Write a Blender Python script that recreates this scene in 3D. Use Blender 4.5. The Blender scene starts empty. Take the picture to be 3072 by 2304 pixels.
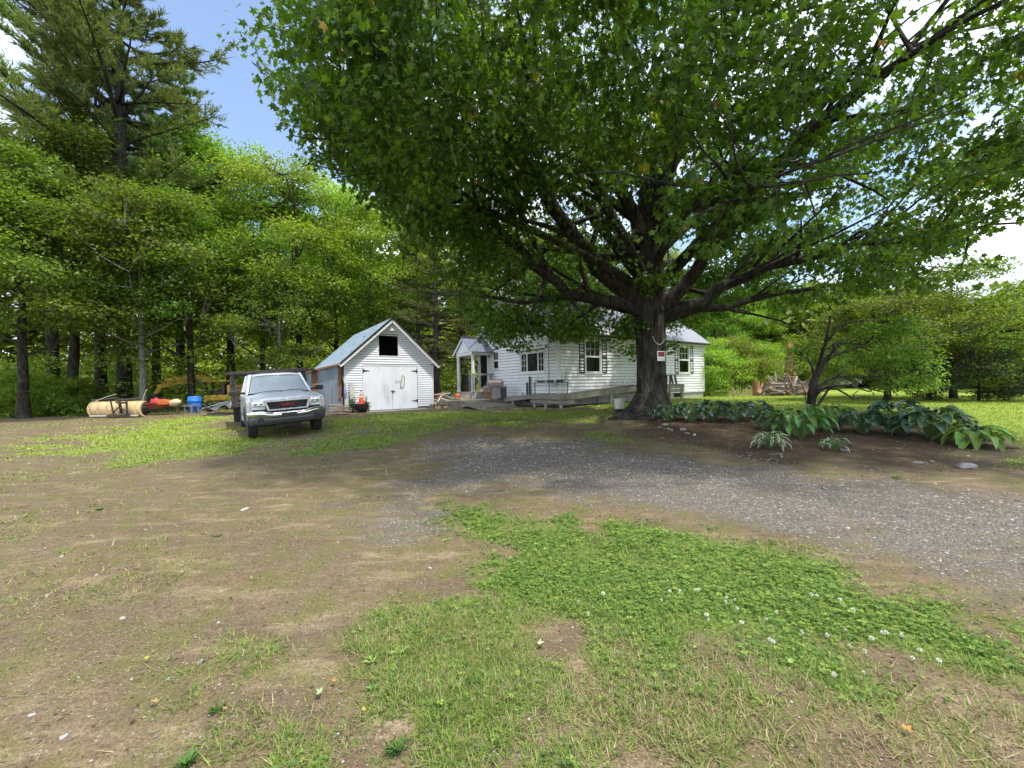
import bpy, bmesh, math, random
import numpy as np
from mathutils import Vector, Matrix

# ------------------------------------------------------------------ camera, sky, sun, exposure
SC = bpy.context.scene
COL = SC.collection
R = math.radians
F = 1180.0                      # focal length in photo pixels (3072 wide)
EYE = 1.5
ROLL = R(1.0)
cam_d = bpy.data.cameras.new('camera'); cam = bpy.data.objects.new('camera', cam_d); COL.objects.link(cam)
cam_d.sensor_width = 36.0; cam_d.lens = F / 3072 * 36.0
cam_d.clip_start = 0.05; cam_d.clip_end = 3000
RX = Vector((math.cos(ROLL), 0, -math.sin(ROLL))); UX = Vector((math.sin(ROLL), 0, math.cos(ROLL))); FX = Vector((0, 1, 0))
m = Matrix.Identity(4)
for i in range(3):
    m[i][0] = RX[i]; m[i][1] = UX[i]; m[i][2] = -FX[i]
m[2][3] = EYE
cam.matrix_world = m
SC.camera = cam

SUN_EL, SUN_AZ = R(68), R(130)      # azimuth clockwise from +Y (ahead): high, from the right
world = bpy.data.worlds.new('World'); SC.world = world; world.use_nodes = True
nt = world.node_tree; nt.nodes.clear()
wo = nt.nodes.new('ShaderNodeOutputWorld'); bg = nt.nodes.new('ShaderNodeBackground')
sky = nt.nodes.new('ShaderNodeTexSky'); sky.sky_type = 'NISHITA'; sky.sun_disc = False
sky.sun_elevation = SUN_EL; sky.sun_rotation = SUN_AZ; sky.altitude = 200; sky.air_density = 1.0; sky.dust_density = 0.6; sky.ozone_density = 1.4
tc = nt.nodes.new('ShaderNodeTexCoord')
sep = nt.nodes.new('ShaderNodeSeparateXYZ'); nt.links.new(tc.outputs['Generated'], sep.inputs[0])
ad = nt.nodes.new('ShaderNodeMath'); ad.operation = 'ADD'; ad.inputs[1].default_value = 0.22; nt.links.new(sep.outputs['Z'], ad.inputs[0])
mx = nt.nodes.new('ShaderNodeMath'); mx.operation = 'MAXIMUM'; mx.inputs[1].default_value = 0.05; nt.links.new(ad.outputs[0], mx.inputs[0])
cx = nt.nodes.new('ShaderNodeMath'); cx.operation = 'DIVIDE'; nt.links.new(sep.outputs['X'], cx.inputs[0]); nt.links.new(mx.outputs[0], cx.inputs[1])
cy = nt.nodes.new('ShaderNodeMath'); cy.operation = 'DIVIDE'; nt.links.new(sep.outputs['Y'], cy.inputs[0]); nt.links.new(mx.outputs[0], cy.inputs[1])
cb = nt.nodes.new('ShaderNodeCombineXYZ'); nt.links.new(cx.outputs[0], cb.inputs[0]); nt.links.new(cy.outputs[0], cb.inputs[1]); cb.inputs[2].default_value = 26.6
cn = nt.nodes.new('ShaderNodeTexNoise'); cn.inputs['Scale'].default_value = 0.9; cn.inputs['Detail'].default_value = 9; cn.inputs['Roughness'].default_value = 0.56; cn.inputs['Distortion'].default_value = 0.35
nt.links.new(cb.outputs[0], cn.inputs['Vector'])
cr = nt.nodes.new('ShaderNodeValToRGB'); cr.color_ramp.elements[0].position = 0.43; cr.color_ramp.elements[0].color = (0.03, 0.03, 0.03, 1); cr.color_ramp.elements[1].position = 0.62; cr.color_ramp.elements[1].color = (0.95, 0.95, 0.95, 1)
nt.links.new(cn.outputs['Fac'], cr.inputs[0])
cm = nt.nodes.new('ShaderNodeMix'); cm.data_type = 'RGBA'; nt.links.new(cr.outputs[0], cm.inputs['Factor'])
nt.links.new(sky.outputs[0], cm.inputs['A']); cm.inputs['B'].default_value = (9.6, 9.8, 10.3, 1)
nt.links.new(cm.outputs['Result'], bg.inputs[0]); bg.inputs[1].default_value = 0.138
nt.links.new(bg.outputs[0], wo.inputs[0])

sd = bpy.data.lights.new('sun', 'SUN'); so = bpy.data.objects.new('sun', sd); COL.objects.link(so)
sd.energy = 2.4; sd.angle = R(2.0); sd.color = (1.0, 0.95, 0.87)
sv = Vector((math.sin(SUN_AZ) * math.cos(SUN_EL), math.cos(SUN_AZ) * math.cos(SUN_EL), math.sin(SUN_EL)))
so.rotation_euler = sv.to_track_quat('Z', 'Y').to_euler(); so.location = sv * 80

vs = SC.view_settings; vs.view_transform = 'Standard'; vs.look = 'None'; vs.gamma = 1.0; vs.use_curve_mapping = False
vs.exposure = 1.13
SC.render.engine = 'CYCLES'
SC.cycles.use_denoising = True
SC.cycles.max_bounces = 5; SC.cycles.diffuse_bounces = 3; SC.cycles.transmission_bounces = 6; SC.cycles.transparent_max_bounces = 8
SC.cycles.sample_clamp_indirect = 6.0; SC.cycles.adaptive_threshold = 0.025

# ------------------------------------------------------------------ terrain height and pixel -> ground
CP = np.array([(0, -20, 0), (-20, -12, 0), (20, -12, 0), (0, 0, 0), (-4, 3, 0), (4, 3, 0), (0, 5, .01), (-7.84, 11.6, .03), (-6.2, 12.75, .15), (-9.2, 15.3, .13), (-7.7, 16.3, .24),
               (-7.86, 18.5, .28), (-4.2, 21.0, .28), (-12, 24.6, .3), (-8.5, 27, .32), (2.1, 16.8, .44), (-1.5, 19, .30), (4.7, 13.3, .36), (12.2, 25.1, .46), (8, 31, .48), (-2, 24, .45),
               (8, 8, .14), (12, 10, .2), (18, 17, .4), (20, 24, .45), (-20, 19.5, .2), (-14, 9, .05), (-30, 22, .3), (-25, 35, .5), (0, 40, .6), (25, 40, .7), (10, 4, .02), (0, 9, .1),
               (-60, 0, 0), (60, 0, .2), (-60, 60, .8), (60, 60, .8), (0, 75, .8), (0, -60, 0)], float)
def _phi(d2):
    return np.sqrt(d2 + 9.0)
_A = _phi(((CP[:, None, :2] - CP[None, :, :2]) ** 2).sum(-1))
_W = np.linalg.solve(_A + np.eye(len(CP)) * 0.02, CP[:, 2] - 0.2)
def H(x, y):
    x = np.atleast_1d(np.asarray(x, float)); y = np.atleast_1d(np.asarray(y, float))
    s = 0.2 + np.zeros_like(x)
    for (a, b, c), w in zip(CP, _W):
        s += w * np.sqrt((x - a) ** 2 + (y - b) ** 2 + 9.0)
    rr = np.hypot(x, y - 10)
    k = np.clip((rr - 45) / 30, 0, 1)
    return s * (1 - k) + 0.6 * k
def h1(x, y):
    return float(H(x, y)[0])
def ray(u, v):
    return RX * ((u - 1536) / F) + FX + UX * ((1152 - v) / F)
def PG(u, v):
    """photo pixel -> point on the ground"""
    d = ray(u, v); z = 0.0
    for _ in range(12):
        t = (z - EYE) / min(d.z, -0.004)
        t = min(t, 200)
        z = h1(d.x * t, d.y * t)
    return Vector((d.x * t, d.y * t, z))
def PD(u, v, Z):
    """photo pixel at a known depth along the view axis"""
    d = ray(u, v); return Vector((0, 0, EYE)) + d * Z
def GX(u, Z):
    """ground point under photo column u (near the horizon) at depth Z"""
    x = (u - 1536) / F * Z; return Vector((x, Z, h1(x, Z)))

# ------------------------------------------------------------------ mesh helpers
def link(o, parent=None):
    COL.objects.link(o)
    if parent is not None: o.parent = parent
    return o
def tag(o, label=None, cat=None, group=None, kind=None):
    if label: o['label'] = label
    if cat: o['category'] = cat
    if group: o['group'] = group
    if kind: o['kind'] = kind
    return o
def thing(name, label, cat, loc=(0, 0, 0), rotz=0.0, group=None):
    o = bpy.data.objects.new(name, None); o.empty_display_size = 0.2; COL.objects.link(o)
    o.location = loc; o.rotation_euler = (0, 0, rotz)
    return tag(o, label, cat, group)
def copy_tree(o, parent=None):
    c = o.copy(); COL.objects.link(c); c.parent = parent
    for ch in [q for q in o.children]: copy_tree(ch, c)
    return c

class MB:
    def __init__(s): s.v = []; s.f = []
    def add(s, vs, fs):
        n = len(s.v); s.v += [tuple(q) for q in vs]; s.f += [tuple(i + n for i in f) for f in fs]; return s
    def box(s, c, d, rot=None, taper=None):
        x, y, z = d[0] / 2, d[1] / 2, d[2] / 2
        tx, ty = taper if taper else (1, 1)
        P = [Vector(q) for q in ((-x, -y, -z), (x, -y, -z), (x, y, -z), (-x, y, -z), (-x * tx, -y * ty, z), (x * tx, -y * ty, z), (x * tx, y * ty, z), (-x * tx, y * ty, z))]
        if rot is not None: P = [rot @ q for q in P]
        P = [q + Vector(c) for q in P]
        return s.add(P, [(0, 3, 2, 1), (4, 5, 6, 7), (0, 1, 5, 4), (1, 2, 6, 5), (2, 3, 7, 6), (3, 0, 4, 7)])
    def b2(s, x0, x1, y0, y1, z0, z1):
        return s.box(((x0 + x1) / 2, (y0 + y1) / 2, (z0 + z1) / 2), (x1 - x0, y1 - y0, z1 - z0))
    def bar(s, a, b, w, h, up=(0, 0, 1)):
        a = Vector(a); b = Vector(b); d = (b - a); L = d.length; d.normalize()
        u = Vector(up); sd_ = d.cross(u)
        if sd_.length < 1e-4: sd_ = d.cross(Vector((0, 1, 0)))
        sd_.normalize(); u = sd_.cross(d)
        P = []
        for e in (a, b):
            for i, j in ((-1, -1), (1, -1), (1, 1), (-1, 1)): P.append(e + sd_ * (i * w / 2) + u * (j * h / 2))
        return s.add(P, [(0, 1, 2, 3), (7, 6, 5, 4), (0, 4, 5, 1), (1, 5, 6, 2), (2, 6, 7, 3), (3, 7, 4, 0)])
    def prism(s, poly, a, b, axis='x'):
        """poly: 2D outline; extruded from a to b along axis. x: poly=(y,z); y: poly=(x,z); z: poly=(x,y)"""
        def mk(p, t):
            return (t, p[0], p[1]) if axis == 'x' else ((p[0], t, p[1]) if axis == 'y' else (p[0], p[1], t))
        n = len(poly); P = [mk(p, a) for p in poly] + [mk(p, b) for p in poly]
        return s.add(P, [tuple(range(n)), tuple(range(2 * n - 1, n - 1, -1))] + [(i, i + n, (i + 1) % n + n, (i + 1) % n) for i in range(n)])
    def tube(s, pts, rad, seg=8, cap=True):
        pts = [Vector(p) for p in pts]; n = len(pts)
        if not hasattr(rad, '__len__'): rad = [rad] * n
        prev = None; P = []
        for i, p in enumerate(pts):
            d = (pts[min(i + 1, n - 1)] - pts[max(i - 1, 0)]).normalized()
            if prev is None:
                u = Vector((0, 0, 1)) if abs(d.z) < .9 else Vector((1, 0, 0)); a = d.cross(u).normalized()
            else:
                a = (prev - d * prev.dot(d)); a = a.normalized() if a.length > 1e-5 else d.orthogonal().normalized()
            prev = a; b = d.cross(a)
            for k in range(seg):
                t = 2 * math.pi * k / seg; P.append(p + (a * math.cos(t) + b * math.sin(t)) * rad[i])
        fs = [(i * seg + k, i * seg + (k + 1) % seg, (i + 1) * seg + (k + 1) % seg, (i + 1) * seg + k) for i in range(n - 1) for k in range(seg)]
        if cap: fs += [tuple(range(seg - 1, -1, -1)), tuple(range((n - 1) * seg, n * seg))]
        return s.add(P, fs)
    def lathe(s, prof, seg=16, c=(0, 0, 0), rot=None):
        P = []; n = len(prof)
        for r, z in prof:
            for k in range(seg):
                t = 2 * math.pi * k / seg; q = Vector((r * math.cos(t), r * math.sin(t), z))
                if rot is not None: q = rot @ q
                P.append(q + Vector(c))
        fs = [(i * seg + k, i * seg + (k + 1) % seg, (i + 1) * seg + (k + 1) % seg, (i + 1) * seg + k) for i in range(n - 1) for k in range(seg)]
        fs += [tuple(range(seg - 1, -1, -1)), tuple(range((n - 1) * seg, n * seg))]
        return s.add(P, fs)
    def grid(s, rows):
        """rows: list of equal-length point lists -> sheet"""
        n = len(rows[0]); P = [p for r in rows for p in r]
        return s.add(P, [(i * n + j, i * n + j + 1, (i + 1) * n + j + 1, (i + 1) * n + j) for i in range(len(rows) - 1) for j in range(n - 1)])
    def mesh(s, name, mat, smooth=False):
        me = bpy.data.meshes.new(name); me.from_pydata(s.v, [], s.f); me.materials.append(mat)
        if smooth: me.polygons.foreach_set('use_smooth', [True] * len(me.polygons))
        me.update(); return me
    def build(s, name, mat, parent=None, smooth=False, bevel=0, solid=0, sub=0, autosm=False):
        o = bpy.data.objects.new(name, s.mesh(name, mat, smooth)); link(o, parent)
        if solid:
            md = o.modifiers.new('t', 'SOLIDIFY'); md.thickness = solid; md.offset = 0
        if bevel:
            md = o.modifiers.new('b', 'BEVEL'); md.width = bevel; md.segments = 2; md.limit_method = 'ANGLE'; md.angle_limit = R(35)
        if sub:
            md = o.modifiers.new('s', 'SUBSURF'); md.levels = sub; md.render_levels = sub
        return o
def np_mesh(name, V, T, mat, colr=None, smooth=False):
    me = bpy.data.meshes.new(name); V = np.ascontiguousarray(V, np.float32); T = np.ascontiguousarray(T, np.int32)
    k = T.shape[1]
    me.vertices.add(len(V)); me.vertices.foreach_set('co', V.ravel())
    me.loops.add(T.size); me.loops.foreach_set('vertex_index', T.ravel())
    me.polygons.add(len(T)); me.polygons.foreach_set('loop_start', np.arange(0, T.size, k, dtype=np.int32))
    me.polygons.foreach_set('use_smooth', np.full(len(T), smooth, bool))
    me.materials.append(mat); me.update(calc_edges=True)
    if colr is not None:
        a = me.attributes.new('col', 'FLOAT_COLOR', 'POINT'); a.data.foreach_set('color', np.ascontiguousarray(colr, np.float32).ravel())
    return me
def np_obj(name, V, T, mat, colr=None, parent=None, smooth=False):
    return link(bpy.data.objects.new(name, np_mesh(name, V, T, mat, colr, smooth)), parent)

# ------------------------------------------------------------------ materials
class N:
    """tiny node-tree helper"""
    def __init__(s, name):
        s.m = bpy.data.materials.new(name); s.m.use_nodes = True; s.t = s.m.node_tree; s.t.nodes.clear()
        s.out = s.n('ShaderNodeOutputMaterial')
    def n(s, ty, **kw):
        q = s.t.nodes.new(ty)
        for k, v in kw.items(): setattr(q, k, v)
        return q
    def l(s, a, b): s.t.links.new(a, b)
    def val(s, sock, v):
        if hasattr(v, 'is_output'): s.l(v, sock)
        else: sock.default_value = v
    def noise(s, vec, scale, detail=4, rough=.55, dist=0):
        q = s.n('ShaderNodeTexNoise'); q.inputs['Scale'].default_value = scale; q.inputs['Detail'].default_value = detail; q.inputs['Roughness'].default_value = rough; q.inputs['Distortion'].default_value = dist
        s.l(vec, q.inputs['Vector']); return q.outputs['Fac']
    def voro(s, vec, scale, feat='F1', out='Color'):
        q = s.n('ShaderNodeTexVoronoi'); q.feature = feat; q.inputs['Scale'].default_value = scale; s.l(vec, q.inputs['Vector']); return q.outputs[out]
    def ramp(s, fac, stops, interp='LINEAR'):
        q = s.n('ShaderNodeValToRGB'); q.color_ramp.interpolation = interp; e = q.color_ramp.elements
        while len(e) < len(stops): e.new(0.5)
        for a, (p, c) in zip(e, stops):
            a.position = p; a.color = (c, c, c, 1) if not hasattr(c, '__len__') else (*c, 1)
        s.l(fac, q.inputs[0]); return q.outputs[0]
    def mix(s, f, a, b, mode='MIX'):
        q = s.n('ShaderNodeMix'); q.data_type = 'RGBA'; q.blend_type = mode
        s.val(q.inputs['Factor'], f)
        for nm, v in (('A', a), ('B', b)):
            if hasattr(v, 'is_output'): s.l(v, q.inputs[nm])
            else: q.inputs[nm].default_value = (*v, 1)
        return q.outputs['Result']
    def math(s, op, a, b=0.0, clamp=False):
        q = s.n('ShaderNodeMath'); q.operation = op; q.use_clamp = clamp; s.val(q.inputs[0], a); s.val(q.inputs[1], b); return q.outputs[0]
    def bump(s, h, st, dist=0.01):
        q = s.n('ShaderNodeBump'); q.inputs['Strength'].default_value = st; q.inputs['Distance'].default_value = dist; s.l(h, q.inputs['Height']); return q.outputs[0]
    def pbsdf(s, c, rough=.6, metal=0, normal=None, spec=.5, **kw):
        q = s.n('ShaderNodeBsdfPrincipled')
        if hasattr(c, 'is_output'): s.l(c, q.inputs['Base Color'])
        else: q.inputs['Base Color'].default_value = (*c, 1)
        s.val(q.inputs['Roughness'], rough); s.val(q.inputs['Metallic'], metal); q.inputs['Specular IOR Level'].default_value = spec
        if normal is not None: s.l(normal, q.inputs['Normal'])
        for k, v in kw.items(): s.val(q.inputs[k.replace('_', ' ')], v)
        return q.outputs[0]
    def done(s, sh): s.l(sh, s.out.inputs['Surface']); return s.m
    def oc(s): return s.n('ShaderNodeTexCoord').outputs['Object']
    def stretch(s, vec, sc):
        q = s.n('ShaderNodeMapping'); q.inputs['Scale'].default_value = sc; s.l(vec, q.inputs[0]); return q.outputs[0]

def simple(name, c1, c2=None, scale=6, rough=.6, metal=0, bump=0, bscale=40, spec=.5, stretch=(1, 1, 1), lo=.35, hi=.65, coat=0, dirt=0, dirtc=(.12, .1, .07)):
    g = N(name); v = g.stretch(g.oc(), stretch)
    c = g.mix(g.ramp(g.noise(v, scale, 5), [(lo, 0), (hi, 1)]), c1, c2 if c2 else tuple(x * .8 for x in c1))
    if dirt: c = g.mix(g.ramp(g.noise(v, scale * .6, 6, .7), [(.5, 0), (.75, dirt)]), c, dirtc)
    nb = g.bump(g.noise(v, bscale, 4), bump) if bump else None
    rr = g.ramp(g.noise(v, scale * 2, 3), [(.3, max(rough - .08, 0)), (.7, min(rough + .1, 1))])
    return g.done(g.pbsdf(c, rr, metal, nb, spec, **({'Coat_Weight': coat, 'Coat_Roughness': .06} if coat else {})))

def leaf_mat(name, tint=(1, 1, 1), trans=.45, rough=.5, gain=1.0):
    """leaf colour comes from the per-leaf attribute; thin-leaf transmission makes backlit crowns glow"""
    g = N(name); a = g.n('ShaderNodeAttribute'); a.attribute_name = 'col'
    oi = g.n('ShaderNodeObjectInfo')
    hs = g.n('ShaderNodeHueSaturation'); g.l(g.mix(1.0, a.outputs['Color'], tint, 'MULTIPLY'), hs.inputs['Color'])
    g.l(g.math('ADD', g.math('MULTIPLY', oi.outputs['Random'], .045), .478), hs.inputs['Hue'])
    g.l(g.math('ADD', g.math('MULTIPLY', oi.outputs['Random'], .75), .70 * gain), hs.inputs['Value'])
    c = hs.outputs[0]
    p = g.pbsdf(c, rough, spec=.35)
    tr = g.n('ShaderNodeBsdfTranslucent'); g.l(g.mix(1.0, c, (1.55, 1.6, .55), 'MULTIPLY'), tr.inputs[0])
    mxs = g.n('ShaderNodeMixShader'); mxs.inputs[0].default_value = trans; g.l(p, mxs.inputs[1]); g.l(tr.outputs[0], mxs.inputs[2])
    return g.done(mxs.outputs[0])

def bark(name, c1, c2, sc=9, st=.9, zs=.22):
    g = N(name); v = g.stretch(g.oc(), (1, 1, zs)); n1 = g.noise(v, sc, 8, .68, .6); n2 = g.noise(g.oc(), 2.2, 4)
    c = g.mix(g.ramp(n1, [(.38, 0), (.64, 1)]), c1, c2); c = g.mix(g.ramp(n2, [(.52, 0), (.72, .45)]), c, (.13, .14, .08))
    return g.done(g.pbsdf(c, .92, normal=g.bump(n1, st, .05), spec=.2))
# ------------------------------------------------------------------ ground zones (photo outlines laid on the ground, then kept in metres)
def to_ground(px): return np.array([[*PG(u, v)[:2]] for u, v in px])
Z_CLOVER = to_ground([(1290, 1515), (1450, 1500), (1650, 1540), (1900, 1570), (2150, 1600), (2400, 1660), (2650, 1740), (2900, 1830), (3300, 1960), (3500, 2080), (3000, 2090), (2750, 2110), (2500, 2080), (2300, 2020), (2150, 2010), (1900, 1960), (1700, 1900), (1550, 1860), (1430, 1790), (1370, 1700), (1400, 1640), (1300, 1570)])
Z_DRY = to_ground([(1370, 1700), (1430, 1790), (1550, 1860), (1700, 1900), (1900, 1960), (2150, 2010), (2300, 2020), (2380, 2150), (2300, 2500), (900, 2500), (980, 2304), (1010, 2150), (1150, 2000), (1240, 1850)])
Z_BL = to_ground([(300, 2500), (440, 2250), (560, 2130), (700, 2060), (800, 2120), (960, 2180), (1060, 2120), (1200, 2304), (1200, 2500)])
Z_BR = to_ground([(2380, 2150), (2750, 2110), (3000, 2090), (3500, 2080), (3800, 2500), (2300, 2500)])
Z_BELT = to_ground([(120, 1330), (300, 1285), (560, 1246), (720, 1240), (800, 1300), (1000, 1290), (1250, 1285), (1220, 1330), (1000, 1370), (600, 1372), (400, 1392), (150, 1362)])
Z_GAR = to_ground([(930, 1290), (1000, 1256), (1300, 1236), (1600, 1232), (1900, 1225), (1900, 1262), (1600, 1275), (1300, 1295), (1000, 1330)])
Z_LAWN = np.array([(5.6, 14.4), (8.3, 10.9), (10.3, 8.7), (11.6, 7.5), (11.2, 6.5), (9.8, 6.7), (7.6, 6.95), (7.8, 6.2), (10.5, 5.7), (30, 3.0), (60, 10), (60, 60), (6, 60), (9, 28), (3, 17)])
Z_STRIP = to_ground([(1760, 1300), (2000, 1335), (2230, 1360), (2120, 1378), (1850, 1345)])
Z_GRAVEL = to_ground([(3700, 1560), (3072, 1482), (2700, 1436), (2300, 1388), (1900, 1350), (1600, 1316), (1400, 1302), (1290, 1330), (1330, 1390), (1250, 1430), (1180, 1490), (1100, 1570), (1160, 1640), (1270, 1600), (1290, 1490), (1500, 1472), (1700, 1490), (2000, 1530), (2300, 1575), (2600, 1650), (2900, 1735), (3600, 1930)])
Z_BED = to_ground([(1880, 1240), (2060, 1240), (2330, 1238), (2600, 1250), (2900, 1300), (3010, 1345), (2960, 1390), (2700, 1400), (2500, 1402), (2330, 1392), (2230, 1365), (2000, 1325), (1900, 1290)])
Z_WOODS = np.array([(-60, 18), (-21, 20.5), (-15, 22.5), (-10.5, 25), (-6, 30), (0, 31), (6, 33), (14, 36), (30, 40), (60, 60), (-60, 80)])

def sdf(x, y, poly):
    """signed distance, positive inside"""
    d = np.full(x.shape, 1e9); ins = np.zeros(x.shape, bool); n = len(poly)
    for i in range(n):
        ax, ay = poly[i]; bx, by = poly[(i + 1) % n]
        ex, ey = bx - ax, by - ay; wx, wy = x - ax, y - ay
        t = np.clip((wx * ex + wy * ey) / (ex * ex + ey * ey + 1e-9), 0, 1)
        d = np.minimum(d, (wx - ex * t) ** 2 + (wy - ey * t) ** 2)
        c = ((ay > y) != (by > y)) & (x < (bx - ax) * (y - ay) / (by - ay + 1e-12) + ax)
        ins ^= c
    d = np.sqrt(d); return np.where(ins, d, -d)
_rs = np.random.RandomState(5)
_PERM = _rs.rand(256, 256)
def vnoise(x, y, s, seed=0):
    """smooth value noise 0..1, feature size s metres"""
    x = x / s + seed * 17.3 + 1000; y = y / s + seed * 9.1 + 1000
    i = np.floor(x).astype(int); j = np.floor(y).astype(int); fx = x - i; fy = y - j
    fx = fx * fx * (3 - 2 * fx); fy = fy * fy * (3 - 2 * fy)
    g = lambda a, b: _PERM[a & 255, b & 255]
    return (g(i, j) * (1 - fx) + g(i + 1, j) * fx) * (1 - fy) + (g(i, j + 1) * (1 - fx) + g(i + 1, j + 1) * fx) * fy
def fbm(x, y, s, seed=0):
    return .5 * vnoise(x, y, s, seed) + .3 * vnoise(x, y, s * .45, seed + 1) + .2 * vnoise(x, y, s * .2, seed + 2)
def zones(x, y):
    """grass 0..1, gravel 0..1, dryness 0..1, mulch 0..1 (metres)"""
    dist = np.hypot(x, y)
    n = (fbm(x, y, .9, 3) - .5); n2 = (fbm(x, y, .28, 7) - .5); n3 = fbm(x, y, 2.6, 11) - .5
    soft = np.clip(.42 + dist * .06, .3, 1.4)
    def m(poly, e=1.0): return np.clip(.5 + (sdf(x, y, poly) + n * 1.3 * np.clip(dist / 4, .6, 2) + n2 * .8) / (soft * e), 0, 1)
    clover = m(Z_CLOVER, 1.5); dry = m(Z_DRY); bl = m(Z_BL); br = m(Z_BR); belt = m(Z_BELT, 2.4); gar = m(Z_GAR, 2.0); lawn = m(Z_LAWN, .6); strip = m(Z_STRIP)
    woods = m(Z_WOODS, 2.0); bed = m(Z_BED, .8); gravel = m(Z_GRAVEL, 2.2)
    base = np.clip(.13 + n3 * 1.0 + n2 * .35, 0, .36)
    g = np.maximum.reduce([base, clover * np.clip(.95 + n * .8 + n2 * .9, 0, 1), dry * np.clip(.90 + n * .8 + n2 * .6, 0, 1), bl * np.clip(.75 + n * 1.2 + n2 * .6, 0, 1), br * np.clip(.48 + n * 1.6 + n2 * .8, 0, 1), belt * np.clip(.64 + n * 1.1 + n3 * .9, 0, 1),
                           gar * np.clip(.66 + n * .9 + n2 * .4, 0, 1), lawn * np.clip(.93 + n * .5, 0, 1), strip * .75, woods * .5])
    g = g * (1 - .93 * bed) * (1 - .90 * gravel * np.clip(.9 + n * 1.6, .35, 1))
    d = np.clip(.20 + .42 * np.maximum(dry, br) - .25 * clover * (1 - dry) - .3 * lawn + bl * .12 + (fbm(x, y, .8, 21) - .5) * .9 + (base > g - .01) * .35, 0, 1)
    return g, gravel, d, np.maximum(bed, woods * .6), clover

# ------------------------------------------------------------------ ground sheet
def ground_material():
    g = N('ground_soil_grass_gravel'); v = g.n('ShaderNodeNewGeometry').outputs['Position']
    at = g.n('ShaderNodeAttribute'); at.attribute_name = 'col'; sp = g.n('ShaderNodeSeparateColor'); g.l(at.outputs['Color'], sp.inputs[0])
    gr, gv, dr = sp.outputs[0], sp.outputs[1], sp.outputs[2]; mu = at.outputs['Alpha']
    nf = g.noise(v, 38, 6, .7); nff = g.noise(v, 170, 3, .6); nm_ = g.noise(v, 7, 6, .62); nl = g.noise(v, .9, 4)
    vst = g.stretch(v, (.55, 1.7, 1)); dirt = g.mix(g.ramp(nm_, [(.32, 0), (.68, 1)]), (.082, .062, .038), (.150, .118, .074))
    dirt = g.mix(g.ramp(g.noise(vst, 1.1, 6, .65), [(.40, .75), (.58, 0)]), dirt, (.085, .064, .048))
    dirt = g.mix(g.ramp(g.noise(vst, 2.3, 6, .7), [(.52, 0), (.68, .8)]), dirt, (.25, .205, .135))
    dirt = g.mix(g.ramp(nl, [(.42, 0), (.68, .35)]), dirt, (.118, .098, .070))
    dirt = g.mix(g.ramp(nf, [(.45, 0), (.75, .4)]), dirt, (.21, .170, .110))
    moss = g.mix(g.ramp(g.noise(v, 3.1, 6, .68), [(.46, 0), (.60, .70)]), dirt, (.098, .100, .036))
    moss = g.mix(1.0, moss, (1.24, 1.18, 1.10), 'MULTIPLY'); moss = g.mix(1.0, moss, g.ramp(nff, [(.30, .55), (.50, 1.0), (.72, 1.5)]), 'MULTIPLY'); moss = g.mix(1.0, moss, g.ramp(g.noise(v, 64, 5, .75), [(.30, .62), (.5, 1.0), (.70, 1.4)]), 'MULTIPLY')
    # little stones in the dirt
    vd = g.voro(v, 75, 'F1', 'Distance'); vc = g.voro(v, 75, 'F1', 'Color'); sc_ = g.n('ShaderNodeSeparateColor'); g.l(vc, sc_.inputs[0])
    peb = g.math('MULTIPLY', g.ramp(vd, [(.25, 1), (.4, 0)]), g.ramp(sc_.outputs[0], [(.93, 0), (.96, 1)]))
    dirt2 = g.mix(g.math('MULTIPLY', peb, .8), moss, (.36, .34, .31))
    # gravel
    gd = g.voro(v, 70, 'F1', 'Distance'); gc = g.voro(v, 70, 'F1', 'Color'); s2 = g.n('ShaderNodeSeparateColor'); g.l(gc, s2.inputs[0])
    grav = g.mix(g.ramp(s2.outputs[1], [(.0, 0), (1, 1)]), (.075, .071, .066), (.27, .26, .245))
    grav = g.mix(g.ramp(s2.outputs[2], [(.6, 0), (.9, .5)]), grav, (.20, .155, .115))
    grav = g.mix(g.ramp(gd, [(.45, 0), (.7, .75)]), grav, (.09, .075, .058))
    gmask = g.ramp(g.math('ADD', gv, g.math('MULTIPLY', g.math('SUBTRACT', g.noise(vst, 2.4, 7, .72), .5), 1.7)), [(.30, 0), (.95, .85)])
    grav = g.mix(g.ramp(g.noise(vst, 1.4, 6, .7), [(.45, 0), (.66, .7)]), grav, (.115, .092, .066))
    c = g.mix(gmask, dirt2, grav)
    # mulch / leaf litter
    mul = g.mix(g.ramp(g.noise(v, 26, 6, .75), [(.35, 0), (.7, 1)]), (.030, .020, .013), (.125, .085, .052))
    c = g.mix(mu, c, mul)
    # grass underlayer
    ggc = g.mix(g.ramp(g.noise(v, 21, 5, .7), [(.3, 0), (.7, 1)]), (.070, .115, .025), (.175, .245, .052))
    ggc = g.mix(g.math('MULTIPLY', dr, .8), ggc, (.27, .205, .105))
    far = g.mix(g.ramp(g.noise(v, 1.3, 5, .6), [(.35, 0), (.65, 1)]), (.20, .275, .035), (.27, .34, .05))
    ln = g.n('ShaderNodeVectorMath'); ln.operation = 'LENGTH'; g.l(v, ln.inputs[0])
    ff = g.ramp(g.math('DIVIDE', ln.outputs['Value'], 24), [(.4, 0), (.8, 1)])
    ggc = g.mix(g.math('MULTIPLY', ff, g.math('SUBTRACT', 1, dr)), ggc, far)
    gm = g.ramp(g.math('ADD', gr, g.math('MULTIPLY', g.math('SUBTRACT', g.noise(v, 11, 6, .75), .5), .9)), [(.38, 0), (.72, .92)])
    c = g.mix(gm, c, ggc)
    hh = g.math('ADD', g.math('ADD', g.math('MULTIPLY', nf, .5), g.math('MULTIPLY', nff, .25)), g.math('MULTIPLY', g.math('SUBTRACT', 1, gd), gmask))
    return g.done(g.pbsdf(c, .95, normal=g.bump(hh, .7, .02), spec=.15))
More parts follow.
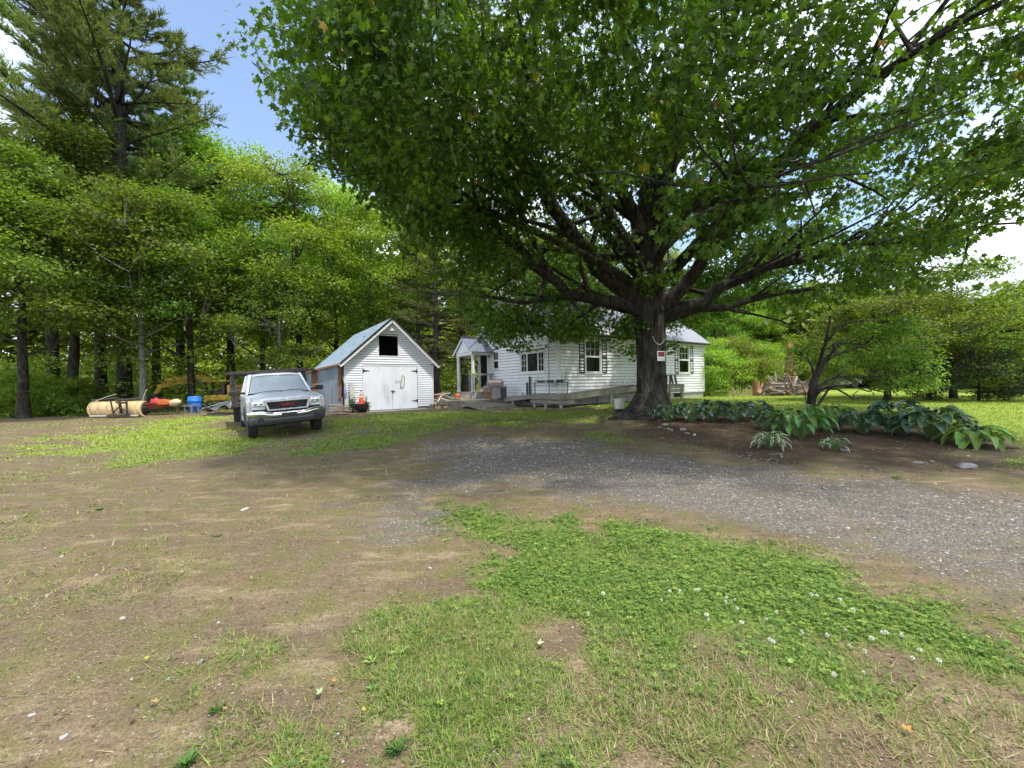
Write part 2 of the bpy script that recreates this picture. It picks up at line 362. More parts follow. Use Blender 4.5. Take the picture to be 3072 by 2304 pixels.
MAT_GROUND = ground_material()
nA, nR = 420, 230
ang = np.linspace(0, 2 * np.pi, nA, endpoint=False)
ang = ang + .62 * np.sin(ang)                    # finer ahead of the camera
rad = np.concatenate([np.geomspace(.35, 60, nR - 8), np.array([75, 100, 150, 240, 400, 700, 1200, 2200])])
AA, RR = np.meshgrid(ang, rad); GXx = (RR * np.sin(AA)).ravel(); GYy = (RR * np.cos(AA)).ravel()
GXx = np.append(GXx, 0.0); GYy = np.append(GYy, 0.0)
gz, gg, gd_, gm_, gc_ = zones(GXx, GYy)
dist = np.hypot(GXx, GYy)
mic = (fbm(GXx, GYy, .7, 31) - .5) * .055 * np.clip(1.5 - dist / 20, 0, 1)
GZz = H(GXx, GYy) + mic
colr = np.stack([gz, gg, gd_, gm_], 1)
Fq = []
ii, jj = np.meshgrid(np.arange(nR - 1), np.arange(nA), indexing='ij'); j2 = (jj + 1) % nA
quads = np.stack([ii * nA + jj, ii * nA + j2, (ii + 1) * nA + j2, (ii + 1) * nA + jj], -1).reshape(-1, 4)[:, ::-1]
tri0 = [(len(GXx) - 1, (j + 1) % nA, j) for j in range(nA)]
GV = np.stack([GXx, GYy, GZz], 1)
tris = np.concatenate([quads[:, [0, 1, 2]], quads[:, [0, 2, 3]], np.array(tri0)])
go = np_obj('ground', GV, tris, MAT_GROUND, colr, smooth=True); tag(go, kind='structure')
def overlay(name, poly, lift):
    c = GV[quads].mean(1)[:, :2]; keep = sdf(c[:, 0], c[:, 1], poly) + (fbm(c[:, 0], c[:, 1], .9, 3) - .5) * .7 > 0
    q = quads[keep]; idx, inv = np.unique(q, return_inverse=True); inv = inv.reshape(q.shape)
    V = GV[idx].copy(); ec = np.bincount(inv.ravel(), minlength=len(idx)); V[:, 2] += np.where(ec >= 4, lift, -.004)
    o = np_obj(name, V, np.concatenate([inv[:, [0, 1, 2]], inv[:, [0, 2, 3]]]), MAT_GROUND, colr[idx], smooth=True)
    return tag(o, kind='structure')
overlay('gravel_driveway', Z_GRAVEL, .004)
overlay('garden_bed', Z_BED, .005)
overlay('lawn', Z_LAWN, .003)
def GH(x, y):
    x = np.asarray(x, float); y = np.asarray(y, float); d_ = np.hypot(x, y)
    return H(x, y) + (fbm(x, y, .7, 31) - .5) * .055 * np.clip(1.5 - d_ / 20, 0, 1)
def gh1(x, y): return float(GH(np.array([x]), np.array([y]))[0])

# ------------------------------------------------------------------ leaf sheets, sprays, trees
MAPLE_T = np.array([(0, 0, 0), (.02, .36, -.05), (.26, .22, 0), (.66, .54, -.10), (.60, .19, 0), (1, 0, -.10), (.60, -.19, 0), (.66, -.54, -.10), (.26, -.22, 0), (.02, -.36, -.05), (.36, 0, .04)], float)
MAPLE_F = np.array([(10, i, (i + 1) % 10) for i in range(10)])
OVAL_T = np.array([(0, 0, 0), (.45, .30, .05), (1, 0, -.05), (.45, -.30, .05)], float); OVAL_F = np.array([(0, 1, 2), (0, 2, 3)])
TRI_T = np.array([(0, .5, 0), (0, -.5, 0), (1, 0, 0)], float); TRI_F = np.array([(0, 1, 2)])
def unit(a): return a / (np.linalg.norm(a, axis=-1, keepdims=True) + 1e-9)
def leaves(P, D, Nn, size, T, Fc, width=1.0):
    D = unit(D); S = unit(np.cross(Nn, D)); U = np.cross(D, S)
    size = np.asarray(size, float).reshape(-1, 1, 1)
    V = P[:, None, :] + size * (T[None, :, :1] * D[:, None] + width * T[None, :, 1:2] * S[:, None] + T[None, :, 2:3] * U[:, None])
    k = len(T); FF = (np.arange(len(P)) * k)[:, None, None] + Fc[None]
    return V.reshape(-1, 3), FF.reshape(-1, 3)
def leaf_cols(rs, n, k, pal, wts, jit=.18):
    c = np.array(pal)[rs.choice(len(pal), n, p=np.array(wts) / sum(wts))] * (1 + (rs.rand(n, 1) - .5) * 2 * jit)
    c = np.concatenate([np.clip(c, 0, 1), np.ones((n, 1))], 1)
    return np.repeat(c, k, 0)
class Wood:
    """branches as tapered tubes"""
    def __init__(s): s.mb = MB(); s.nodes = []; s.rad = []
    def branch(s, pts, r0, r1, seg=6, steps=None):
        pts = [np.array(p, float) for p in pts]; n = len(pts)
        s.mb.tube([tuple(p) for p in pts], [r0 + (r1 - r0) * i / (n - 1) for i in range(n)], seg, cap=False)
        for i, p in enumerate(pts):
            s.nodes.append(p); s.rad.append(r0 + (r1 - r0) * i / (n - 1))
def curve(rs, p, d, L, n, wob, up=0.0):
    p = np.array(p, float); d = np.array(d, float); d /= np.linalg.norm(d); out = [p.copy()]
    for i in range(n):
        d = d + rs.randn(3) * wob + np.array([0, 0, up]); d /= np.linalg.norm(d); p = p + d * L / n; out.append(p.copy())
    return out, d
def spray(rs, c, ax, n, rad, flat, droop, nrm=.45):
    """leaf positions, directions and normals of one leafy spray"""
    q = unit(rs.randn(n, 3)) * (rs.rand(n, 1) ** .45); q[:, 2] *= flat
    P = c + q * rad
    D = unit(q * np.array([1, 1, .3]) + ax * .5 + rs.randn(n, 3) * .45) + np.array([0, 0, -droop])
    Nn = np.array([0, 0, 1.0]) + rs.randn(n, 3) * nrm
    return P, D, Nn
def deciduous(seed, Ht, crown0, cr, trunk_r, nspray, nleaf, leaf, pal, wts, tmpl=(OVAL_T, OVAL_F), flat=.45, lean=.03, sprad=1.0, limbs=16, thin=.0):
    """returns (wood mesh builder, leaf verts, faces, colours) for a tree Ht tall with a crown from crown0 up, cr wide"""
    rs = np.random.RandomState(seed); w = Wood()
    n = 12; pts = [np.array([0, 0, -.25])]; off = np.zeros(2)
    for i in range(1, n + 1):
        off = off + rs.randn(2) * lean * Ht / n; pts.append(np.array([off[0], off[1], Ht * .93 * i / n]))
    rr = [trunk_r * (1.35 if i == 0 else 1) * (1 - .88 * (i / n)) for i in range(n + 1)]
    w.mb.tube([tuple(p) for p in pts], rr, 8, cap=False)
    for p, r in zip(pts, rr):
        if p[2] > crown0 * .7: w.nodes.append(p); w.rad.append(r)
    def tp(z):
        t = np.clip(z / (Ht * .93) * n, 0, n - 1e-6); i = int(t); return pts[i] + (pts[i + 1] - pts[i]) * (t - i)
    for i in range(limbs):
        z = crown0 + (Ht * .9 - crown0) * ((i + rs.rand()) / limbs) ** 1.1; a = i * 2.4 + rs.rand()
        k = (z - crown0) / (Ht - crown0); L = cr * (.95 - .55 * k) * (.75 + .4 * rs.rand())
        c, d = curve(rs, tp(z * .94), (math.cos(a), math.sin(a), .25 + .9 * k), L, 6, .10, .05)
        r0 = trunk_r * .34 * (1 - .6 * k); w.branch(c, r0, r0 * .25, 5)
        for q in range(3):
            j = rs.randint(2, 6); c2, _ = curve(rs, c[j], (d + rs.randn(3) * .7), L * .4, 4, .15, .04); w.branch(c2, r0 * .4, r0 * .12, 4)
    nodes = np.array(w.nodes); P = []; D = []; Nn = []; dark = []
    cz = (crown0 + Ht) / 2; hz = (Ht - crown0) / 2
    k = 0; per = 6; bc = None
    while k < nspray:
        if k % per == 0 or bc is None: bc = unit(rs.randn(3)) * (.35 + .65 * rs.rand() ** .5)
        q = bc + rs.randn(3) * np.array([.85, .85, .50]) * sprad * .62 / np.array([cr, cr, hz])
        prof = 1.0 if q[2] < 0 else (1 - .35 * q[2])
        c = np.array([q[0] * cr * prof, q[1] * cr * prof, cz + q[2] * hz]); c[:2] += tp(min(max(c[2], 0), Ht * .92))[:2]
        if rs.rand() < thin * (1 - np.linalg.norm(q)): continue
        e = ((nodes - c) ** 2).sum(1) + np.maximum(nodes[:, 2] - c[2], 0) * 2; b = nodes[e.argmin()]
        ax = c - b; L = np.linalg.norm(ax); ax = ax / (L + 1e-6)
        if L > .3:
            mid = (b + c) / 2 + rs.randn(3) * .08 * L; w.mb.tube([tuple(b), tuple(mid), tuple(c + ax * .3)], [.012 + .007 * L, .011, .005], 3, cap=False)
        p_, d_, n_ = spray(rs, c, ax, nleaf, sprad * (.7 + .6 * rs.rand()), flat, .35)
        P.append(p_); D.append(d_); Nn.append(n_); k += 1
    P = np.concatenate(P); D = np.concatenate(D); Nn = np.concatenate(Nn)
    V, FF = leaves(P, D, Nn, leaf * (.7 + .6 * rs.rand(len(P))), *tmpl)
    return w.mb, V, FF, leaf_cols(rs, len(P), len(tmpl[0]), pal, wts)
def conifer(seed, Ht, crown0, cr, trunk_r, nwh, tuft_n, needle, pal, wts, droop=.0, dead=14, stems=1, plume=1.0):
    """whorled conifer with needle plumes"""
    rs = np.random.RandomState(seed); w = Wood(); P = []; D = []; Nn = []; S = []
    for st in range(stems):
        ox = np.array([0, 0]) if st == 0 else rs.randn(2) * .9
        pts = [np.array([ox[0] * min(1, i / 3), ox[1] * min(1, i / 3), -.3 + (Ht * (1 - .08 * st) + .3) * i / 10]) + np.array([*rs.randn(2) * .05, 0]) for i in range(11)]
        w.mb.tube([tuple(p) for p in pts], [trunk_r * (1.3 if i == 0 else 1 - .93 * i / 10) for i in range(11)], 8, cap=False)
        def tp(z):
            t = np.clip((z + .3) / (Ht * (1 - .08 * st) + .3) * 10, 0, 9.999); i = int(t); return pts[i] + (pts[i + 1] - pts[i]) * (t - i)
        for i in range(dead):                       # bare dead limbs below the crown
            z = crown0 * (.25 + .75 * rs.rand()); a = rs.rand() * 6.28
            c, _ = curve(rs, tp(z), (math.cos(a), math.sin(a), .1), .8 + 1.6 * rs.rand(), 4, .12, -.02); w.branch(c, .03, .008, 4)
        for i in range(nwh):
            k = (i + rs.rand() * .6) / nwh; z = crown0 + (Ht * .985 * (1 - .08 * st) - crown0) * k
            L0 = cr * (1 - k) ** .62 * (.6 + .55 * rs.rand()) * (.55 + .45 * min(1, k * 5 + .4)) + .35
            for b in range(rs.randint(3, 6)):
                a = rs.rand() * 6.28; L = L0 * (.7 + .5 * rs.rand())
                c, d = curve(rs, tp(z), (math.cos(a), math.sin(a), .12 + .5 * k - droop), L, 6, .07, .035 - droop * .05)
                w.branch(c, .018 + .016 * L, .008, 4)
                c = np.array(c)
                for s_ in range(int(3 + L * 2.3 * plume)):
                    t = rs.rand() ** .6 * 5 * .82 + .9; j = min(int(t), 5); q = c[j] + (c[min(j + 1, 6)] - c[j]) * (t - j)
                    sd_ = unit(np.array([-d[1], d[0], 0]) * rs.choice([-1, 1]) + d * .9 + rs.randn(3) * .15)
                    tip = q + sd_ * L * .20 * (.5 + rs.rand()) + np.array([0, 0, .05])
                    m_ = tuft_n; tt = rs.rand(m_, 1)
                    P.append(q + (tip - q) * tt + rs.randn(m_, 3) * .045); D.append(sd_ * .9 + rs.randn(m_, 3) * .55 + np.array([0, 0, .25 - droop])); Nn.append(rs.randn(m_, 3) + np.array([0, 0, .8])); S.append(needle * (.7 + .6 * rs.rand(m_)))
    P = np.concatenate(P); D = np.concatenate(D); Nn = np.concatenate(Nn); S = np.concatenate(S)
    V, FF = leaves(P, D, Nn, S, TRI_T, TRI_F, .20)
    return w.mb, V, FF, leaf_cols(rs, len(P), 3, pal, wts)
def plant_proto(kind, data, mbark, mleaf):
    mb, V, FF, C = data
    return (mb.mesh(kind + '_trunk', mbark, True), np_mesh(kind + '_crown', V, FF, mleaf, C))
def plant(name, proto, loc, rotz, sc, label, cat='tree', group=None, parts=('trunk', 'crown')):
    t = thing(name, label, cat, loc, rotz, group); t.scale = (sc, sc, sc) if not hasattr(sc, '__len__') else sc
    for nm, me in zip(parts, proto): link(bpy.data.objects.new(nm, me), t)
    return t

BARK_D = bark('bark_dark', (.016, .014, .012), (.066, .056, .045))
BARK_M = bark('bark_maple', (.012, .010, .009), (.070, .060, .050), 8, 1.0, .18)
BARK_P = bark('bark_pale', (.11, .10, .085), (.24, .23, .20), 12, .6, .5)
LEAF_MAPLE = leaf_mat('leaf_big_maple', trans=.48)
LEAF_WOOD = leaf_mat('leaf_woods', trans=.40)
LEAF_PINE = leaf_mat('needles_pine', trans=.35, rough=.6)
G1, G2, G3, G4 = (.068, .124, .020), (.122, .205, .027), (.195, .290, .034), (.28, .345, .045)
# ------------------------------------------------------------------ the big maple
def big_maple():
    rs = np.random.RandomState(11); bx, by = 4.72, 13.3; bz = gh1(bx, by)
    t = thing('maple_tree', 'huge old dark-barked maple spreading over the drive in front of the house', 'tree', (bx, by, bz))
    B = np.array([bx, by, bz]); w = Wood()
    # trunk with root flare
    prof = [(-.3, .98), (0, .86), (.12, .70), (.35, .58), (.8, .50), (1.4, .47), (2.1, .46), (2.8, .47), (3.3, .50), (3.9, .47), (4.6, .40)]
    seg = 26; P = []
    for z, r in prof:
        for k in range(seg):
            a = 2 * math.pi * k / seg
            fl = max(0, 1 - max(z, 0) / .7); lob = 1 + fl * .40 * max(0, math.cos(5 * a + .9)) ** 2 + .035 * math.sin(9 * a + z * 2) + .03 * math.sin(4 * a - z)
            lx = -.10 * max(0, z - 2) * .3
            stretch = 1 + (.55 * fl if math.cos(a - 3.6) > .75 else 0)
            P.append((r * lob * stretch * math.cos(a) + lx, r * lob * stretch * math.sin(a), z))
    fs = [(i * seg + k, i * seg + (k + 1) % seg, (i + 1) * seg + (k + 1) % seg, (i + 1) * seg + k) for i in range(len(prof) - 1) for k in range(seg)]
    w.mb.add(P, fs)
    L = [([(1945, 950, 13.3), (1807, 806, 12.6), (1735, 719, 12.0), (1663, 628, 11.4), (1560, 470, 10.5), (1400, 330, 9.6), (1230, 230, 9.0)], .26),
         ([(1945, 945, 13.2), (1870, 907, 12.9), (1769, 893, 12.6), (1696, 874, 12.3), (1638, 816, 12), (1520, 700, 11.4), (1350, 560, 10.5), (1200, 440, 9.8), (1060, 330, 9.3)], .19),
         ([(1955, 940, 13.3), (1945, 830, 13.3), (1945, 720, 13.2), (1950, 560, 13), (1990, 400, 12.6), (2060, 220, 12.2), (2100, 0, 12), (2110, -240, 11.8)], .43),
         ([(1975, 945, 13.3), (2106, 907, 13), (2169, 859, 12.7), (2300, 800, 12.2), (2480, 760, 11.5), (2700, 720, 10.8), (2900, 690, 10)], .20),
         ([(1965, 930, 13.2), (2087, 820, 12.6), (2150, 724, 12), (2280, 560, 11), (2450, 400, 10), (2650, 220, 9), (2800, 50, 8.4)], .20),
         ([(1955, 720, 13.1), (2020, 500, 12.5), (2082, 372, 12), (2180, 200, 11), (2300, 60, 10.2), (2380, -60, 9.6)], .19),
         ([(1940, 760, 13.2), (1850, 560, 12.6), (1790, 400, 12), (1700, 200, 11.2), (1640, 0, 10.6), (1600, -150, 10)], .19),
         ([(1945, 860, 13.3), (1830, 700, 13.4), (1680, 560, 13.8), (1480, 470, 14.2), (1300, 420, 14.4)], .17),
         ([(1955, 880, 13.0), (1980, 760, 11.5), (2010, 680, 10), (2060, 630, 8.6), (2150, 600, 7.2), (2260, 560, 6.4)], .13),
         ([(1945, 860, 13), (1860, 700, 11.5), (1760, 500, 10), (1600, 250, 8.5), (1450, 60, 7.4)], .17),
         ([(1975, 960, 13.3), (2100, 930, 13.8), (2250, 900, 14.4), (2450, 860, 15), (2650, 830, 15.6)], .15),
         ([(1940, 940, 13.4), (1800, 905, 14), (1650, 900, 14.6), (1500, 900, 15), (1400, 885, 15.2)], .13),
         ([(1970, 860, 13), (2120, 700, 11), (2350, 480, 9), (2600, 250, 7.4), (2900, 60, 6.2)], .17),
         ([(1950, 880, 13.2), (1700, 730, 11.6), (1450, 640, 10.4), (1330, 560, 9.8), (1220, 480, 9.4)], .12)]
    for pl, r0 in L:
        pts = [np.array(PD(*q)) - B for q in pl]
        fine = []
        for i in range(len(pts) - 1):
            for s_ in (0, .5): fine.append(pts[i] + (pts[i + 1] - pts[i]) * s_ + (rs.randn(3) * .05 if i + s_ > 0 else 0))
        fine.append(pts[-1]); w.branch(fine, r0 * 1.2, r0 * .22, 9)
        for j in range(3, len(fine)):
            for q in range(2):
                d = unit(fine[j] - fine[j - 1]) * .9 + rs.randn(3) * .55; LL = (1.3 + 2.2 * rs.rand())
                c, _ = curve(rs, fine[j], d, LL, 5, .12, .02); rr = r0 * (1 - .8 * j / len(fine)) * .45 + .012
                w.branch(c, rr, rr * .25, 5)
    for i in range(16):          # limbs away from the camera and up into the top
        a = R(-20 + 220 * i / 15) + rs.rand() * .2; el = .25 + .9 * rs.rand()
        c, d = curve(rs, (0, 0, 3.6 + 5 * rs.rand()), (math.cos(a), math.sin(a), el), 6 + 3 * rs.rand(), 9, .07, .01); w.branch(c, .16, .03, 7)
        for j in (4, 6, 8):
            c2, _ = curve(rs, c[j], d + rs.randn(3) * .6, 2.5, 4, .12, .02); w.branch(c2, .045, .012, 5)
    nodes0 = np.array(w.nodes); nn0 = len(nodes0); nodes = np.full((nn0 + 3200, 3), 1e6); nodes[:nn0] = nodes0; P_, D_, N_, T_ = [], [], [], []
    XS = [-7.5, -6, -5, -3.5, -2, 0, 2, 4.7, 7, 8.4, 11, 14, 18]; ZS = [8.6, 8.0, 7.5, 6.4, 4.7, 3.45, 3.1, 3.05, 3.4, 3.8, 4.1, 4.5, 5.2]
    n = 0; bough = None; left = 0
    while n < 2750:
        if left <= 0:
            a = rs.rand() * 2 * math.pi if rs.rand() < .78 else R(rs.uniform(172, 236)); u = rs.rand() ** .5; left = rs.randint(6, 13); jz = rs.uniform(-.35, 1.5); lowb = rs.rand() < .66; zf = rs.rand() ** 1.15
        left -= 1
        fx, fy = math.cos(a), math.sin(a)
        Rm = 10.6 + 1.0 * max(0, -fx * .85 - fy * .5) - 1.3 * max(0, -fy) - 3.0 * max(0, -fx * .75 + fy * .65) ** 2
        r = Rm * u; x, y = bx + r * fx + rs.randn() * .62, by + r * fy + rs.randn() * .62
        if x < -.70 * y + .45: continue
        zl = np.interp(x, XS, ZS) + np.clip(9 - y, 0, 7) * .22 + (np.clip(y - 10.5, 0, 6) * .42 if x < -1.2 else 0)
        zt = 4.5 + 13.0 * math.sqrt(max(0, 1 - (r / (Rm * 1.04)) ** 2))
        if zt < zl + .3: zt = zl + .8
        if y < 12 and x > -1.6: zl += 2.3 * min(1, (12 - y) / 2.2) * min(1, max(0, (x + 1.6) / 1.6)) * (1 - min(1, max(0, (x - 5.5) / 3)))
        z = zl + jz + (zf * min(4.2, max(zt - zl, .8)) if lowb else zf * max(zt - zl, 1)) + rs.randn() * .22
        if z < zl - .5: continue
        if r < 4.6 and z < 7.2 and rs.rand() < .78: continue
        c = np.array([x, y, z]) - B
        e = ((nodes - c) ** 2).sum(1) + np.maximum(c[2] - nodes[:, 2], 0) * .3; b = nodes[e.argmin()]
        ax = c - b; LL = np.linalg.norm(ax); ax = ax / (LL + 1e-6)
        if LL > 3.4: continue
        mid = (b + c) / 2 + rs.randn(3) * .07 * LL + np.array([0, 0, .06 * LL])
        w.mb.tube([tuple(b), tuple(mid), tuple(c), tuple(c + ax * .35 + np.array([0, 0, -.12]))], [.009 + .004 * LL, .009, .006, .003], 4, cap=False); nodes[nn0 + n] = c
        k = 54
        p, d, nn = spray(rs, c, ax, k, .50 + .40 * rs.rand(), .5, .85, .8)
        P_.append(p); D_.append(d); N_.append(nn); T_.append(np.full(k, rs.rand())); n += 1
    for i in range(75):          # leafy twigs hanging low before the house roof
        c = np.array([rs.uniform(-1.6, 4.3), rs.uniform(12.2, 15.2), 0]); c[2] = 3.05 + .9 * rs.rand() + .5 * max(0, -c[0] - .2) + (.9 if c[1] < 12.8 else 0); c -= B; b = nodes[((nodes - c) ** 2).sum(1).argmin()]; w.mb.tube([tuple(b), tuple((b + c) / 2 + rs.randn(3) * .06), tuple(c)], [.014, .01, .004], 4, cap=False)
        p, d, nn = spray(rs, c, unit(c - b), 46, .5, .5, .85, .8); P_.append(p); D_.append(d); N_.append(nn)
    for i in range(46):          # the low spray that reaches towards the camera
        c = np.array(PD(rs.uniform(2000, 2520), rs.uniform(540, 760) - 60 * rs.rand(), rs.uniform(6.0, 7.4))) - B; b = nodes[((nodes - c) ** 2).sum(1).argmin()]; w.mb.tube([tuple(b), tuple((b + c) / 2), tuple(c)], [.014, .01, .004], 4, cap=False)
        p, d, nn = spray(rs, c, unit(c - b), 30, .30, .45, .6, .5); P_.append(p); D_.append(d); N_.append(nn)
    P_ = np.concatenate(P_); D_ = np.concatenate(D_); N_ = np.concatenate(N_)
    V, FF = leaves(P_, D_, N_, .140 * (.65 + .6 * rs.rand(len(P_))), MAPLE_T, MAPLE_F)
    C = leaf_cols(rs, len(P_), len(MAPLE_T), [(.050, .088, .014), (.075, .126, .017), (.115, .178, .022), (.28, .28, .03), (.26, .14, .06)], [.40, .38, .21, .002, .002], .2)
    tr = w.mb.build('trunk', BARK_M, t, smooth=True)
    np_obj('crown', V, FF, LEAF_MAPLE, C, t)
    # a bare twig with a few yellow leaves low in the crown, and brown dead leaf bunches
    def bunch(name, label, u, v, Z, col, k, spread, lf=.16):
        rs2 = np.random.RandomState(int(u + v)); c = np.array(PD(u, v, Z)) - B
        p = c + rs2.randn(k, 3) * spread; d = rs2.randn(k, 3) * .5 + np.array([0, 0, -.9]); nn = rs2.randn(k, 3) + np.array([0, -1, .4])
        V2, F2 = leaves(p, d, nn, lf * (.7 + .6 * rs2.rand(k)), MAPLE_T, MAPLE_F)
        o = np_obj(name, V2, F2, LEAF_MAPLE, leaf_cols(rs2, k, 11, [col], [1], .25), t); o['label'] = label
    bunch('yellow_leaves', 'bunch of yellow leaves on a bare twig', 1945, 415, 7.4, (.42, .40, .035), 7, .13)
    bunch('yellow_leaves', 'upper bunch of yellow leaves', 1945, 330, 7.6, (.45, .38, .04), 4, .08)
    bunch('yellow_leaves', 'lowest pair of yellow leaves', 1925, 495, 7.4, (.40, .36, .05), 4, .07)
    bunch('dead_leaves', 'brown dead leaf bunch hanging in the crown', 1285, 460, 8.4, (.26, .11, .05), 16, .16, .13)
    bunch('dead_leaves', 'small brown dead leaf bunch', 1340, 500, 8.4, (.28, .12, .05), 6, .08, .13)
    bunch('dead_leaves', 'small brown dead leaf bunch', 1180, 415, 8.6, (.24, .10, .06), 5, .07, .12)
    tw = MB()
    for pl in ([(2010, 430), (1985, 470), (1940, 485), (1890, 490)], [(2060, 420), (2000, 440), (1950, 430), (1900, 460)], [(1990, 345), (1960, 390), (1930, 430), (1880, 455)], [(1890, 490), (1860, 530), (1858, 560)]):
        tw.tube([np.array(PD(u, v, 7.5 + .02 * i)) - B for i, (u, v) in enumerate(pl)], [.010, .008, .007, .004], 5)
    tw.build('bare_twig', BARK_P, t)
    return t
big_maple()

# ------------------------------------------------------------------ woods
PAL_D = ([G1, G2, G3], [.25, .5, .25]); PAL_B = ([G2, G3, G4], [.3, .45, .25])
PR = {}
PR['oak'] = plant_proto('oak', deciduous(21, 15, 3.6, 4.8, .26, 270, 105, .18, *PAL_D, sprad=1.15, flat=.42), BARK_D, LEAF_WOOD)
PR['ash'] = plant_proto('ash', deciduous(22, 18, 4.6, 4.6, .24, 290, 105, .18, *PAL_B, sprad=1.15, flat=.42), BARK_D, LEAF_WOOD)
PR['aspen'] = plant_proto('aspen', deciduous(23, 19, 4.0, 4.2, .22, 290, 100, .18, [G3, G4, G2], [.45, .35, .2], sprad=1.1, flat=.5), BARK_D, LEAF_WOOD)
PR['young'] = plant_proto('young', deciduous(24, 11, 2.6, 3.6, .15, 180, 100, .17, *PAL_D, sprad=1.15, flat=.32, limbs=12), BARK_P, LEAF_WOOD)
PR['bush'] = plant_proto('bush', deciduous(25, 4.2, .3, 2.3, .07, 150, 80, .12, *PAL_B, sprad=.7, limbs=10), BARK_D, LEAF_WOOD)
PR['shrub'] = plant_proto('shrub', deciduous(26, 7.6, .35, 4.3, .16, 430, 80, .125, [G2, G3, G1, G4], [.4, .3, .15, .15], sprad=.85, flat=.30, limbs=18), BARK_D, LEAF_WOOD)
PP = ([(.12, .190, .065), (.165, .240, .075), (.21, .265, .08)], [.35, .45, .2])
PR['pine'] = plant_proto('pine', conifer(31, 34, 10.0, 8.2, .36, 19, 40, .34, *PP, stems=2, plume=1.3), BARK_D, LEAF_PINE)
PR['pine2'] = plant_proto('pine2', conifer(32, 25, 10.0, 6.0, .33, 18, 36, .32, *PP), BARK_D, LEAF_PINE)
PR['hemlock'] = plant_proto('hemlock', conifer(33, 17, 2.8, 3.6, .28, 30, 20, .22, [(.055, .070, .020), (.10, .105, .028), (.15, .15, .035)], [.35, .4, .25], droop=.25, dead=8), BARK_D, LEAF_PINE)
WOODS = [
    ('pine_tree', 'pine', 372, 24.5, 1.0, .4, 'tallest pine at left, twin stems rising above all its neighbours'),
    ('pine_tree', 'pine2', 160, 27, 1.18, 2.0, 'tall pine at far left whose plumes reach the left edge of the sky'),
    ('pine_tree', 'pine2', 305, 25, .95, 4.1, 'dark pine trunk just left of the tallest pine, behind the snow plough'),
    ('pine_tree', 'pine', 545, 29, .74, 1.2, 'pine standing behind the blue barrel, lower than the twin-stemmed one'),
    ('pine_tree', 'pine2', 700, 30, .62, 3.0, 'slim pine trunk behind the truck cab'),
    ('pine_tree', 'pine2', 470, 27, .86, 5.0, 'dark pine trunk behind the yellow digger arm'),
    ('pine_tree', 'pine2', -220, 25, 1.0, 1.0, 'pine beyond the left edge of the picture'),
    ('oak_tree', 'oak', 70, 19.5, .86, .3, 'broadleaf tree at the left edge hanging over the brown track'),
    ('oak_tree', 'oak', 215, 22, 1.06, 2.2, 'bright leafy tree left of the snow plough'),
    ('oak_tree', 'young', 425, 21.5, 1.15, 1.0, 'pale-trunked young tree with a low leafy branch behind the plough'),
    ('oak_tree', 'oak', 575, 24, .86, 3.6, 'broad leafy tree above the digger'),
    ('ash_tree', 'ash', 690, 29, 1.12, .8, 'leafy tree rising left of the truck roof'),
    ('ash_tree', 'aspen', 790, 30, .88, 2.9, 'light green tree behind the truck'),
    ('ash_tree', 'ash', 905, 28, 1.02, 4.4, 'light green tree directly above the lean-to roof'),
    ('ash_tree', 'aspen', 1010, 31, .94, 1.7, 'light green tree behind the garage ridge'),
    ('ash_tree', 'ash', 1120, 31, .92, 5.5, 'tree behind the garage gable'),
    ('ash_tree', 'aspen', 1220, 34, .95, .2, 'tree behind the right eave of the garage'),
    ('oak_tree', 'young', 840, 25, .85, 3.9, 'low young tree between the truck and the garage roof'),
    ('hemlock_tree', 'hemlock', 1312, 27.5, .98, .5, 'olive hemlock in the gap between garage and porch'),
    ('hemlock_tree', 'hemlock', 1392, 29.5, 1.05, 2.5, 'olive hemlock right behind the porch roof'),
    ('hemlock_tree', 'hemlock', 1255, 31, .9, 4.0, 'dark hemlock half hidden by the garage'),
    ('ash_tree', 'ash', 1490, 38, .95, 1.1, 'tree behind the house gable'),
    ('ash_tree', 'aspen', 1640, 40, .9, 3.3, 'tree behind the house ridge'),
    ('ash_tree', 'oak', 1820, 40, .95, 5.2, 'tree behind the middle of the house roof'),
    ('ash_tree', 'aspen', 2000, 41, .8, .9, 'tree behind the maple trunk'),
    ('ash_tree', 'oak', 2150, 36, .66, 2.4, 'bright tree just right of the house end wall'),
    ('ash_tree', 'aspen', 2265, 38, .55, 4.8, 'bright tree behind the brush pile'),
    ('ash_tree', 'ash', 2400, 41, .60, 1.9, 'tree behind the broken snag'),
    ('ash_tree', 'oak', 2540, 44, .62, 3.1, 'tree beyond the far lawn behind the crooked tree'),
    ('ash_tree', 'aspen', 2680, 48, .55, .6, 'tree beyond the lawn behind the large green shrub'),
]
for nm, pr, u, Z, s_, rz, lab in WOODS:
    p = GX(u, Z); plant(nm, PR[pr], p, rz, s_, lab, 'tree', 'trees of the wood behind the yard' if u < 2100 else 'trees beyond the lawn')
BUSHES = [(2125, 27, .95, 'leafy bush beside the right end of the house'), (2200, 30, 1.1, 'leafy bush left of the brush pile'), (2290, 31, 1.0, 'leafy bush behind the brush pile'), (2465, 33, 1.0, 'bush behind the crooked tree trunk'), (2375, 36, 1.2, 'bush behind the broken snag'),
          (40, 20.5, .62, 'low bush at the left edge of the wood'), (150, 21, .55, 'low bush left of the snow plough'), (235, 22.5, .5, 'low bush close to the left end of the snow plough'), (3010, 19.5, .36, 'small light bush at the right end of the shrubs')]
for u, Z, s_, lab in BUSHES: plant('bush', PR['bush'], GX(u, Z), u * .7, s_, lab, 'bush', 'bushes at the edges of the yard')
plant('large_shrub', PR['shrub'], GX(2660, 18.5), .6, .80, 'large spreading green shrub on the lawn behind the pale hostas', 'shrub', 'large shrubs on the right')
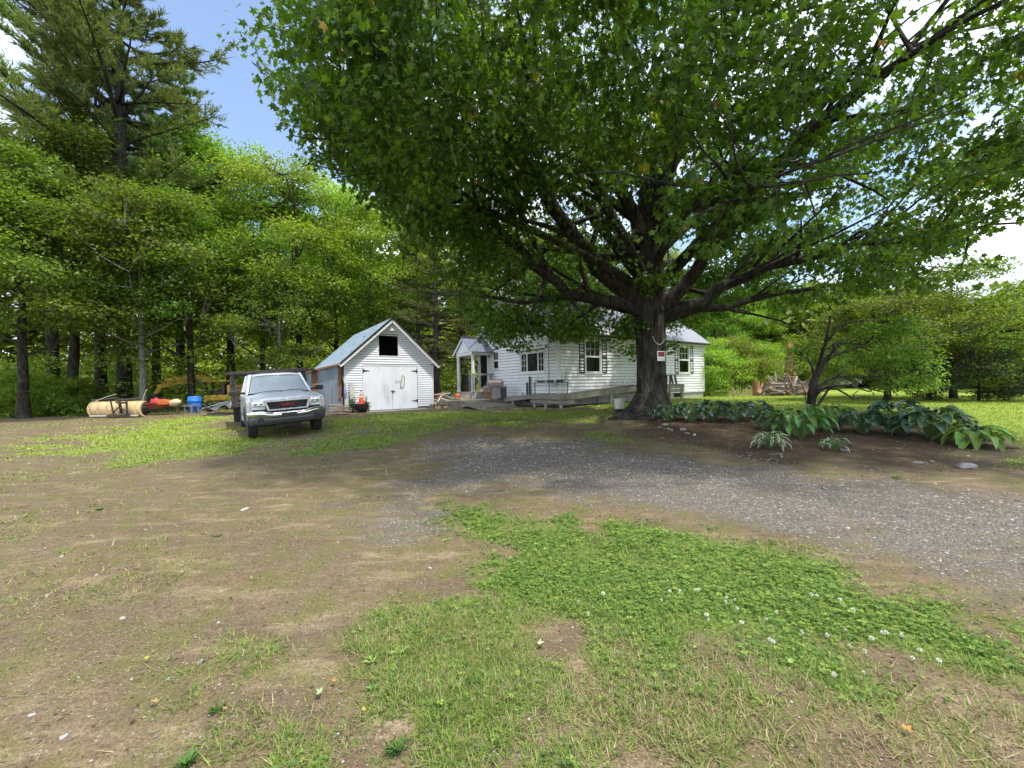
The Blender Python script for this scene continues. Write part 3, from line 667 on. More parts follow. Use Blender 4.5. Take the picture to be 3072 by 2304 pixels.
plant('large_shrub', PR['shrub'], GX(2860, 19.0), 2.8, .92, 'tallest bright green shrub near the right edge of the lawn', 'shrub', 'large shrubs on the right')
plant('large_shrub', PR['shrub'], GX(3130, 24), 4.0, .85, 'shrub cut off by the right edge of the picture', 'shrub', 'large shrubs on the right')
PR['yew'] = plant_proto('yew', deciduous(27, 2.6, .1, 1.7, .06, 120, 50, .11, [(.035, .055, .022), (.06, .08, .035), (.05, .06, .03)], [.4, .3, .3], sprad=.5, limbs=8), BARK_D, LEAF_WOOD)
plant('evergreen_bush', PR['yew'], GX(2935, 17.5), 0, .95, 'dark evergreen bush under the tallest shrub at right', 'bush')
plant('evergreen_bush', PR['yew'], GX(2790, 17.8), 2, .72, 'low dark bush under the spreading shrub at right', 'bush')

# uncountable leaf masses: undergrowth between the trunks and the far wood
def leaf_mass(name, label, pts_fn, n, k, rad, leaf, pal, wts, seed, flat=.5):
    rs = np.random.RandomState(seed); P, D, Nn = [], [], []
    for i in range(n):
        c = pts_fn(rs); p, d, nn = spray(rs, c, np.array([0, 0, .2]), k, rad * (.6 + .8 * rs.rand()), flat, .3); p[:, 2] = np.maximum(p[:, 2], h1(c[0], c[1]) + .03)
        P.append(p); D.append(d); Nn.append(nn)
    P = np.concatenate(P); D = np.concatenate(D); Nn = np.concatenate(Nn)
    V, FF = leaves(P, D, Nn, leaf * (.6 + .8 * rs.rand(len(P))), OVAL_T, OVAL_F)
    o = np_obj(name, V, FF, LEAF_WOOD, leaf_cols(rs, len(P), 4, pal, wts)); tag(o, label, name.split('_')[-1], kind='stuff'); return o
def f_under(rs):
    u = rs.uniform(-500, 1450); Z = rs.uniform(23, 33) if u < 700 else rs.uniform(29, 36); x = (u - 1536) / F * Z; return np.array([x, Z, h1(x, Z) + rs.rand() ** 1.6 * 3.6])
leaf_mass('forest_undergrowth', 'sunlit green undergrowth between the trunks of the wood', f_under, 850, 46, 1.0, .20, [G2, G3, G4], [.2, .45, .35], 41)
def f_clear(rs):
    u = rs.uniform(-700, 1420); Z = rs.uniform(39, 50); x = (u - 1536) / F * Z; return np.array([x, Z, h1(x, Z) + rs.rand() ** 1.2 * 8.5])
leaf_mass('clearing_thicket', 'bright sunlit thicket in the clearing behind the wood', f_clear, 1300, 44, 1.5, .34, [G3, G4, (.30, .36, .06)], [.3, .45, .25], 44)
def f_edge(rs):
    u = rs.uniform(-300, 250); Z = rs.uniform(20, 22.5); x = (u - 1536) / F * Z; return np.array([x, Z, h1(x, Z) + rs.rand() ** 1.6 * 1.3])
leaf_mass('weed_fringe', 'leafy weeds along the edge of the wood at the left', f_edge, 170, 50, .6, .13, [G1, G2, G3], [.3, .5, .2], 42)
def f_far(rs):
    a = R(rs.uniform(-66, 64)); d = rs.uniform(58, 74) if a < R(12) else rs.uniform(46, 62); x, y = d * math.sin(a), d * math.cos(a)
    top = 24 if a < R(12) else (9 if a < R(45) else 6.5)
    return np.array([x, y, .6 + rs.rand() * top])
leaf_mass('distant_woods', 'far wood closing off the view behind the trees', f_far, 2900, 40, 2.8, .95, [G1, G2, G3, G4], [.3, .35, .25, .1], 43, .6)
def hill():
    mb = MB(); rows = []
    for j in range(9):
        row = []
        for i in range(61):
            a = R(-75 + 150 * i / 60); d = 620 + j * 45; e = math.sin(math.pi * j / 8)
            hgt = (32 + 16 * math.sin(a * 3.1 + 1) + 9 * math.sin(a * 9 + 2) + (58 if a > .75 else 0) * min(1, (a - .75) * 3 if a > .75 else 0)) * e
            row.append((d * math.sin(a), d * math.cos(a), hgt - 2))
        rows.append(row)
    mb.grid(rows); o = mb.build('wooded_hill', simple('hill_forest', (.05, .085, .06), (.075, .115, .075), .05, .95, bump=.5, bscale=.3), smooth=True); tag(o, kind='structure')
hill()

# crooked little tree in the hosta bed: limbs traced at their own depth
def crooked_tree():
    base = PG(2428, 1262); Z0 = base.y; rs = np.random.RandomState(8)
    t = thing('crooked_tree', 'small crooked tree with arching bare limbs rising from the hosta bed', 'tree', base)
    B = np.array(base); w = Wood()
    def q(x, y, dz): return np.array(PD(2050 + x / 2.1644, 800 + y / 2.1644, Z0 + dz)) - B
    lim = [([(828, 1000, 0), (832, 890, 0), (845, 760, 0), (870, 700, .05), (900, 640, .1), (945, 590, .15), (985, 540, .2), (975, 500, .25)], .125, .05),
           ([(975, 505, .25), (1010, 496, .3), (1070, 495, .4), (1130, 505, .5)], .05, .02),
           ([(862, 705, .05), (895, 590, -.1), (925, 490, -.2), (950, 370, -.3), (955, 320, -.3)], .06, .025),
           ([(925, 490, -.2), (1000, 410, -.3), (1060, 370, -.2), (1150, 350, 0), (1300, 350, .3), (1420, 380, .5)], .04, .012),
           ([(850, 700, 0), (832, 640, -.1), (800, 590, -.2), (760, 565, -.3)], .045, .012),
           ([(850, 850, 0), (890, 800, -.2), (960, 775, -.4), (1050, 770, -.5), (1130, 785, -.5), (1200, 810, -.4), (1300, 770, -.2)], .05, .012),
           ([(850, 810, 0), (930, 740, .2), (1020, 715, .4), (1200, 715, .6), (1400, 700, .9), (1500, 660, 1)], .045, .012),
           ([(870, 905, -.3), (940, 800, -.2), (1010, 700, 0), (1060, 660, .1), (1110, 610, .2)], .035, .012),
           ([(930, 790, -.3), (1000, 795, -.5), (1060, 830, -.6), (1100, 860, -.6), (1190, 840, -.6)], .035, .012),
           ([(945, 590, .15), (1030, 560, .4), (1140, 520, .6), (1230, 470, .8)], .04, .012),
           ([(1100, 860, -.6), (1105, 830, -.6), (1140, 800, -.6)], .02, .008),
           ([(800, 905, .1), (790, 820, .1), (770, 760, .1)], .015, .006), ([(815, 905, .1), (805, 850, .1), (812, 800, .1)], .018, .008)]
    for pl, a, b in lim: w.branch([q(*p) for p in pl], a, b, 7)
    n0 = len(w.nodes); nodes = np.array(w.nodes); P_, D_, N_ = [], [], []
    rng = [(1050, 1600, 380, 640, 85, (.1, 1.6)), (1250, 1650, 560, 800, 60, (.3, 1.6)), (1150, 1500, 330, 450, 40, (0, 1)), (730, 830, 520, 600, 10, (-.4, 0)), (960, 1060, 560, 680, 8, (0, .3))]
    for x0, x1, y0, y1, n, (a, b) in rng:
        for i in range(n):
            c = q(rs.uniform(x0, x1), rs.uniform(y0, y1), rs.uniform(a, b)); bnode = nodes[((nodes - c) ** 2).sum(1).argmin()]
            w.mb.tube([tuple(bnode), tuple((bnode + c) / 2 + rs.randn(3) * .08), tuple(c)], [.012, .008, .004], 4, cap=False)
            p, d, nn = spray(rs, c, unit(c - bnode), 34, .36, .35, .3); P_.append(p); D_.append(d); N_.append(nn)
    P_ = np.concatenate(P_); D_ = np.concatenate(D_); N_ = np.concatenate(N_)
    V, FF = leaves(P_, D_, N_, .085 * (.7 + .6 * rs.rand(len(P_))), OVAL_T, OVAL_F)
    w.mb.build('trunk', BARK_D, t, smooth=True)
    np_obj('crown', V, FF, LEAF_WOOD, leaf_cols(rs, len(P_), 4, [G1, G2, G3], [.4, .4, .2]), t)
crooked_tree()
# ------------------------------------------------------------------ building materials
def white_boards(name, wear, c1=(.80, .81, .80), c2=(.72, .74, .74), patches=None):
    g = N(name); v = g.oc(); vs_ = g.stretch(v, (.8, .8, 7))
    c = g.mix(g.ramp(g.noise(v, 2.2, 5), [(.35, 0), (.7, 1)]), c1, c2)
    c = g.mix(g.ramp(g.noise(vs_, 1.6, 7, .75), [(.60 - wear * .06, 0), (.72 - wear * .06, .5 + wear * .3)]), c, (.40, .38, .34))
    sp = g.n('ShaderNodeSeparateXYZ'); g.l(v, sp.inputs[0])
    if patches:                                 # flaking paint near the deck
        (x0, x1, z0, z1) = patches
        mx_ = g.math('MULTIPLY', g.ramp(g.math('DIVIDE', sp.outputs[0], 12), [(x0 / 12 - .03, 0), (x0 / 12 + .06, 1)]), g.ramp(g.math('DIVIDE', sp.outputs[0], 12), [(x1 / 12 - .02, 1), (x1 / 12 + .06, 0)]))
        mz_ = g.ramp(g.math('DIVIDE', sp.outputs[2], 8), [(z0 / 8, 1), (z1 / 8, 0)])
        pm = g.math('MULTIPLY', mx_, mz_); nn = g.noise(g.stretch(v, (2.2, 2.2, 14)), 2.0, 7, .75)
        c = g.mix(g.ramp(g.math('ADD', nn, g.math('MULTIPLY', pm, .26)), [(.62, 0), (.70, .85)]), c, (.30, .25, .20))
    return g.done(g.pbsdf(c, .62, normal=g.bump(g.noise(vs_, 9, 5), .25), spec=.3))
M_CLAP = white_boards('white_clapboard', .45)
M_CLAPF = white_boards('white_clapboard_front', .45, patches=(2.2, 5.6, .95, 2.0))
M_CLAPG = white_boards('white_clapboard_garage', .25, (.81, .83, .85), (.75, .77, .80))
M_TRIM = simple('white_trim', (.78, .78, .76), (.68, .68, .65), 4, .55, bump=.1)
M_DOORW = simple('white_door_paint', (.82, .84, .87), (.76, .78, .82), 3, .5, stretch=(5, 5, .6), dirt=.35, dirtc=(.45, .44, .42))
M_SHEATH_SHADE = simple('sheathing_gap_shade', (.22, .20, .18), (.15, .135, .12), 5, .9)  # dark backing colour paints the shadow lines between the clapboards
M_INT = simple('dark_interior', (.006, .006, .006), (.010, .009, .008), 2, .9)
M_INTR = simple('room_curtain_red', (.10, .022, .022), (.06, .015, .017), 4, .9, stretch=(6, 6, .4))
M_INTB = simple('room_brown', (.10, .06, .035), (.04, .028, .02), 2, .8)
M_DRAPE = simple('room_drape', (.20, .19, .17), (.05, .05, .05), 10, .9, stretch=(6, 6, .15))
M_CONC = simple('concrete', (.42, .41, .39), (.32, .31, .29), 5, .9, bump=.3, bscale=30)
M_SHUT = simple('shutter_grey', (.045, .05, .056), (.06, .066, .073), 5, .5)
M_BLACK = simple('black_iron', (.012, .012, .013), (.022, .021, .02), 12, .45, spec=.4)
M_RUST = simple('rusty_board', (.20, .085, .035), (.30, .16, .08), 6, .85, bump=.3, stretch=(4, 4, .6))
M_DECK = simple('weathered_deck', (.17, .155, .125), (.30, .275, .22), 5, .85, bump=.4, bscale=22, stretch=(1, 1, 4), dirt=.5, dirtc=(.09, .10, .05))
M_DECKB = simple('pale_lumber', (.46, .41, .29), (.36, .32, .22), 4, .75, bump=.2, stretch=(2, 2, 4))
def metal_roof(name, c1, c2, rough=.32, metal=.55):
    g = N(name); v = g.oc(); c = g.mix(g.ramp(g.noise(v, 1.2, 5), [(.35, 0), (.7, 1)]), c1, c2)
    return g.done(g.pbsdf(c, g.ramp(g.noise(v, 3, 4), [(.3, rough - .06), (.7, rough + .1)]), metal, g.bump(g.noise(v, 1.6, 3), .08, .05)))
M_ROOFG = metal_roof('roof_pale_blue_metal', (.40, .50, .58), (.48, .57, .64))
M_ROOFH = metal_roof('roof_white_metal', (.72, .73, .78), (.64, .65, .71), .38, .2)
M_ROOFHR = metal_roof('roof_rib_metal', (.20, .21, .25), (.26, .27, .31), .4, .3)
M_ROOFP = metal_roof('roof_grey_metal', (.17, .185, .23), (.22, .24, .29), .35, .5)
def corrugated():
    g = N('corrugated_zinc'); v = g.oc(); st = g.stretch(v, (3, 3, .35))
    c = g.mix(g.ramp(g.noise(st, 2.0, 5), [(.35, 0), (.7, 1)]), (.22, .27, .33), (.36, .41, .47)); c = g.mix(g.ramp(g.noise(v, 2.4, 6, .7), [(.60, 0), (.72, .6)]), c, (.30, .20, .14))
    return g.done(g.pbsdf(c, .42, .6, spec=.5))
M_CORR = corrugated()
def glass_mat():
    g = N('window_glass'); lw = g.n('ShaderNodeLayerWeight'); lw.inputs[0].default_value = .5; fac = g.math('ADD', g.math('MULTIPLY', g.math('POWER', lw.outputs['Facing'], 4.0), .7), .05)
    gl = g.n('ShaderNodeBsdfGlossy'); gl.inputs['Roughness'].default_value = .03; tr = g.n('ShaderNodeBsdfTransparent'); tr.inputs[0].default_value = (.82, .86, .84, 1)
    mx_ = g.n('ShaderNodeMixShader'); g.l(fac, mx_.inputs[0]); g.l(tr.outputs[0], mx_.inputs[1]); g.l(gl.outputs[0], mx_.inputs[2])
    return g.done(mx_.outputs[0])
M_GLASS = glass_mat()

# wall frames: (origin, along, out) in the local frame of a building; boards are mapped from (s, z) on the wall
class Wall:
    def __init__(s, o, along, out): s.o = Vector(o); s.a = Vector(along); s.n = Vector(out)
    def p(s, t, z, d=0.0): return s.o + s.a * t + s.n * d + Vector((0, 0, z))
def clapboards(root, wall, z0, z1, span, openings, expo, mat, seed=0):
    """span(z)->(a,b). One object per board."""
    rs = random.Random(seed); z = z0
    while z < z1 - .01:
        zt = min(z + expo, z1); a0, b0 = span(z); a1, b1 = span(zt); zm = (z + zt) / 2
        segs = [(a0, b0, a1, b1)]
        for (x0, x1, y0, y1) in openings:
            if y0 < zm < y1:
                new = []
                for (p0, q0, p1, q1) in segs:
                    if x1 <= min(p0, p1) or x0 >= max(q0, q1): new.append((p0, q0, p1, q1)); continue
                    if max(p0, p1) < x0 - .02: new.append((p0, x0, p1, x0))
                    if min(q0, q1) > x1 + .02: new.append((x1, q0, x1, q1))
                segs = new
        cut = []
        for (p0, q0, p1, q1) in segs:               # butt joints in long boards
            if q0 - p0 > 4.2:
                j = p0 + (q0 - p0) * rs.uniform(.3, .7); cut += [(p0, j - .002, p1, j - .002), (j + .002, q0, j + .002, q1)]
            else: cut.append((p0, q0, p1, q1))
        for (p0, q0, p1, q1) in cut:
            if q0 - p0 < .02 and q1 - p1 < .02: continue
            j = rs.uniform(-.0015, .0015); mb = MB()
            zg = z + .020 * expo / .155; V = [wall.p(p0, zg, .002), wall.p(q0, zg, .002), wall.p(q0, zg, .044 + j), wall.p(p0, zg, .044 + j), wall.p(p1, zt, .002), wall.p(q1, zt, .002), wall.p(q1, zt + .0, .012 + j), wall.p(p1, zt, .012 + j)]  # groove shaped to draw the shadow line under each board
            mb.add(V, [(0, 1, 2, 3), (4, 7, 6, 5), (3, 2, 6, 7), (0, 4, 5, 1), (1, 5, 6, 2), (0, 3, 7, 4)]); mb.build('clapboard', mat, root)
        z = zt
def wbox(mb, wall, t0, t1, z0, z1, d0, d1):
    P = [wall.p(t, z, d) for d in (d0, d1) for z in (z0, z1) for t in (t0, t1)]
    return mb.add(P, [(0, 1, 3, 2), (4, 6, 7, 5), (0, 4, 5, 1), (2, 3, 7, 6), (0, 2, 6, 4), (1, 5, 7, 3)])
def window(root, wall, t0, t1, z0, z1, sashes, back, label=None, trim=.09, shutters=0, sill=True):
    """sashes: list of (t0,t1,z0,z1,cols,rows) in fractions of the opening; every pane is its own pane of glass"""
    f = MB()
    wbox(f, wall, t0 - trim, t0, z0 - .02, z1 + trim, .0, .045); wbox(f, wall, t1, t1 + trim, z0 - .02, z1 + trim, .0, .045)
    wbox(f, wall, t0, t1, z1, z1 + trim, .0, .047); 
    if sill: wbox(f, wall, t0 - trim - .03, t1 + trim + .03, z0 - .08, z0 - .02, .0, .075)
    fr = f.build('window', M_TRIM, root)
    if label: fr['label'] = label
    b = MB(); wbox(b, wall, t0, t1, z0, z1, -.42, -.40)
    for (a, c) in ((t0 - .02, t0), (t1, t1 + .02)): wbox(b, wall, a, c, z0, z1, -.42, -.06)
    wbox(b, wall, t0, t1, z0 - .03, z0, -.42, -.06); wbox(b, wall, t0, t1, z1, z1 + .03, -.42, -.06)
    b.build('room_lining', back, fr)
    w, h = t1 - t0, z1 - z0
    for (a, c, e, g_, nc, nr) in sashes:
        A, C, E, G = t0 + w * a, t0 + w * c, z0 + h * e, z0 + h * g_; s = .04; q = MB(); dd = (-.02, .02) if e < .3 else (-.035, .005)
        wbox(q, wall, A, A + s, E, G, *dd); wbox(q, wall, C - s, C, E, G, *dd); wbox(q, wall, A + s, C - s, E, E + s, *dd); wbox(q, wall, A + s, C - s, G - s, G, *dd)
        iw, ih = C - A - 2 * s, G - E - 2 * s; mw = .02
        for i in range(1, nc): wbox(q, wall, A + s + iw * i / nc - mw / 2, A + s + iw * i / nc + mw / 2, E + s, G - s, dd[0] + .005, dd[1] - .004)
        for j in range(1, nr): wbox(q, wall, A + s, C - s, E + s + ih * j / nr - mw / 2, E + s + ih * j / nr + mw / 2, dd[0] + .007, dd[1] - .006)
        q.build('sash', M_TRIM, fr)
        for i in range(nc):
            for j in range(nr):
                p = MB(); wbox(p, wall, A + s + iw * i / nc + .004, A + s + iw * (i + 1) / nc - .004, E + s + ih * j / nr + .004, E + s + ih * (j + 1) / nr - .004, dd[0] + .012, dd[0] + .015); p.build('pane', M_GLASS, fr)
    if shutters:
        for a in (t0 - trim - shutters - .01, t1 + trim + .01):
            s = MB(); wbox(s, wall, a, a + .05, z0 - .06, z1 + trim, .0, .05); wbox(s, wall, a + shutters - .05, a + shutters, z0 - .06, z1 + trim, .0, .05)
            for zz in (z0 - .06, (z0 + z1) / 2 - .04, z1 + trim - .08): wbox(s, wall, a + .05, a + shutters - .05, zz, zz + .08, .0, .048)
            so_ = s.build('shutter', M_SHUT, root); k = MB(); nl_ = 26
            for i in range(nl_):
                zz = z0 - .06 + (z1 + trim - z0 + .06) * (i + .1) / nl_; k.add([wall.p(a + .05, zz, .035), wall.p(a + shutters - .05, zz, .035), wall.p(a + shutters - .05, zz + .045, .012), wall.p(a + .05, zz + .045, .012)], [(0, 1, 2, 3)])
            k.build('louvres', M_SHUT, so_, solid=.006)
    return fr
def roof_slope(root, e0, e1, r1, r0, mat, name='roof', rib=.23, ribm=None, ribh=.02, npan=0, th=.05):
    """e0-e1 eave edge, r0-r1 ridge edge. A sheet of metal panels with standing ribs"""
    e0, e1, r0, r1 = map(Vector, (e0, e1, r0, r1)); n = (e1 - e0).cross(r0 - e0).normalized()
    if n.z < 0: n = -n
    mb = MB(); mb.add([e0, e1, r1, r0, e0 - n * th, e1 - n * th, r1 - n * th, r0 - n * th], [(0, 1, 2, 3), (7, 6, 5, 4), (0, 4, 5, 1), (1, 5, 6, 2), (2, 6, 7, 3), (3, 7, 4, 0)])
    ro = mb.build(name, mat, root); L = (e1 - e0).length; k = int(L / rib)
    for i in range(k + 1):
        t = (i + .5) / (k + 1); a = e0.lerp(e1, t) + n * ribh * .5; b = r0.lerp(r1, t) + n * ribh * .5
        q = MB(); q.bar(a, b, .035, ribh, n); q.build('roof_rib', ribm or mat, ro)
    return ro

# ------------------------------------------------------------------ house
HX, HY = 2.14, 18.0; HL, HW = 12.33, 7.2
def house():
    t = thing('house', 'white clapboard cape house with pale metal roof and grey shutters behind the maple', 'house', (HX, HY, 0), R(35))
    zb, zw, EV = .86, 4.02, 3.92; pitch = math.tan(R(40)); RZ = zw + HW / 2 * pitch
    F_ = Wall((0, 0, 0), (1, 0, 0), (0, -1, 0)); G_ = Wall((0, 0, 0), (0, 1, 0), (-1, 0, 0)); E_ = Wall((HL, 0, 0), (0, 1, 0), (1, 0, 0))
    found = MB(); found.b2(.04, HL - .04, .04, HW - .04, .1, zb + .01)
    fo = found.build('foundation', M_CONC, t)
    vent = MB(); vent.b2(9.1, 10.05, .02, .05, .55, .80); vent.build('crawl_vent', M_INT, fo)
    ops_f = [(1.75, 2.76, 2.0, 3.54), (5.55, 6.55, 1.2, 3.45), (9.57, 10.61, 2.0, 3.54)]
    ops_g = [(4.98, 5.52, 2.36, 3.33), (1.0, 2.86, 2.08, 3.04), (6.18, 6.98, 1.33, 3.31), (3.0, 4.2, 4.95, 6.05)]
    core = MB(); core.b2(.005, HL - .005, .6, HW - .005, zb, zw); core.build('core', M_INT, t)
    def backing(name, wall, ops, poly):
        """sheathing coloured dark as the shade between boards, with real holes for the openings"""
        s0 = min(p[0] for p in poly); mb = MB(); xs = sorted(set([p[0] for p in poly] + [q for o in ops for q in o[:2]])); zs = sorted(set([zb, zw] + [q for o in ops for q in o[2:] if q < zw]))
        for i in range(len(xs) - 1):
            for j in range(len(zs) - 1):
                xm, zm = (xs[i] + xs[i + 1]) / 2, (zs[j] + zs[j + 1]) / 2
                if any(o[0] < xm < o[1] and o[2] < zm < o[3] for o in ops): continue
                wbox(mb, wall, xs[i], xs[i + 1], zs[j], zs[j + 1], -.06, 0)
        return mb.build(name, M_SHEATH_SHADE, t)
    wf = backing('wall', F_, ops_f, [(0, 0), (HL, 0)]); wg = backing('wall', G_, ops_g, [(0, 0), (HW, 0)])
    gt = MB()
    gt.prism([(0, zw), (HW, zw), (HW / 2, RZ)], .0, .05, 'x'); gt.build('gable', M_SHEATH_SHADE, t); gt = MB(); gt.prism([(0, zw), (HW, zw), (HW / 2, RZ)], HL - .05, HL, 'x'); gt.build('gable', M_TRIM, t)
    ew = MB(); wbox(ew, E_, 0, HW, zb, zw, -.06, 0); ew.build('wall', M_CLAP, t)
    clapboards(wf, F_, zb, zw, lambda z: (.09, HL - .09), [(a - .09, b + .09, c - .05, d + .09) for a, b, c, d in ops_f], .155, M_CLAPF, 1)
    clapboards(wg, G_, zb, zw, lambda z: (.09, HW - .09), [(a - .09, b + .09, c - .05, d + .09) for a, b, c, d in ops_g[:3]], .155, M_CLAP, 2)
    gspan = lambda z: (max(0.0, (z - zw) / pitch) + .02, HW - max(0.0, (z - zw) / pitch) - .02)
    clapboards(wg, G_, zw, RZ - .15, gspan, [(ops_g[3][0] - .09, ops_g[3][1] + .09, ops_g[3][2] - .05, ops_g[3][3] + .09)], .155, M_CLAP, 3)
    for (x, y, nx, ny) in ((0, 0, 1, 1), (HL, 0, -1, 1), (0, HW, 1, -1)):
        c = MB(); c.b2(min(x - .03 * nx, x + .09 * nx), max(x - .03 * nx, x + .09 * nx), min(y - .03 * ny, y + .09 * ny), max(y - .03 * ny, y + .09 * ny), zb - .04, zw - .02); c.build('corner_board', M_TRIM, t)
    wt = MB(); wbox(wt, F_, .1, HL - .1, zb - .05, zb - .002, .0, .04); wbox(wt, G_, .1, HW - .1, zb - .05, zb - .002, .0, .04); wt.build('water_table', M_TRIM, t)
    dh = lambda: [(0, 1, 0, .5, 1, 1), (0, 1, .5, 1, 3, 2)]
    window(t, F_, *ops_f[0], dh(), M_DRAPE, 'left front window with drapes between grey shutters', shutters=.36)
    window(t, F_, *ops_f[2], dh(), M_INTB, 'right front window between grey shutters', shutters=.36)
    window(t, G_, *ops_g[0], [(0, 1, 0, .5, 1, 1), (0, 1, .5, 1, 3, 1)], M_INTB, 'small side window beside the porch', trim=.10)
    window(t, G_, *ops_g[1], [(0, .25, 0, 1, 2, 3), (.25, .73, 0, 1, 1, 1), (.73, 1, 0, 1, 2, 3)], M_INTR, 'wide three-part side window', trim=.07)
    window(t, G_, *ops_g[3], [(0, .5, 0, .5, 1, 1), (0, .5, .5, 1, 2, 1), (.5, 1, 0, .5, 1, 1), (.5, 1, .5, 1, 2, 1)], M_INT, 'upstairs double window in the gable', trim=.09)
    def door(wall, o, lite, label, parent_col):
        a, b, c, d = o; f = MB()
        wbox(f, wall, a - .11, a, c - .02, d + .11, 0, .05); wbox(f, wall, b, b + .11, c - .02, d + .11, 0, .05); wbox(f, wall, a, b, d, d + .11, 0, .052); fr = f.build('door_frame', M_TRIM, t)
        q = MB(); lt0, lt1, lz0, lz1 = a + .16, b - .16, c + (d - c) * lite[0], c + (d - c) * lite[1]
        wbox(q, wall, a, lt0, c, d, -.05, -.01); wbox(q, wall, lt1, b, c, d, -.05, -.01); wbox(q, wall, lt0, lt1, c, lz0, -.05, -.011); wbox(q, wall, lt0, lt1, lz1, d, -.05, -.011)
        do = q.build('door', M_DOORW, t); do['label'] = label
        p = MB(); wbox(p, wall, lt0, lt1, lz0, lz1, -.035, -.03); p.build('pane', M_GLASS, do)
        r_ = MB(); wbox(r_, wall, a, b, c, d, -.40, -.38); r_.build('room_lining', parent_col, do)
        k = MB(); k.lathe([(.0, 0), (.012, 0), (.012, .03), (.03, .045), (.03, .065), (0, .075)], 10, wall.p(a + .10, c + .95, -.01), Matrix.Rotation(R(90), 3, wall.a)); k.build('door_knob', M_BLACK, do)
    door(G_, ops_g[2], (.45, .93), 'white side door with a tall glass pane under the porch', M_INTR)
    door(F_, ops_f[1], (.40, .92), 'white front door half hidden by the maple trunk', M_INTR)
    # main roof
    o = .30; og = .28; ze = zw - .27 + .02
    ze = zw - o * pitch + .10; zr = RZ + .10
    roof_slope(t, (-og, -o, ze), (HL + og, -o, ze), (HL + og, HW / 2, zr), (-og, HW / 2, zr), M_ROOFH, rib=.23, ribm=M_ROOFHR, ribh=.03)
    roof_slope(t, (-og, HW + o, ze), (HL + og, HW + o, ze), (HL + og, HW / 2, zr), (-og, HW / 2, zr), M_ROOFH, rib=.6, ribm=M_ROOFHR)
    rc = MB(); rc.bar((-og, HW / 2, zr + .03), (HL + og, HW / 2, zr + .03), .26, .03); rc.build('ridge_cap', M_ROOFHR, t)
    fa = MB(); fa.b2(-og, HL + og, -o + .005, -o + .03, ze - .16, ze - .055); fa.build('fascia', M_BLACK, t)
    sf = MB(); sf.b2(-og + .03, HL + og - .03, -o + .03, -.03, ze - .16, ze - .135); sf.build('soffit', M_TRIM, t)
    for y0, y1 in ((-o, HW / 2), (HW + o, HW / 2)):                 # rake boards and their soffits on the gable end
        rk = MB(); n_ = Vector((0, y1 - y0, zr - ze)); rk.bar((-og + .015, y0, ze - .15), (-og + .015, y1, zr - .15), .03, .17, Vector((0, -(zr - ze) * (1 if y1 > y0 else -1), abs(y1 - y0)))); rk.build('rake_board', M_TRIM, t)
        rs_ = MB(); rs_.bar((-og / 2 + .02, y0 + (.32 if y1 > y0 else -.32), ze + .32 * pitch - .13), (-og / 2 + .02, y1, zr - .13), og - .06, .02, Vector((0, -(zr - ze) * (1 if y1 > y0 else -1), abs(y1 - y0)))); rs_.build('rake_soffit', M_TRIM, t)
    rt = MB(); rt.b2(-og, .45, -o - .01, .0, ze - .27, ze - .165); rt.build('eave_return', M_TRIM, t)
    ch = MB(); ch.b2(5.2, 5.85, HW / 2 + .1, HW / 2 + .75, zr - .4, zr + 1.0); co = ch.build('chimney', simple('chimney_brick', (.20, .13, .10), (.28, .22, .19), 9, .9, bump=.4), t)
    cc = MB(); cc.b2(5.12, 5.93, HW / 2 + .02, HW / 2 + .83, zr + 1.0, zr + 1.08); cc.build('chimney_cap', M_ROOFHR, co)
    # conduit, lamp, vent, meter
    cd = MB(); cd.tube([(-.06, .62, zb), (-.06, .62, 5.0)], .014, 6); cd.tube([(-.06, .52, 3.4), (-.06, .52, 5.0)], .012, 6); cd.tube([(-.06, .62, 5.0), (-.25, .6, 5.1), (-.3, .55, 5.2)], .02, 6); cd.build('service_conduit', simple('grey_conduit', (.18, .19, .21), None, 5, .5), t)
    for (x, z, w_) in ((F_, 3.02, 5.25), (G_, 3.1, 5.92)):
        lp = MB(); c_ = x.p(w_, z, .06); lp.lathe([(.0, 0), (.05, .0), (.07, .05), (.05, .14), (.0, .17)], 10, c_); lp.box(x.p(w_, z + .05, .02), (.08, .08, .14)); lp.build('porch_lamp', M_BLACK, t)
    vn = MB(); wbox(vn, G_, 6.05, 6.25, 4.22, 4.44, .02, .05); vo = vn.build('gable_vent', M_TRIM, t); v2 = MB()
    for i in range(4): wbox(v2, G_, 6.07, 6.23, 4.25 + i * .045, 4.27 + i * .045, .05, .054)
    v2.build('vent_slots', M_INT, vo)
    for (s_, hgt) in ((2.25, .95), (2.02, 1.25)):
        pp = MB(); pp.tube([G_.p(s_, zb - .25, .12), G_.p(s_, zb - .25 + hgt, .12)], .045, 8); pp.build('vent_pipe', M_BLACK, t)
    fb = MB(); fb.tube([G_.p(2.6, zb + .12, .05), G_.p(2.6, zb + .12, .16), G_.p(2.6, zb + .05, .18)], .02, 6); fb.box(G_.p(2.6, zb + .18, .12), (.1, .02, .02)); fb.build('hose_tap', M_BLACK, t)
    # porch
    py0, py1, pd = 5.46, 7.50, 1.4; pr, pe = 4.22, 3.40; yc = (py0 + py1) / 2
    slab = MB(); slab.b2(-pd - .05, -.05, py0 + .05, py1 - .05, .25, 1.09); slab.build('porch_floor', M_CONC, t)
    for i, (dx, z) in enumerate(((.32, .93), (.62, .76))):
        s_ = MB(); s_.b2(-pd - .05 - dx, -pd - .052 - dx + .32, py0 + .25, py1 - .1, .3, z); s_.build('porch_step', M_DECKB, t)
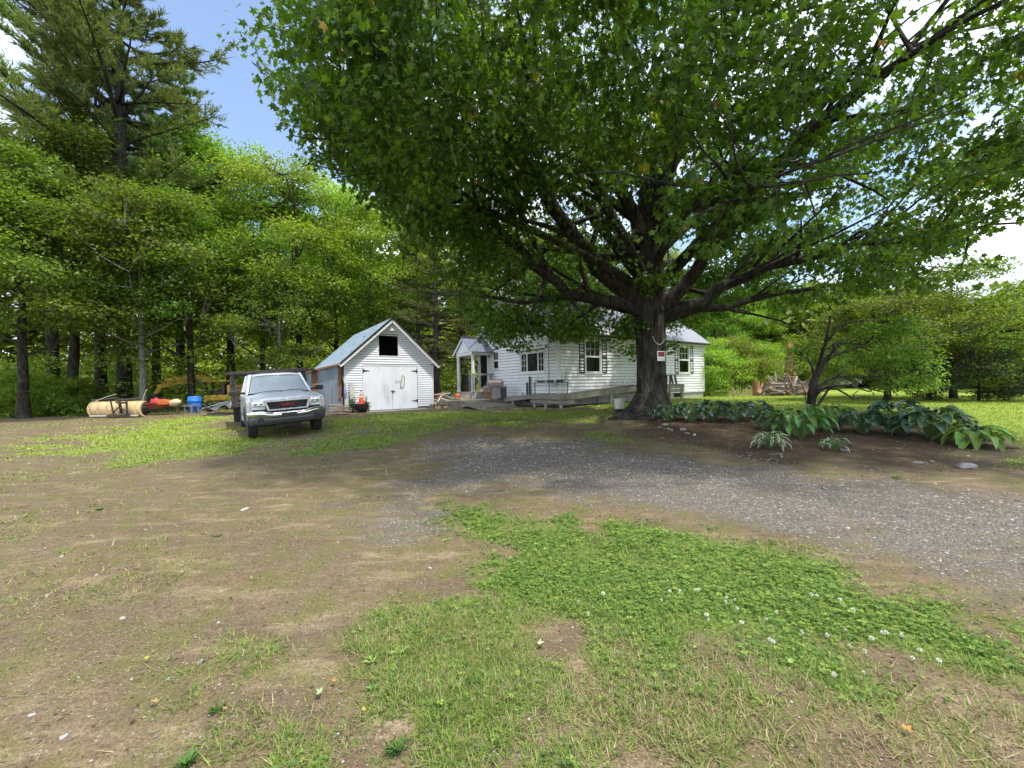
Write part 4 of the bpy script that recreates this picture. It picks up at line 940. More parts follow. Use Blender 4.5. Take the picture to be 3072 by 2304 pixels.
    for (x, y) in ((-pd + .09, py0 + .16), (-pd + .09, py1 - .16)):
        c_ = MB(); c_.lathe([(.0, 1.09), (.12, 1.09), (.12, 1.17), (.09, 1.2), (.10, 1.6), (.085, pe - .36), (.11, pe - .32), (.12, pe - .24), (.0, pe - .24)], 14, (x, y, 0)); c_.build('porch_column', M_TRIM, t, smooth=False)
    bm_ = MB(); bm_.b2(-pd, -.03, py0 + .08, py0 + .22, pe - .24, pe - .06); bm_.b2(-pd, -.03, py1 - .22, py1 - .08, pe - .24, pe - .06); bm_.b2(-pd, -pd + .14, py0 + .22, py1 - .22, pe - .24, pe - .062); bm_.build('porch_beam', M_TRIM, t)
    pg_ = Wall((-pd, 0, 0), (0, 1, 0), (-1, 0, 0)); pb = MB(); pb.prism([(py0 + .02, pe - .06), (py1 - .02, pe - .06), (yc, pr - .06)], -pd, -pd + .04, 'x'); pgo = pb.build('porch_gable', M_TRIM, t)
    clapboards(pgo, pg_, pe - .06, pr - .14, lambda z: (py0 + .04 + (z - pe + .06) * (yc - py0) / (pr - pe), py1 - .04 - (z - pe + .06) * (yc - py0) / (pr - pe)), [], .13, M_CLAP, 9)
    for sgn, ya in ((1, py0 - .1), (-1, py1 + .1)):
        roof_slope(t, (-pd - .16, ya, pe - .08), (-.0, ya, pe - .08), (-.0, yc, pr), (-pd - .16, yc, pr), M_ROOFP, 'porch_roof', .22, M_ROOFP, .025, th=.035)
        rb = MB(); rb.bar((-pd - .13, ya, pe - .17), (-pd - .13, yc, pr - .09), .03, .11, Vector((0, -sgn * (pr - pe), abs(yc - ya)))); rb.build('porch_rake', M_TRIM, t)
    rc2 = MB(); rc2.bar((-pd - .17, yc, pr + .02), (-.0, yc, pr + .02), .2, .03); rc2.build('porch_ridge', M_ROOFP, t)
    # porch rail
    rl = MB(); rl.b2(-pd - .02, -.06, py0 - .02, py0 + .07, 2.02, 2.12); rl.b2(-.30, -.18, py0 - .02, py0 + .07, 1.09, 2.02); rl.b2(-pd - .02, -pd + .10, py0 - .02, py0 + .07, 1.09, 2.02); rl.build('porch_rail', simple('grey_rail', (.20, .20, .21), (.28, .28, .28), 6, .7), t)
    return t
house()

# ------------------------------------------------------------------ decks and ramps (own things beside the house, same orientation)
def deck_thing(name, label, planks, face, posts, face_m=M_DECK):
    t = thing(name, label, 'step' if 'step' in name else ('deck' if 'ramp' not in name else 'ramp'), (HX, HY, 0), R(35)); shared = {}
    for (a, b, w) in planks:
        a = Vector(a); b = Vector(b); key = (round((b - a).length, 2), round(w, 3)); q = MB(); q.bar(a, b, w, .035); q.build('plank', M_DECK, t)
    for (a, b, h_) in face:
        q = MB(); q.bar(a, b, .04, h_); q.build('fascia_board', face_m, t)
    for (x, y, z0, z1) in posts:
        q = MB(); q.b2(x - .05, x + .05, y - .05, y + .05, z0, z1); q.build('post', M_DECKB, t)
    return t
pl = []
for i in range(14): v = -1.0 + i * .147; pl.append(((-.80, v + .07, 1.0), (-.06, v + .07, 1.0), .138) if v > -.06 else ((-.80, v + .07, 1.0), (.0, v + .07, 1.0), .138))
deck_thing('deck', 'weathered deck at the near corner of the house under the wire table', pl,
           [((-.82, -1.02, .89), (-.82, 1.05, .89), .20), ((-.82, -1.02, .68), (-.82, 1.05, .68), .15), ((-.80, -1.04, .89), (.02, -1.04, .89), .2), ((-.80, -1.04, .68), (.02, -1.04, .68), .15)], [(-.7, -.9, .3, .98), (-.7, .9, .3, .98), (-.7, .1, .3, .98)])
pl = []
n = 36
for i in range(n):
    s0 = .01 + 5.0 * (i + .5) / n; z = 1.0 + .31 * (i + .5) / n; pl.append(((s0, -1.06, z), (s0, -.04, z), .134))
deck_thing('ramp', 'weathered ramp rising along the front wall towards the front door', pl, [((.03, -1.04, .89), (5.0, -1.04, 1.2), .2)], [(2.4, -.95, .3, 1.12), (4.9, -.95, .3, 1.27), (2.4, -.2, .3, 1.12)])
pl = [((5.03 + .147 * i, -1.06, 1.31), (5.03 + .147 * i, -.04, 1.31), .138) for i in range(23)]
deck_thing('landing', 'wooden landing before the front door behind the maple trunk', pl, [((5.03, -1.04, 1.2), (8.35, -1.04, 1.2), .2), ((8.38, -1.04, 1.2), (8.38, -.1, 1.2), .2), ((6.9, -1.045, 1.0), (8.35, -1.045, 1.0), .16)], [(6.6, -.95, .3, 1.29), (8.28, -.95, .3, 1.29), (8.28, -.2, .3, 1.29)])
pl = []
n = 24
for i in range(n):
    v = 1.08 + 3.2 * (i + .5) / n; z = .99 - .30 * (i + .5) / n; pl.append(((-.80, v, z), (-.06, v, z), .128))
deck_thing('ramp', 'sloping ramp along the side wall between the corner deck and the grill', pl, [((-.82, 1.08, .89), (-.82, 4.28, .59), .2)], [(-.75, 2.6, .25, .82)])
pl = [((-3.5, 4.36 + .147 * i, .68), (-.06, 4.36 + .147 * i, .68), .138) for i in range(7)]
deck_thing('deck', 'low grey deck in front of the porch', pl, [((-3.5, 4.27, .58), (-2.65, 4.27, .58), .2), ((-.65, 4.27, .58), (-.1, 4.27, .58), .2), ((-3.52, 4.3, .58), (-3.52, 5.32, .58), .2), ((-3.5, 4.265, .38), (-2.7, 4.265, .38), .16)], [(-3.4, 4.4, .2, .66), (-1.6, 4.4, .2, .66), (-3.4, 5.2, .2, .66)])
pl = []
n = 15
for i in range(n):
    v = 4.24 - 2.15 * (i + .5) / n; z = .675 - .24 * (i + .5) / n; pl.append(((-2.63, v, z), (-.86, v, z), .136))
deck_thing('ramp', 'short grey ramp sloping from the low deck down to the grass', pl, [((-2.65, 4.22, .57), (-2.65, 2.1, .33), .19), ((-2.63, 2.06, .335), (-.86, 2.06, .335), .17)], [])
pl = [((-2.5, 1.93, .32), (-.7, 1.93, .32), .2), ((-2.3, 1.62, .30), (-.5, 1.62, .30), .2)]
deck_thing('plank_step', 'two loose planks as a step at the foot of the short ramp', pl, [], [])

# ------------------------------------------------------------------ garage
GXo, GYo, GW, GD = -7.86, 18.5, 4.43, 7.4
def garage():
    gz_ = .28
    t = thing('garage', 'white clapboard garage with black loft opening, double doors and pale blue roof', 'garage', (GXo, GYo, 0), R(35))
    zb, zw = .42, 2.76; pk = 4.82; pitch = (pk - zw) / (GW / 2)
    F_ = Wall((0, 0, 0), (1, 0, 0), (0, -1, 0))
    fo = MB(); fo.b2(.03, GW - .03, .05, GD, .0, zb + .01); fo.b2(.6, GW - .5, -.55, .049, .1, .30); fo.build('concrete_sill', M_CONC, t)
    loft = (1.60, 2.56, 3.02, 4.02); dr = (.82, 3.55, .34, 2.50)
    bk = MB()
    for (a, b, c, d) in ((0, dr[0], zb, zw), (dr[1], GW, zb, zw), (dr[0], dr[1], dr[3], zw)): wbox(bk, F_, a, b, c, d, -.06, 0)
    xl0, xl1 = (loft[2] - zw) / pitch, GW - (loft[2] - zw) / pitch; xm0, xm1 = (loft[3] - zw) / pitch, GW - (loft[3] - zw) / pitch
    for poly in ([(0, zw), (GW, zw), (xl1, loft[2]), (xl0, loft[2])], [(xl0, loft[2]), (loft[0], loft[2]), (loft[0], loft[3]), (xm0, loft[3])], [(loft[1], loft[2]), (xl1, loft[2]), (xm1, loft[3]), (loft[1], loft[3])], [(xm0, loft[3]), (xm1, loft[3]), (GW / 2, pk)]):
        bk.prism(poly, 0, .06, 'y')
    wl = bk.build('wall', M_SHEATH_SHADE, t)
    sw = MB(); sw.b2(0, .06, .06, GD, zb, zw); sw.b2(GW - .06, GW, .06, GD, zb, zw); sw.b2(.06, GW - .06, GD - .06, GD, zb, zw); sw.prism([(0, zw), (GW, zw), (GW / 2, pk)], GD - .06, GD, 'y'); sw.build('wall', M_CLAPG, t)
    lf = MB(); lf.b2(.06, GW - .06, .06, GD - .06, zw - .02, zw); lf.b2(1.3, 2.9, 1.5, 1.55, zw, pk - .7); lf.build('loft_floor', M_INT, t)
    sp = lambda z: (max(.07, (z - zw) / pitch + .02), min(GW - .07, GW - (z - zw) / pitch - .02))
    clapboards(wl, F_, zb, pk - .12, sp, [(dr[0] - .02, dr[1] + .02, 0, dr[3] + .08), (loft[0] - .05, loft[1] + .05, loft[2] - .05, loft[3] + .05)], .115, M_CLAPG, 4)
    for a, b in ((-.025, .07), (GW - .07, GW + .025)):
        c = MB(); wbox(c, F_, a, b, zb - .03, zw, 0, .03); c.build('corner_board', M_TRIM, t)
    lt = MB(); wbox(lt, F_, loft[0] - .05, loft[0], loft[2] - .05, loft[3] + .05, 0, .035); wbox(lt, F_, loft[1], loft[1] + .05, loft[2] - .05, loft[3] + .05, 0, .035); wbox(lt, F_, loft[0], loft[1], loft[2] - .05, loft[2], 0, .035); wbox(lt, F_, loft[0], loft[1], loft[3], loft[3] + .05, 0, .035); lt.build('loft_trim', M_TRIM, t)
    hd = MB(); wbox(hd, F_, dr[0] - .02, dr[1] + .02, dr[3] + .005, dr[3] + .08, 0, .03); hd.build('door_header', M_TRIM, t)
    mid = (dr[0] + dr[1]) / 2 + .05
    for a, b, lab in ((dr[0], mid - .006, 'left garage door leaf'), (mid + .006, dr[1], 'right garage door leaf with the hanging frame')):
        d = MB(); wbox(d, F_, a, b, dr[2], dr[3], -.03, .02); do = d.build('door', M_DOORW, t); do['label'] = lab
        for zz in (2.26, .72):
            h_ = MB(); left = a < 1
            if left: x0, x1 = a + .04, a + .34
            else: x0, x1 = b - .04, b - .34
            sx = 1 if left else -1
            wbox(h_, F_, min(x0, x0 - sx * .05), max(x0, x0 - sx * .05), zz - .10, zz + .10, .02, .032)
            h_.add([F_.p(x0, zz - .045, .03), F_.p(x0, zz + .045, .03), F_.p(x1, zz + .006, .03), F_.p(x1, zz - .006, .03), F_.p(x0, zz - .045, .02), F_.p(x0, zz + .045, .02), F_.p(x1, zz + .006, .02), F_.p(x1, zz - .006, .02)], [(0, 3, 2, 1), (4, 5, 6, 7), (0, 1, 5, 4), (1, 2, 6, 5), (2, 3, 7, 6), (3, 0, 4, 7)])
            h_.build('strap_hinge', M_BLACK, do)
        if a > 1:
            k = MB(); k.bar(F_.p(mid - .07, 1.24, .035), F_.p(mid + .13, 1.25, .035), .025, .04); k.tube([F_.p(mid + .02, 1.22, .05), F_.p(mid + .02, 1.13, .05)], .02, 6); k.build('latch', M_BLACK, do)
            fr = [(.62, 1.42), (.74, 2.06), (.86, 1.98), (.84, 1.60), (.80, 1.46)]; pts = [F_.p(mid + x - .22, z - .02, .035) for x, z in fr]; q = MB(); q.tube(pts + [pts[0]], .014, 6); q.build('hanging_frame', simple('dull_red_plastic', (.16, .10, .11), (.10, .08, .09), 8, .5), do)
            q = MB(); q.add(pts, [(0, 1, 2, 3, 4)]); q.build('hanging_panel', M_TRIM, do, solid=.006)
            q = MB(); wbox(q, F_, mid + .16, mid + .46, 1.64, 1.78, .021, .024); q.build('faded_sticker', simple('sticker_grey', (.35, .36, .38), (.75, .76, .78), 30, .6), do)
    gl = MB(); wbox(gl, F_, mid - .03, mid + .03, 1.3, 2.45, .021, .03); gl.build('door_astragal', M_DOORW, t)
    # lamp under the peak
    lm = MB(); lm.tube([F_.p(2.2, 4.36, .0), F_.p(2.2, 4.42, .1), F_.p(2.2, 4.42, .2), F_.p(2.2, 4.36, .24)], .014, 6); lm.lathe([(.02, .0), (.03, -.04), (.13, -.09), (.13, -.10), (.0, -.095)], 14, F_.p(2.2, 4.36, .24)); lm.build('gable_lamp', M_TRIM, t)
    # roof
    o = .26; of = .30; ze = zw - o * pitch + .08; zr = pk + .08; yb = GD + .25
    roof_slope(t, (-o, -of, ze), (-o, yb, ze), (GW / 2, yb, zr), (GW / 2, -of, zr), M_ROOFG, rib=.46, ribh=.018)
    roof_slope(t, (GW + o, -of, ze), (GW + o, yb, ze), (GW / 2, yb, zr), (GW / 2, -of, zr), M_ROOFG, rib=.46, ribh=.018)
    for s_ in (-1, 1):
        xe = -o if s_ < 0 else GW + o
        rk = MB(); rk.bar((xe, -of + .02, ze - .13), (GW / 2, -of + .02, zr - .13), .035, .15, Vector(((zr - ze) * s_, 0, GW / 2 + o))); rk.build('rake_board', M_TRIM, t)
        tr_ = MB(); tr_.bar((xe, -of, ze - .02), (GW / 2, -of, zr - .02), .05, .07, Vector(((zr - ze) * s_, 0, GW / 2 + o))); tr_.build('drip_edge', M_BLACK, t)
        sf = MB(); sf.bar((xe + (-s_) * .05, -of / 2 + .01, ze - .08), (GW / 2, -of / 2 + .01, zr - .12), of - .05, .02, Vector(((zr - ze) * s_, 0, GW / 2 + o))); sf.build('rake_soffit', M_TRIM, t)
    ft = MB(); ft.b2(GW - .12, GW + .05, -.05, .0, 2.58, 2.63); ft.build('eave_bracket', M_BLACK, t)
    return t
garage()
def lean_to():
    t = thing('lean_to_shed', 'low lean-to of grey corrugated metal and rusty boards against the garage', 'shed', (GXo, GYo, 0), R(35))
    F_ = Wall((0, .12, 0), (1, 0, 0), (0, -1, 0)); w = 1.75; zr, zl = 2.66, 2.18
    top = lambda s: zr + (zl - zr) * (-s) / w - .03
    def sheet(s0, s1, z0, parent, depth=.012):
        n = int((s1 - s0) / .019); rows = [[], []]
        for i in range(n + 1):
            s = s0 + (s1 - s0) * i / n; d = .02 + depth * math.sin(2 * math.pi * (s / .076)); rows[0].append(F_.p(s, z0, d)); rows[1].append(F_.p(s, top(s), d))
        m_ = MB(); m_.grid(rows); m_.build('corrugated_sheet', M_CORR, parent, smooth=True)
    sheet(-1.70, -1.38, .32, t); sheet(-1.14, -.27, .30, t)
    for (a, b, c) in ((-1.38, -1.26, .4), (-1.257, -1.14, .4), (-.27, -.13, .95)):
        q = MB(); q.add([F_.p(a, c, 0), F_.p(b, c, 0), F_.p(b, top(b), 0), F_.p(a, top(a), 0), F_.p(a, c, .035), F_.p(b, c, .035), F_.p(b, top(b), .035), F_.p(a, top(a), .035)], [(0, 3, 2, 1), (4, 5, 6, 7), (0, 1, 5, 4), (1, 2, 6, 5), (2, 3, 7, 6), (3, 0, 4, 7)]); q.build('rusty_board', M_RUST, t)
    q = MB(); q.b2(-.30, -.08, .15, .18, .3, 1.0); q.build('grey_panel', simple('grey_panel', (.30, .29, .30), None, 5, .7), t)
    bk = MB(); bk.b2(-w + .03, -w + .09, .2, 5, .3, zl - .08); bk.b2(-w + .09, -.03, 2.2, 2.26, .3, zl - .08); bk.build('back_wall', M_INT, t)
    ps = MB(); ps.b2(-w, -w + .1, .14, .24, .2, zl - .06); ps.build('corner_post', M_RUST, t)
    roof_slope(t, (-w - .2, -.12, zl - .02), (-w - .2, 5.6, zl - .02), (-.27, 5.6, zr - .06), (-.27, -.12, zr - .06), M_ROOFG, rib=.5, ribh=.015, th=.03)
    fa = MB(); fa.bar((-w - .2, -.13, zl - .06), (-.1, -.13, zr - .06), .03, .08, Vector((-.2, 0, 1))); fa.build('roof_edge', M_RUST, t)
lean_to()
M_STEM = simple('green_stem', (.10, .20, .04), (.08, .15, .03), 30, .7)
# ------------------------------------------------------------------ truck
def truck():
    P0 = Vector((-7.02, 12.17, .09)); t = thing('flatbed_truck', 'silver pickup with chrome bumper and black flatbed rack parked before the lean-to', 'truck', P0, R(35))
    t.rotation_euler = (R(-.6), R(-3.3), R(37.2))
    PAINT = simple('silver_paint', (.60, .62, .65), (.56, .58, .61), 3, .38, .15, coat=.5, dirt=.2, dirtc=(.35, .33, .30))
    GREY = simple('grey_plastic', (.062, .064, .068), (.095, .098, .10), 9, .55, bump=.1); CHR = simple('chrome', (.75, .75, .76), (.66, .65, .64), 5, .10, 1.0)
    BLK = simple('black_trim', (.010, .010, .011), (.018, .018, .019), 8, .5); RUB = simple('tyre_rubber', (.016, .016, .016), (.034, .032, .030), 16, .85, bump=.3)
    LAMP = simple('headlamp_lens', (.62, .65, .58), (.80, .82, .76), 14, .12, .35); AMB = simple('amber_lens', (.75, .20, .03), (.6, .15, .03), 9, .2)
    STEEL = simple('rusty_black_steel', (.030, .028, .027), (.065, .05, .042), 8, .75, bump=.2); RED = simple('red_badge', (.45, .02, .025), (.35, .02, .02), 9, .35)
    GL = N('truck_glass'); gg_ = GL.pbsdf((.20, .25, .27), .06, spec=.9); GLm = GL.done(gg_)  # pale base colour stands in for sky reflected in the dusty glass
    hw = .99
    # body side panels with wheel arch
    arch = [(.52 * math.cos(a), .42 + .50 * math.sin(a)) for a in np.linspace(math.pi, 0, 13)]
    side = [(-.84, .62), (-.52, .55)] + [(y, z) for y, z in arch if z > .5] + [(.55, .42), (2.42, .42), (2.42, 1.24), (.50, 1.24), (-.10, 1.20), (-.62, 1.13), (-.86, 1.02)]
    for s_ in (-1, 1):
        b = MB(); b.prism(side, s_ * (hw - .13), s_ * hw, 'x'); b.build('body_side', PAINT, t, bevel=.035)
        fl = MB(); pts = [(s_ * (hw - .005), .53 * math.cos(a), .42 + .51 * math.sin(a)) for a in np.linspace(math.pi * 1.02, -.05, 15)]; fl.tube(pts, .035, 6); fl.build('fender_flare', GREY, t)
        ld = MB(); ld.b2(s_ * hw - .004, s_ * hw + .012, .64, 2.36, .62, .70); ld.build('door_moulding', GREY, t)
        hd = MB(); hd.b2(min(s_ * hw, s_ * (hw + .03)), max(s_ * hw, s_ * (hw + .03)), 1.7, 1.9, 1.08, 1.13); hd.build('door_handle', BLK, t)
    core = MB(); core.b2(-hw + .135, hw - .135, -.55, 2.4, .50, 1.0); core.build('engine_bay', BLK, t)
    # hood: lofted, crowned
    rows = []
    for y, z, w_ in ((-.93, 1.02, .74), (-.90, 1.10, .80), (-.78, 1.155, .84), (-.40, 1.20, .87), (.1, 1.245, .88), (.52, 1.28, .88), (.60, 1.29, .88)):
        rows.append([(w_ * q, y + .10 * q * q, z - .055 * abs(q) ** 3.2 + (.015 if .45 < abs(q) < .75 else 0)) for q in np.linspace(-1, 1, 17)])
    h_ = MB(); h_.grid(rows); h_.build('hood', PAINT, t, smooth=True, solid=.02)
    # nose
    nz = MB(); nz.prism([(-.90, .80), (.90, .80), (.93, 1.0), (.84, 1.09), (-.84, 1.09), (-.93, 1.0)], -.84, -.70, 'y'); nz.build('nose_panel', GREY, t, bevel=.03)
    gf = MB()
    for (x0, x1, z0, z1) in ((-.60, .60, 1.03, 1.09), (-.52, .52, .78, .83)): gf.b2(x0, x1, -.985, -.85, z0, z1)
    for s_ in (-1, 1): gf.add([(s_ * .60, -.985, 1.09), (s_ * .53, -.985, 1.03), (s_ * .46, -.985, .83), (s_ * .52, -.985, .78), (s_ * .60, -.85, 1.09), (s_ * .53, -.85, 1.03), (s_ * .46, -.85, .83), (s_ * .52, -.85, .78)], [(0, 1, 2, 3), (4, 7, 6, 5), (0, 3, 7, 4), (1, 5, 6, 2)])
    gfo = gf.build('grille', simple('satin_chrome', (.42, .43, .45), (.50, .51, .53), 6, .28, .9), t, bevel=.012)
    gb = MB(); gb.b2(-.53, .53, -.86, -.845, .82, 1.04); gb.build('grille_recess', BLK, gfo)
    for z in (.876, .926, .976):
        q = MB(); q.b2(-.50 + (.98 - z) * .3, .50 - (.98 - z) * .3, -.935, -.865, z - .010, z + .010); q.build('grille_bar', STEEL, gfo)
    tx = bpy.data.curves.new('badge', 'FONT'); tx.body = 'GMC'; tx.size = .155; tx.extrude = .012; tx.align_x = 'CENTER'; tx.align_y = 'CENTER'; tx.space_character = 1.12; tx.offset = .004
    to = bpy.data.objects.new('tmp', tx); COL.objects.link(to); dg = bpy.context.evaluated_depsgraph_get(); me = bpy.data.meshes.new_from_object(to.evaluated_get(dg)); bpy.data.objects.remove(to)
    me.materials.clear(); me.materials.append(RED); bo = bpy.data.objects.new('badge', me); link(bo, gfo); bo.location = (0, -.955, .935); bo.rotation_euler = (R(90), 0, 0); bo.scale = (1.0, .62, 1)
    for s_ in (-1, 1):
        hl = MB(); hl.add([(s_ * .56, -.905, .945), (s_ * .90, -.84, .955), (s_ * .945, -.72, .965), (s_ * .945, -.70, 1.07), (s_ * .88, -.83, 1.085), (s_ * .57, -.90, 1.085)], [(0, 1, 4, 5), (1, 2, 3, 4)]); ho = hl.build('headlight', LAMP, t, solid=.03)
        for x in (.66, .79):
            q = MB(); q.lathe([(0, -.01), (.045, -.01), (.05, .02), (.0, .03)], 12, (s_ * x, -.905 + (x - .6) * .2, 1.015), Matrix.Rotation(R(90), 3, 'X')); q.build('lamp_reflector', CHR, ho)
        tl = MB(); tl.add([(s_ * .56, -.90, .84), (s_ * .88, -.845, .85), (s_ * .93, -.72, .86), (s_ * .945, -.715, .945), (s_ * .90, -.835, .94), (s_ * .56, -.902, .93)], [(0, 1, 4, 5), (1, 2, 3, 4)]); tl.build('marker_lamp', simple('marker_lamp', (.42, .44, .42), (.50, .52, .5), 10, .2, .4), t, solid=.025)
        am = MB(); am.add([(s_ * .905, -.862, .955), (s_ * .955, -.74, .965), (s_ * .958, -.70, 1.06), (s_ * .90, -.86, 1.075)], [(0, 1, 2, 3)]); am.build('turn_signal', AMB, t, solid=.02)
        a2 = MB(); a2.add([(s_ * .90, -.862, .855), (s_ * .955, -.74, .865), (s_ * .955, -.72, .93), (s_ * .90, -.86, .93)], [(0, 1, 2, 3)]); a2.build('turn_signal', AMB, t, solid=.02)
    # bumper: chrome upper that dips in the middle, grey lower valance with fog lamps
    xs = np.linspace(-1, 1, 25); up, lo = [], []
    for q in xs:
        a = abs(q); y = -1.06 + .20 * max(0, a - .45) ** 2 / .3; dip = .06 * (1 - min(1, max(0, (a - .45) / .2)))
        up.append([(q * 1.0, y + .05, .80 - dip), (q * 1.0, y - .02, .785 - dip), (q * 1.0, y - .04, .72 - dip), (q * 1.0, y - .02, .655 - dip * .9), (q * 1.0, y + .04, .64 - dip * .9)])
        lo.append([(q * .99, y + .02, .645 - dip * .9), (q * .99, y - .012, .63 - dip), (q * .985, y + .0, .52 - dip * .3), (q * .96, y + .05, .42), (q * .95, y + .12, .40)])
    b = MB(); b.grid(up); bo_ = b.build('front_bumper', CHR, t, smooth=True, solid=.015)
    pq = MB(); pq.b2(-.20, .20, -1.108, -1.09, .62, .70); pq.build('plate_recess', BLK, bo_)
    b = MB(); b.grid(lo); va = b.build('valance', GREY, t, smooth=True, solid=.012)
    mo = MB(); mo.b2(-.46, .46, -1.09, -1.055, .455, .52); mo.build('air_intake', BLK, va)
    for s_ in (-1, 1):
        q = MB(); q.lathe([(.0, -.02), (.075, -.02), (.095, .015), (.07, .035), (.0, .03)], 18, (s_ * .71, -1.03, .535), Matrix.Rotation(R(90), 3, 'X')); fo = q.build('fog_lamp', BLK, va)
        q = MB(); q.lathe([(.075, .0), (.098, .01), (.098, .04), (.075, .045)], 18, (s_ * .71, -1.01, .535), Matrix.Rotation(R(90), 3, 'X')); q.build('fog_ring', GREY, fo)
    # cab
    A = [(-.86, .58, 1.28), (.86, .58, 1.28), (.70, 1.22, 1.90), (-.70, 1.22, 1.90)]
    def strip(p, q, w_, mat, nm): m_ = MB(); m_.bar(p, q, w_, .07, (0, -1, 1)); m_.build(nm, mat, t, bevel=.012)
    ws = MB(); rowsw = []
    for k in np.linspace(0, 1, 6):
        w_ = .82 + (.67 - .82) * k; rowsw.append([(w_ * q, .60 + .62 * k + .10 * q * q, 1.30 + .56 * k) for q in np.linspace(-1, 1, 13)])
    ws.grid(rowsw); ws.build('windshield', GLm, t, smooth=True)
    rf = MB(); rowsr = []
    for y, z in ((1.20, 1.865), (1.30, 1.91), (1.7, 1.935), (2.2, 1.925), (2.40, 1.88)):
        rowsr.append([(.72 * q, y + .09 * q * q * (1 if y < 1.5 else 0), z - .05 * q ** 4) for q in np.linspace(-1, 1, 13)])
    rf.grid(rowsr); rf.build('roof', PAINT, t, smooth=True, solid=.04)
    for s_ in (-1, 1):
        strip((s_ * .88, .66, 1.26), (s_ * .71, 1.32, 1.89), .07, PAINT, 'pillar')
        strip((s_ * .90, 1.62, 1.24), (s_ * .73, 1.66, 1.90), .06, PAINT, 'pillar'); strip((s_ * .91, 2.36, 1.24), (s_ * .73, 2.34, 1.89), .12, PAINT, 'pillar')
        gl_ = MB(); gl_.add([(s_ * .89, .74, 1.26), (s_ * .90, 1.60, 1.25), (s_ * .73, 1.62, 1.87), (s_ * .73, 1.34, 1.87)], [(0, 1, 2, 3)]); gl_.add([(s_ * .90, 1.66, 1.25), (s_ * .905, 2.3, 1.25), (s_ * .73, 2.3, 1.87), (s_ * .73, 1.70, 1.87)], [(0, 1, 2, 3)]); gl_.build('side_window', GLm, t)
        sr = MB(); sr.bar((s_ * .72, 1.30, 1.895), (s_ * .725, 2.38, 1.895), .05, .05); sr.build('roof_rail', PAINT, t)
        mi = MB(); mi.box((s_ * 1.19, .78, 1.36), (.27, .09, .15)); mo_ = mi.build('wing_mirror', BLK, t, bevel=.03)
        ar = MB(); ar.bar((s_ * .90, .80, 1.32), (s_ * 1.08, .78, 1.34), .05, .07); ar.build('mirror_arm', BLK, mo_)
    bw = MB(); bw.b2(-.74, .74, 2.36, 2.42, .9, 1.87); bw.build('cab_back', BLK, t)
    ds = MB(); ds.b2(-.82, .82, .62, 1.0, 1.18, 1.28); ds.build('dashboard', BLK, t)
    for s_ in (-1, 1):
        wp = MB(); wp.tube([(s_ * .30 - .3, .555, 1.315), (s_ * .30 + .0, .60, 1.345), (s_ * .30 + .36, .585, 1.335)], .010, 5); wp.build('wiper', BLK, t)
    # wheels
    for (x, y) in ((-.86, 0), (.86, 0), (-.84, 3.75), (.84, 3.75)):
        s_ = 1 if x > 0 else -1; rot = Matrix.Rotation(R(90), 3, 'Y')
        w_ = MB(); w_.lathe([(.20, -.12), (.34, -.125), (.385, -.105), (.395, -.05), (.395, .05), (.385, .105), (.34, .125), (.20, .12)], 30, (x, y, .385), rot); wo_ = w_.build('wheel', RUB, t, smooth=False)
        for k in range(30):
            a = 2 * math.pi * k / 30; q = Vector((0, math.cos(a), math.sin(a))); lg = MB(); lg.box(Vector((x, y, .385)) + q * .396, (.19, .035, .014), Matrix.Rotation(a - R(90), 3, 'X')); 
            if k % 1 == 0: w_.add(lg.v, lg.f)
        wo_.data = w_.mesh('wheel', RUB)
        r_ = MB(); r_.lathe([(0, .06 * s_), (.06, .09 * s_), (.16, .06 * s_), (.20, .10 * s_), (.205, .02 * s_), (0, .0)], 18, (x, y, .385), rot); r_.build('rim', simple('rim_steel', (.45, .46, .47), (.3, .3, .3), 10, .4, .7), wo_)
    ax = MB(); ax.tube([(-.8, 0, .36), (.8, 0, .36)], .05, 8); ax.lathe([(0, -.14), (.12, -.1), (.16, 0), (.12, .1), (0, .14)], 10, (.1, 0, .34)); ax.b2(-.48, -.38, -.85, 5.2, .52, .64); ax.b2(.38, .48, -.85, 5.2, .52, .64); ax.b2(-.3, .35, -.6, .3, .28, .5); ax.tube([(-.8, 3.75, .38), (.8, 3.75, .38)], .06, 8); ax.build('chassis', STEEL, t)
    # flatbed with dark headboard, stake sides and timber on top
    bed = MB(); bed.b2(-1.14, 1.14, 2.55, 5.9, .86, .98); bed.build('bed_floor', STEEL, t)
    for s_ in (-1, 1):
        for z in (1.02, 1.22, 1.42, 1.62):
            q = MB(); q.b2(s_ * 1.13 - .02, s_ * 1.13 + .02, 2.6, 5.85, z, z + .17); q.build('bed_plank', simple('black_stained_wood', (.028, .026, .025), (.06, .055, .05), 8, .8, bump=.3), t)
        for y in (2.58, 3.7, 4.8, 5.88):
            q = MB(); q.b2(s_ * 1.09 - .035, s_ * 1.09 + .035, y - .04, y + .04, .98, 2.02); q.build('stake', STEEL, t)
    for z in (1.1, 1.5, 1.92):
        q = MB(); q.b2(-1.12, 1.12, 2.56, 2.62, z, z + .07); q.build('headboard_rail', STEEL, t)
    hb = MB(); 
    for i in range(17): hb.b2(-.72 + i * .09 - .008, -.72 + i * .09 + .008, 2.58, 2.60, 1.0, 1.92)
    hb.build('headboard_mesh', STEEL, t)
    rs = random.Random(3)
    for i in range(5):
        q = MB(); y = 2.5 + i * .10; q.bar((-1.28 + rs.uniform(-.1, .1), y, 2.01 + .035 * (i % 3)), (1.42 + rs.uniform(-.2, .2), y + .05, 2.02 + .045 * (i % 3)), .09, .035); q.build('rack_timber', STEEL, t)
    for s_ in (-1, 1):
        q = MB(); q.b2(s_ * .98 - .17, s_ * .98 + .17, 4.22, 4.24, .25, .85); q.build('mud_flap', BLK, t)
    return t
truck()
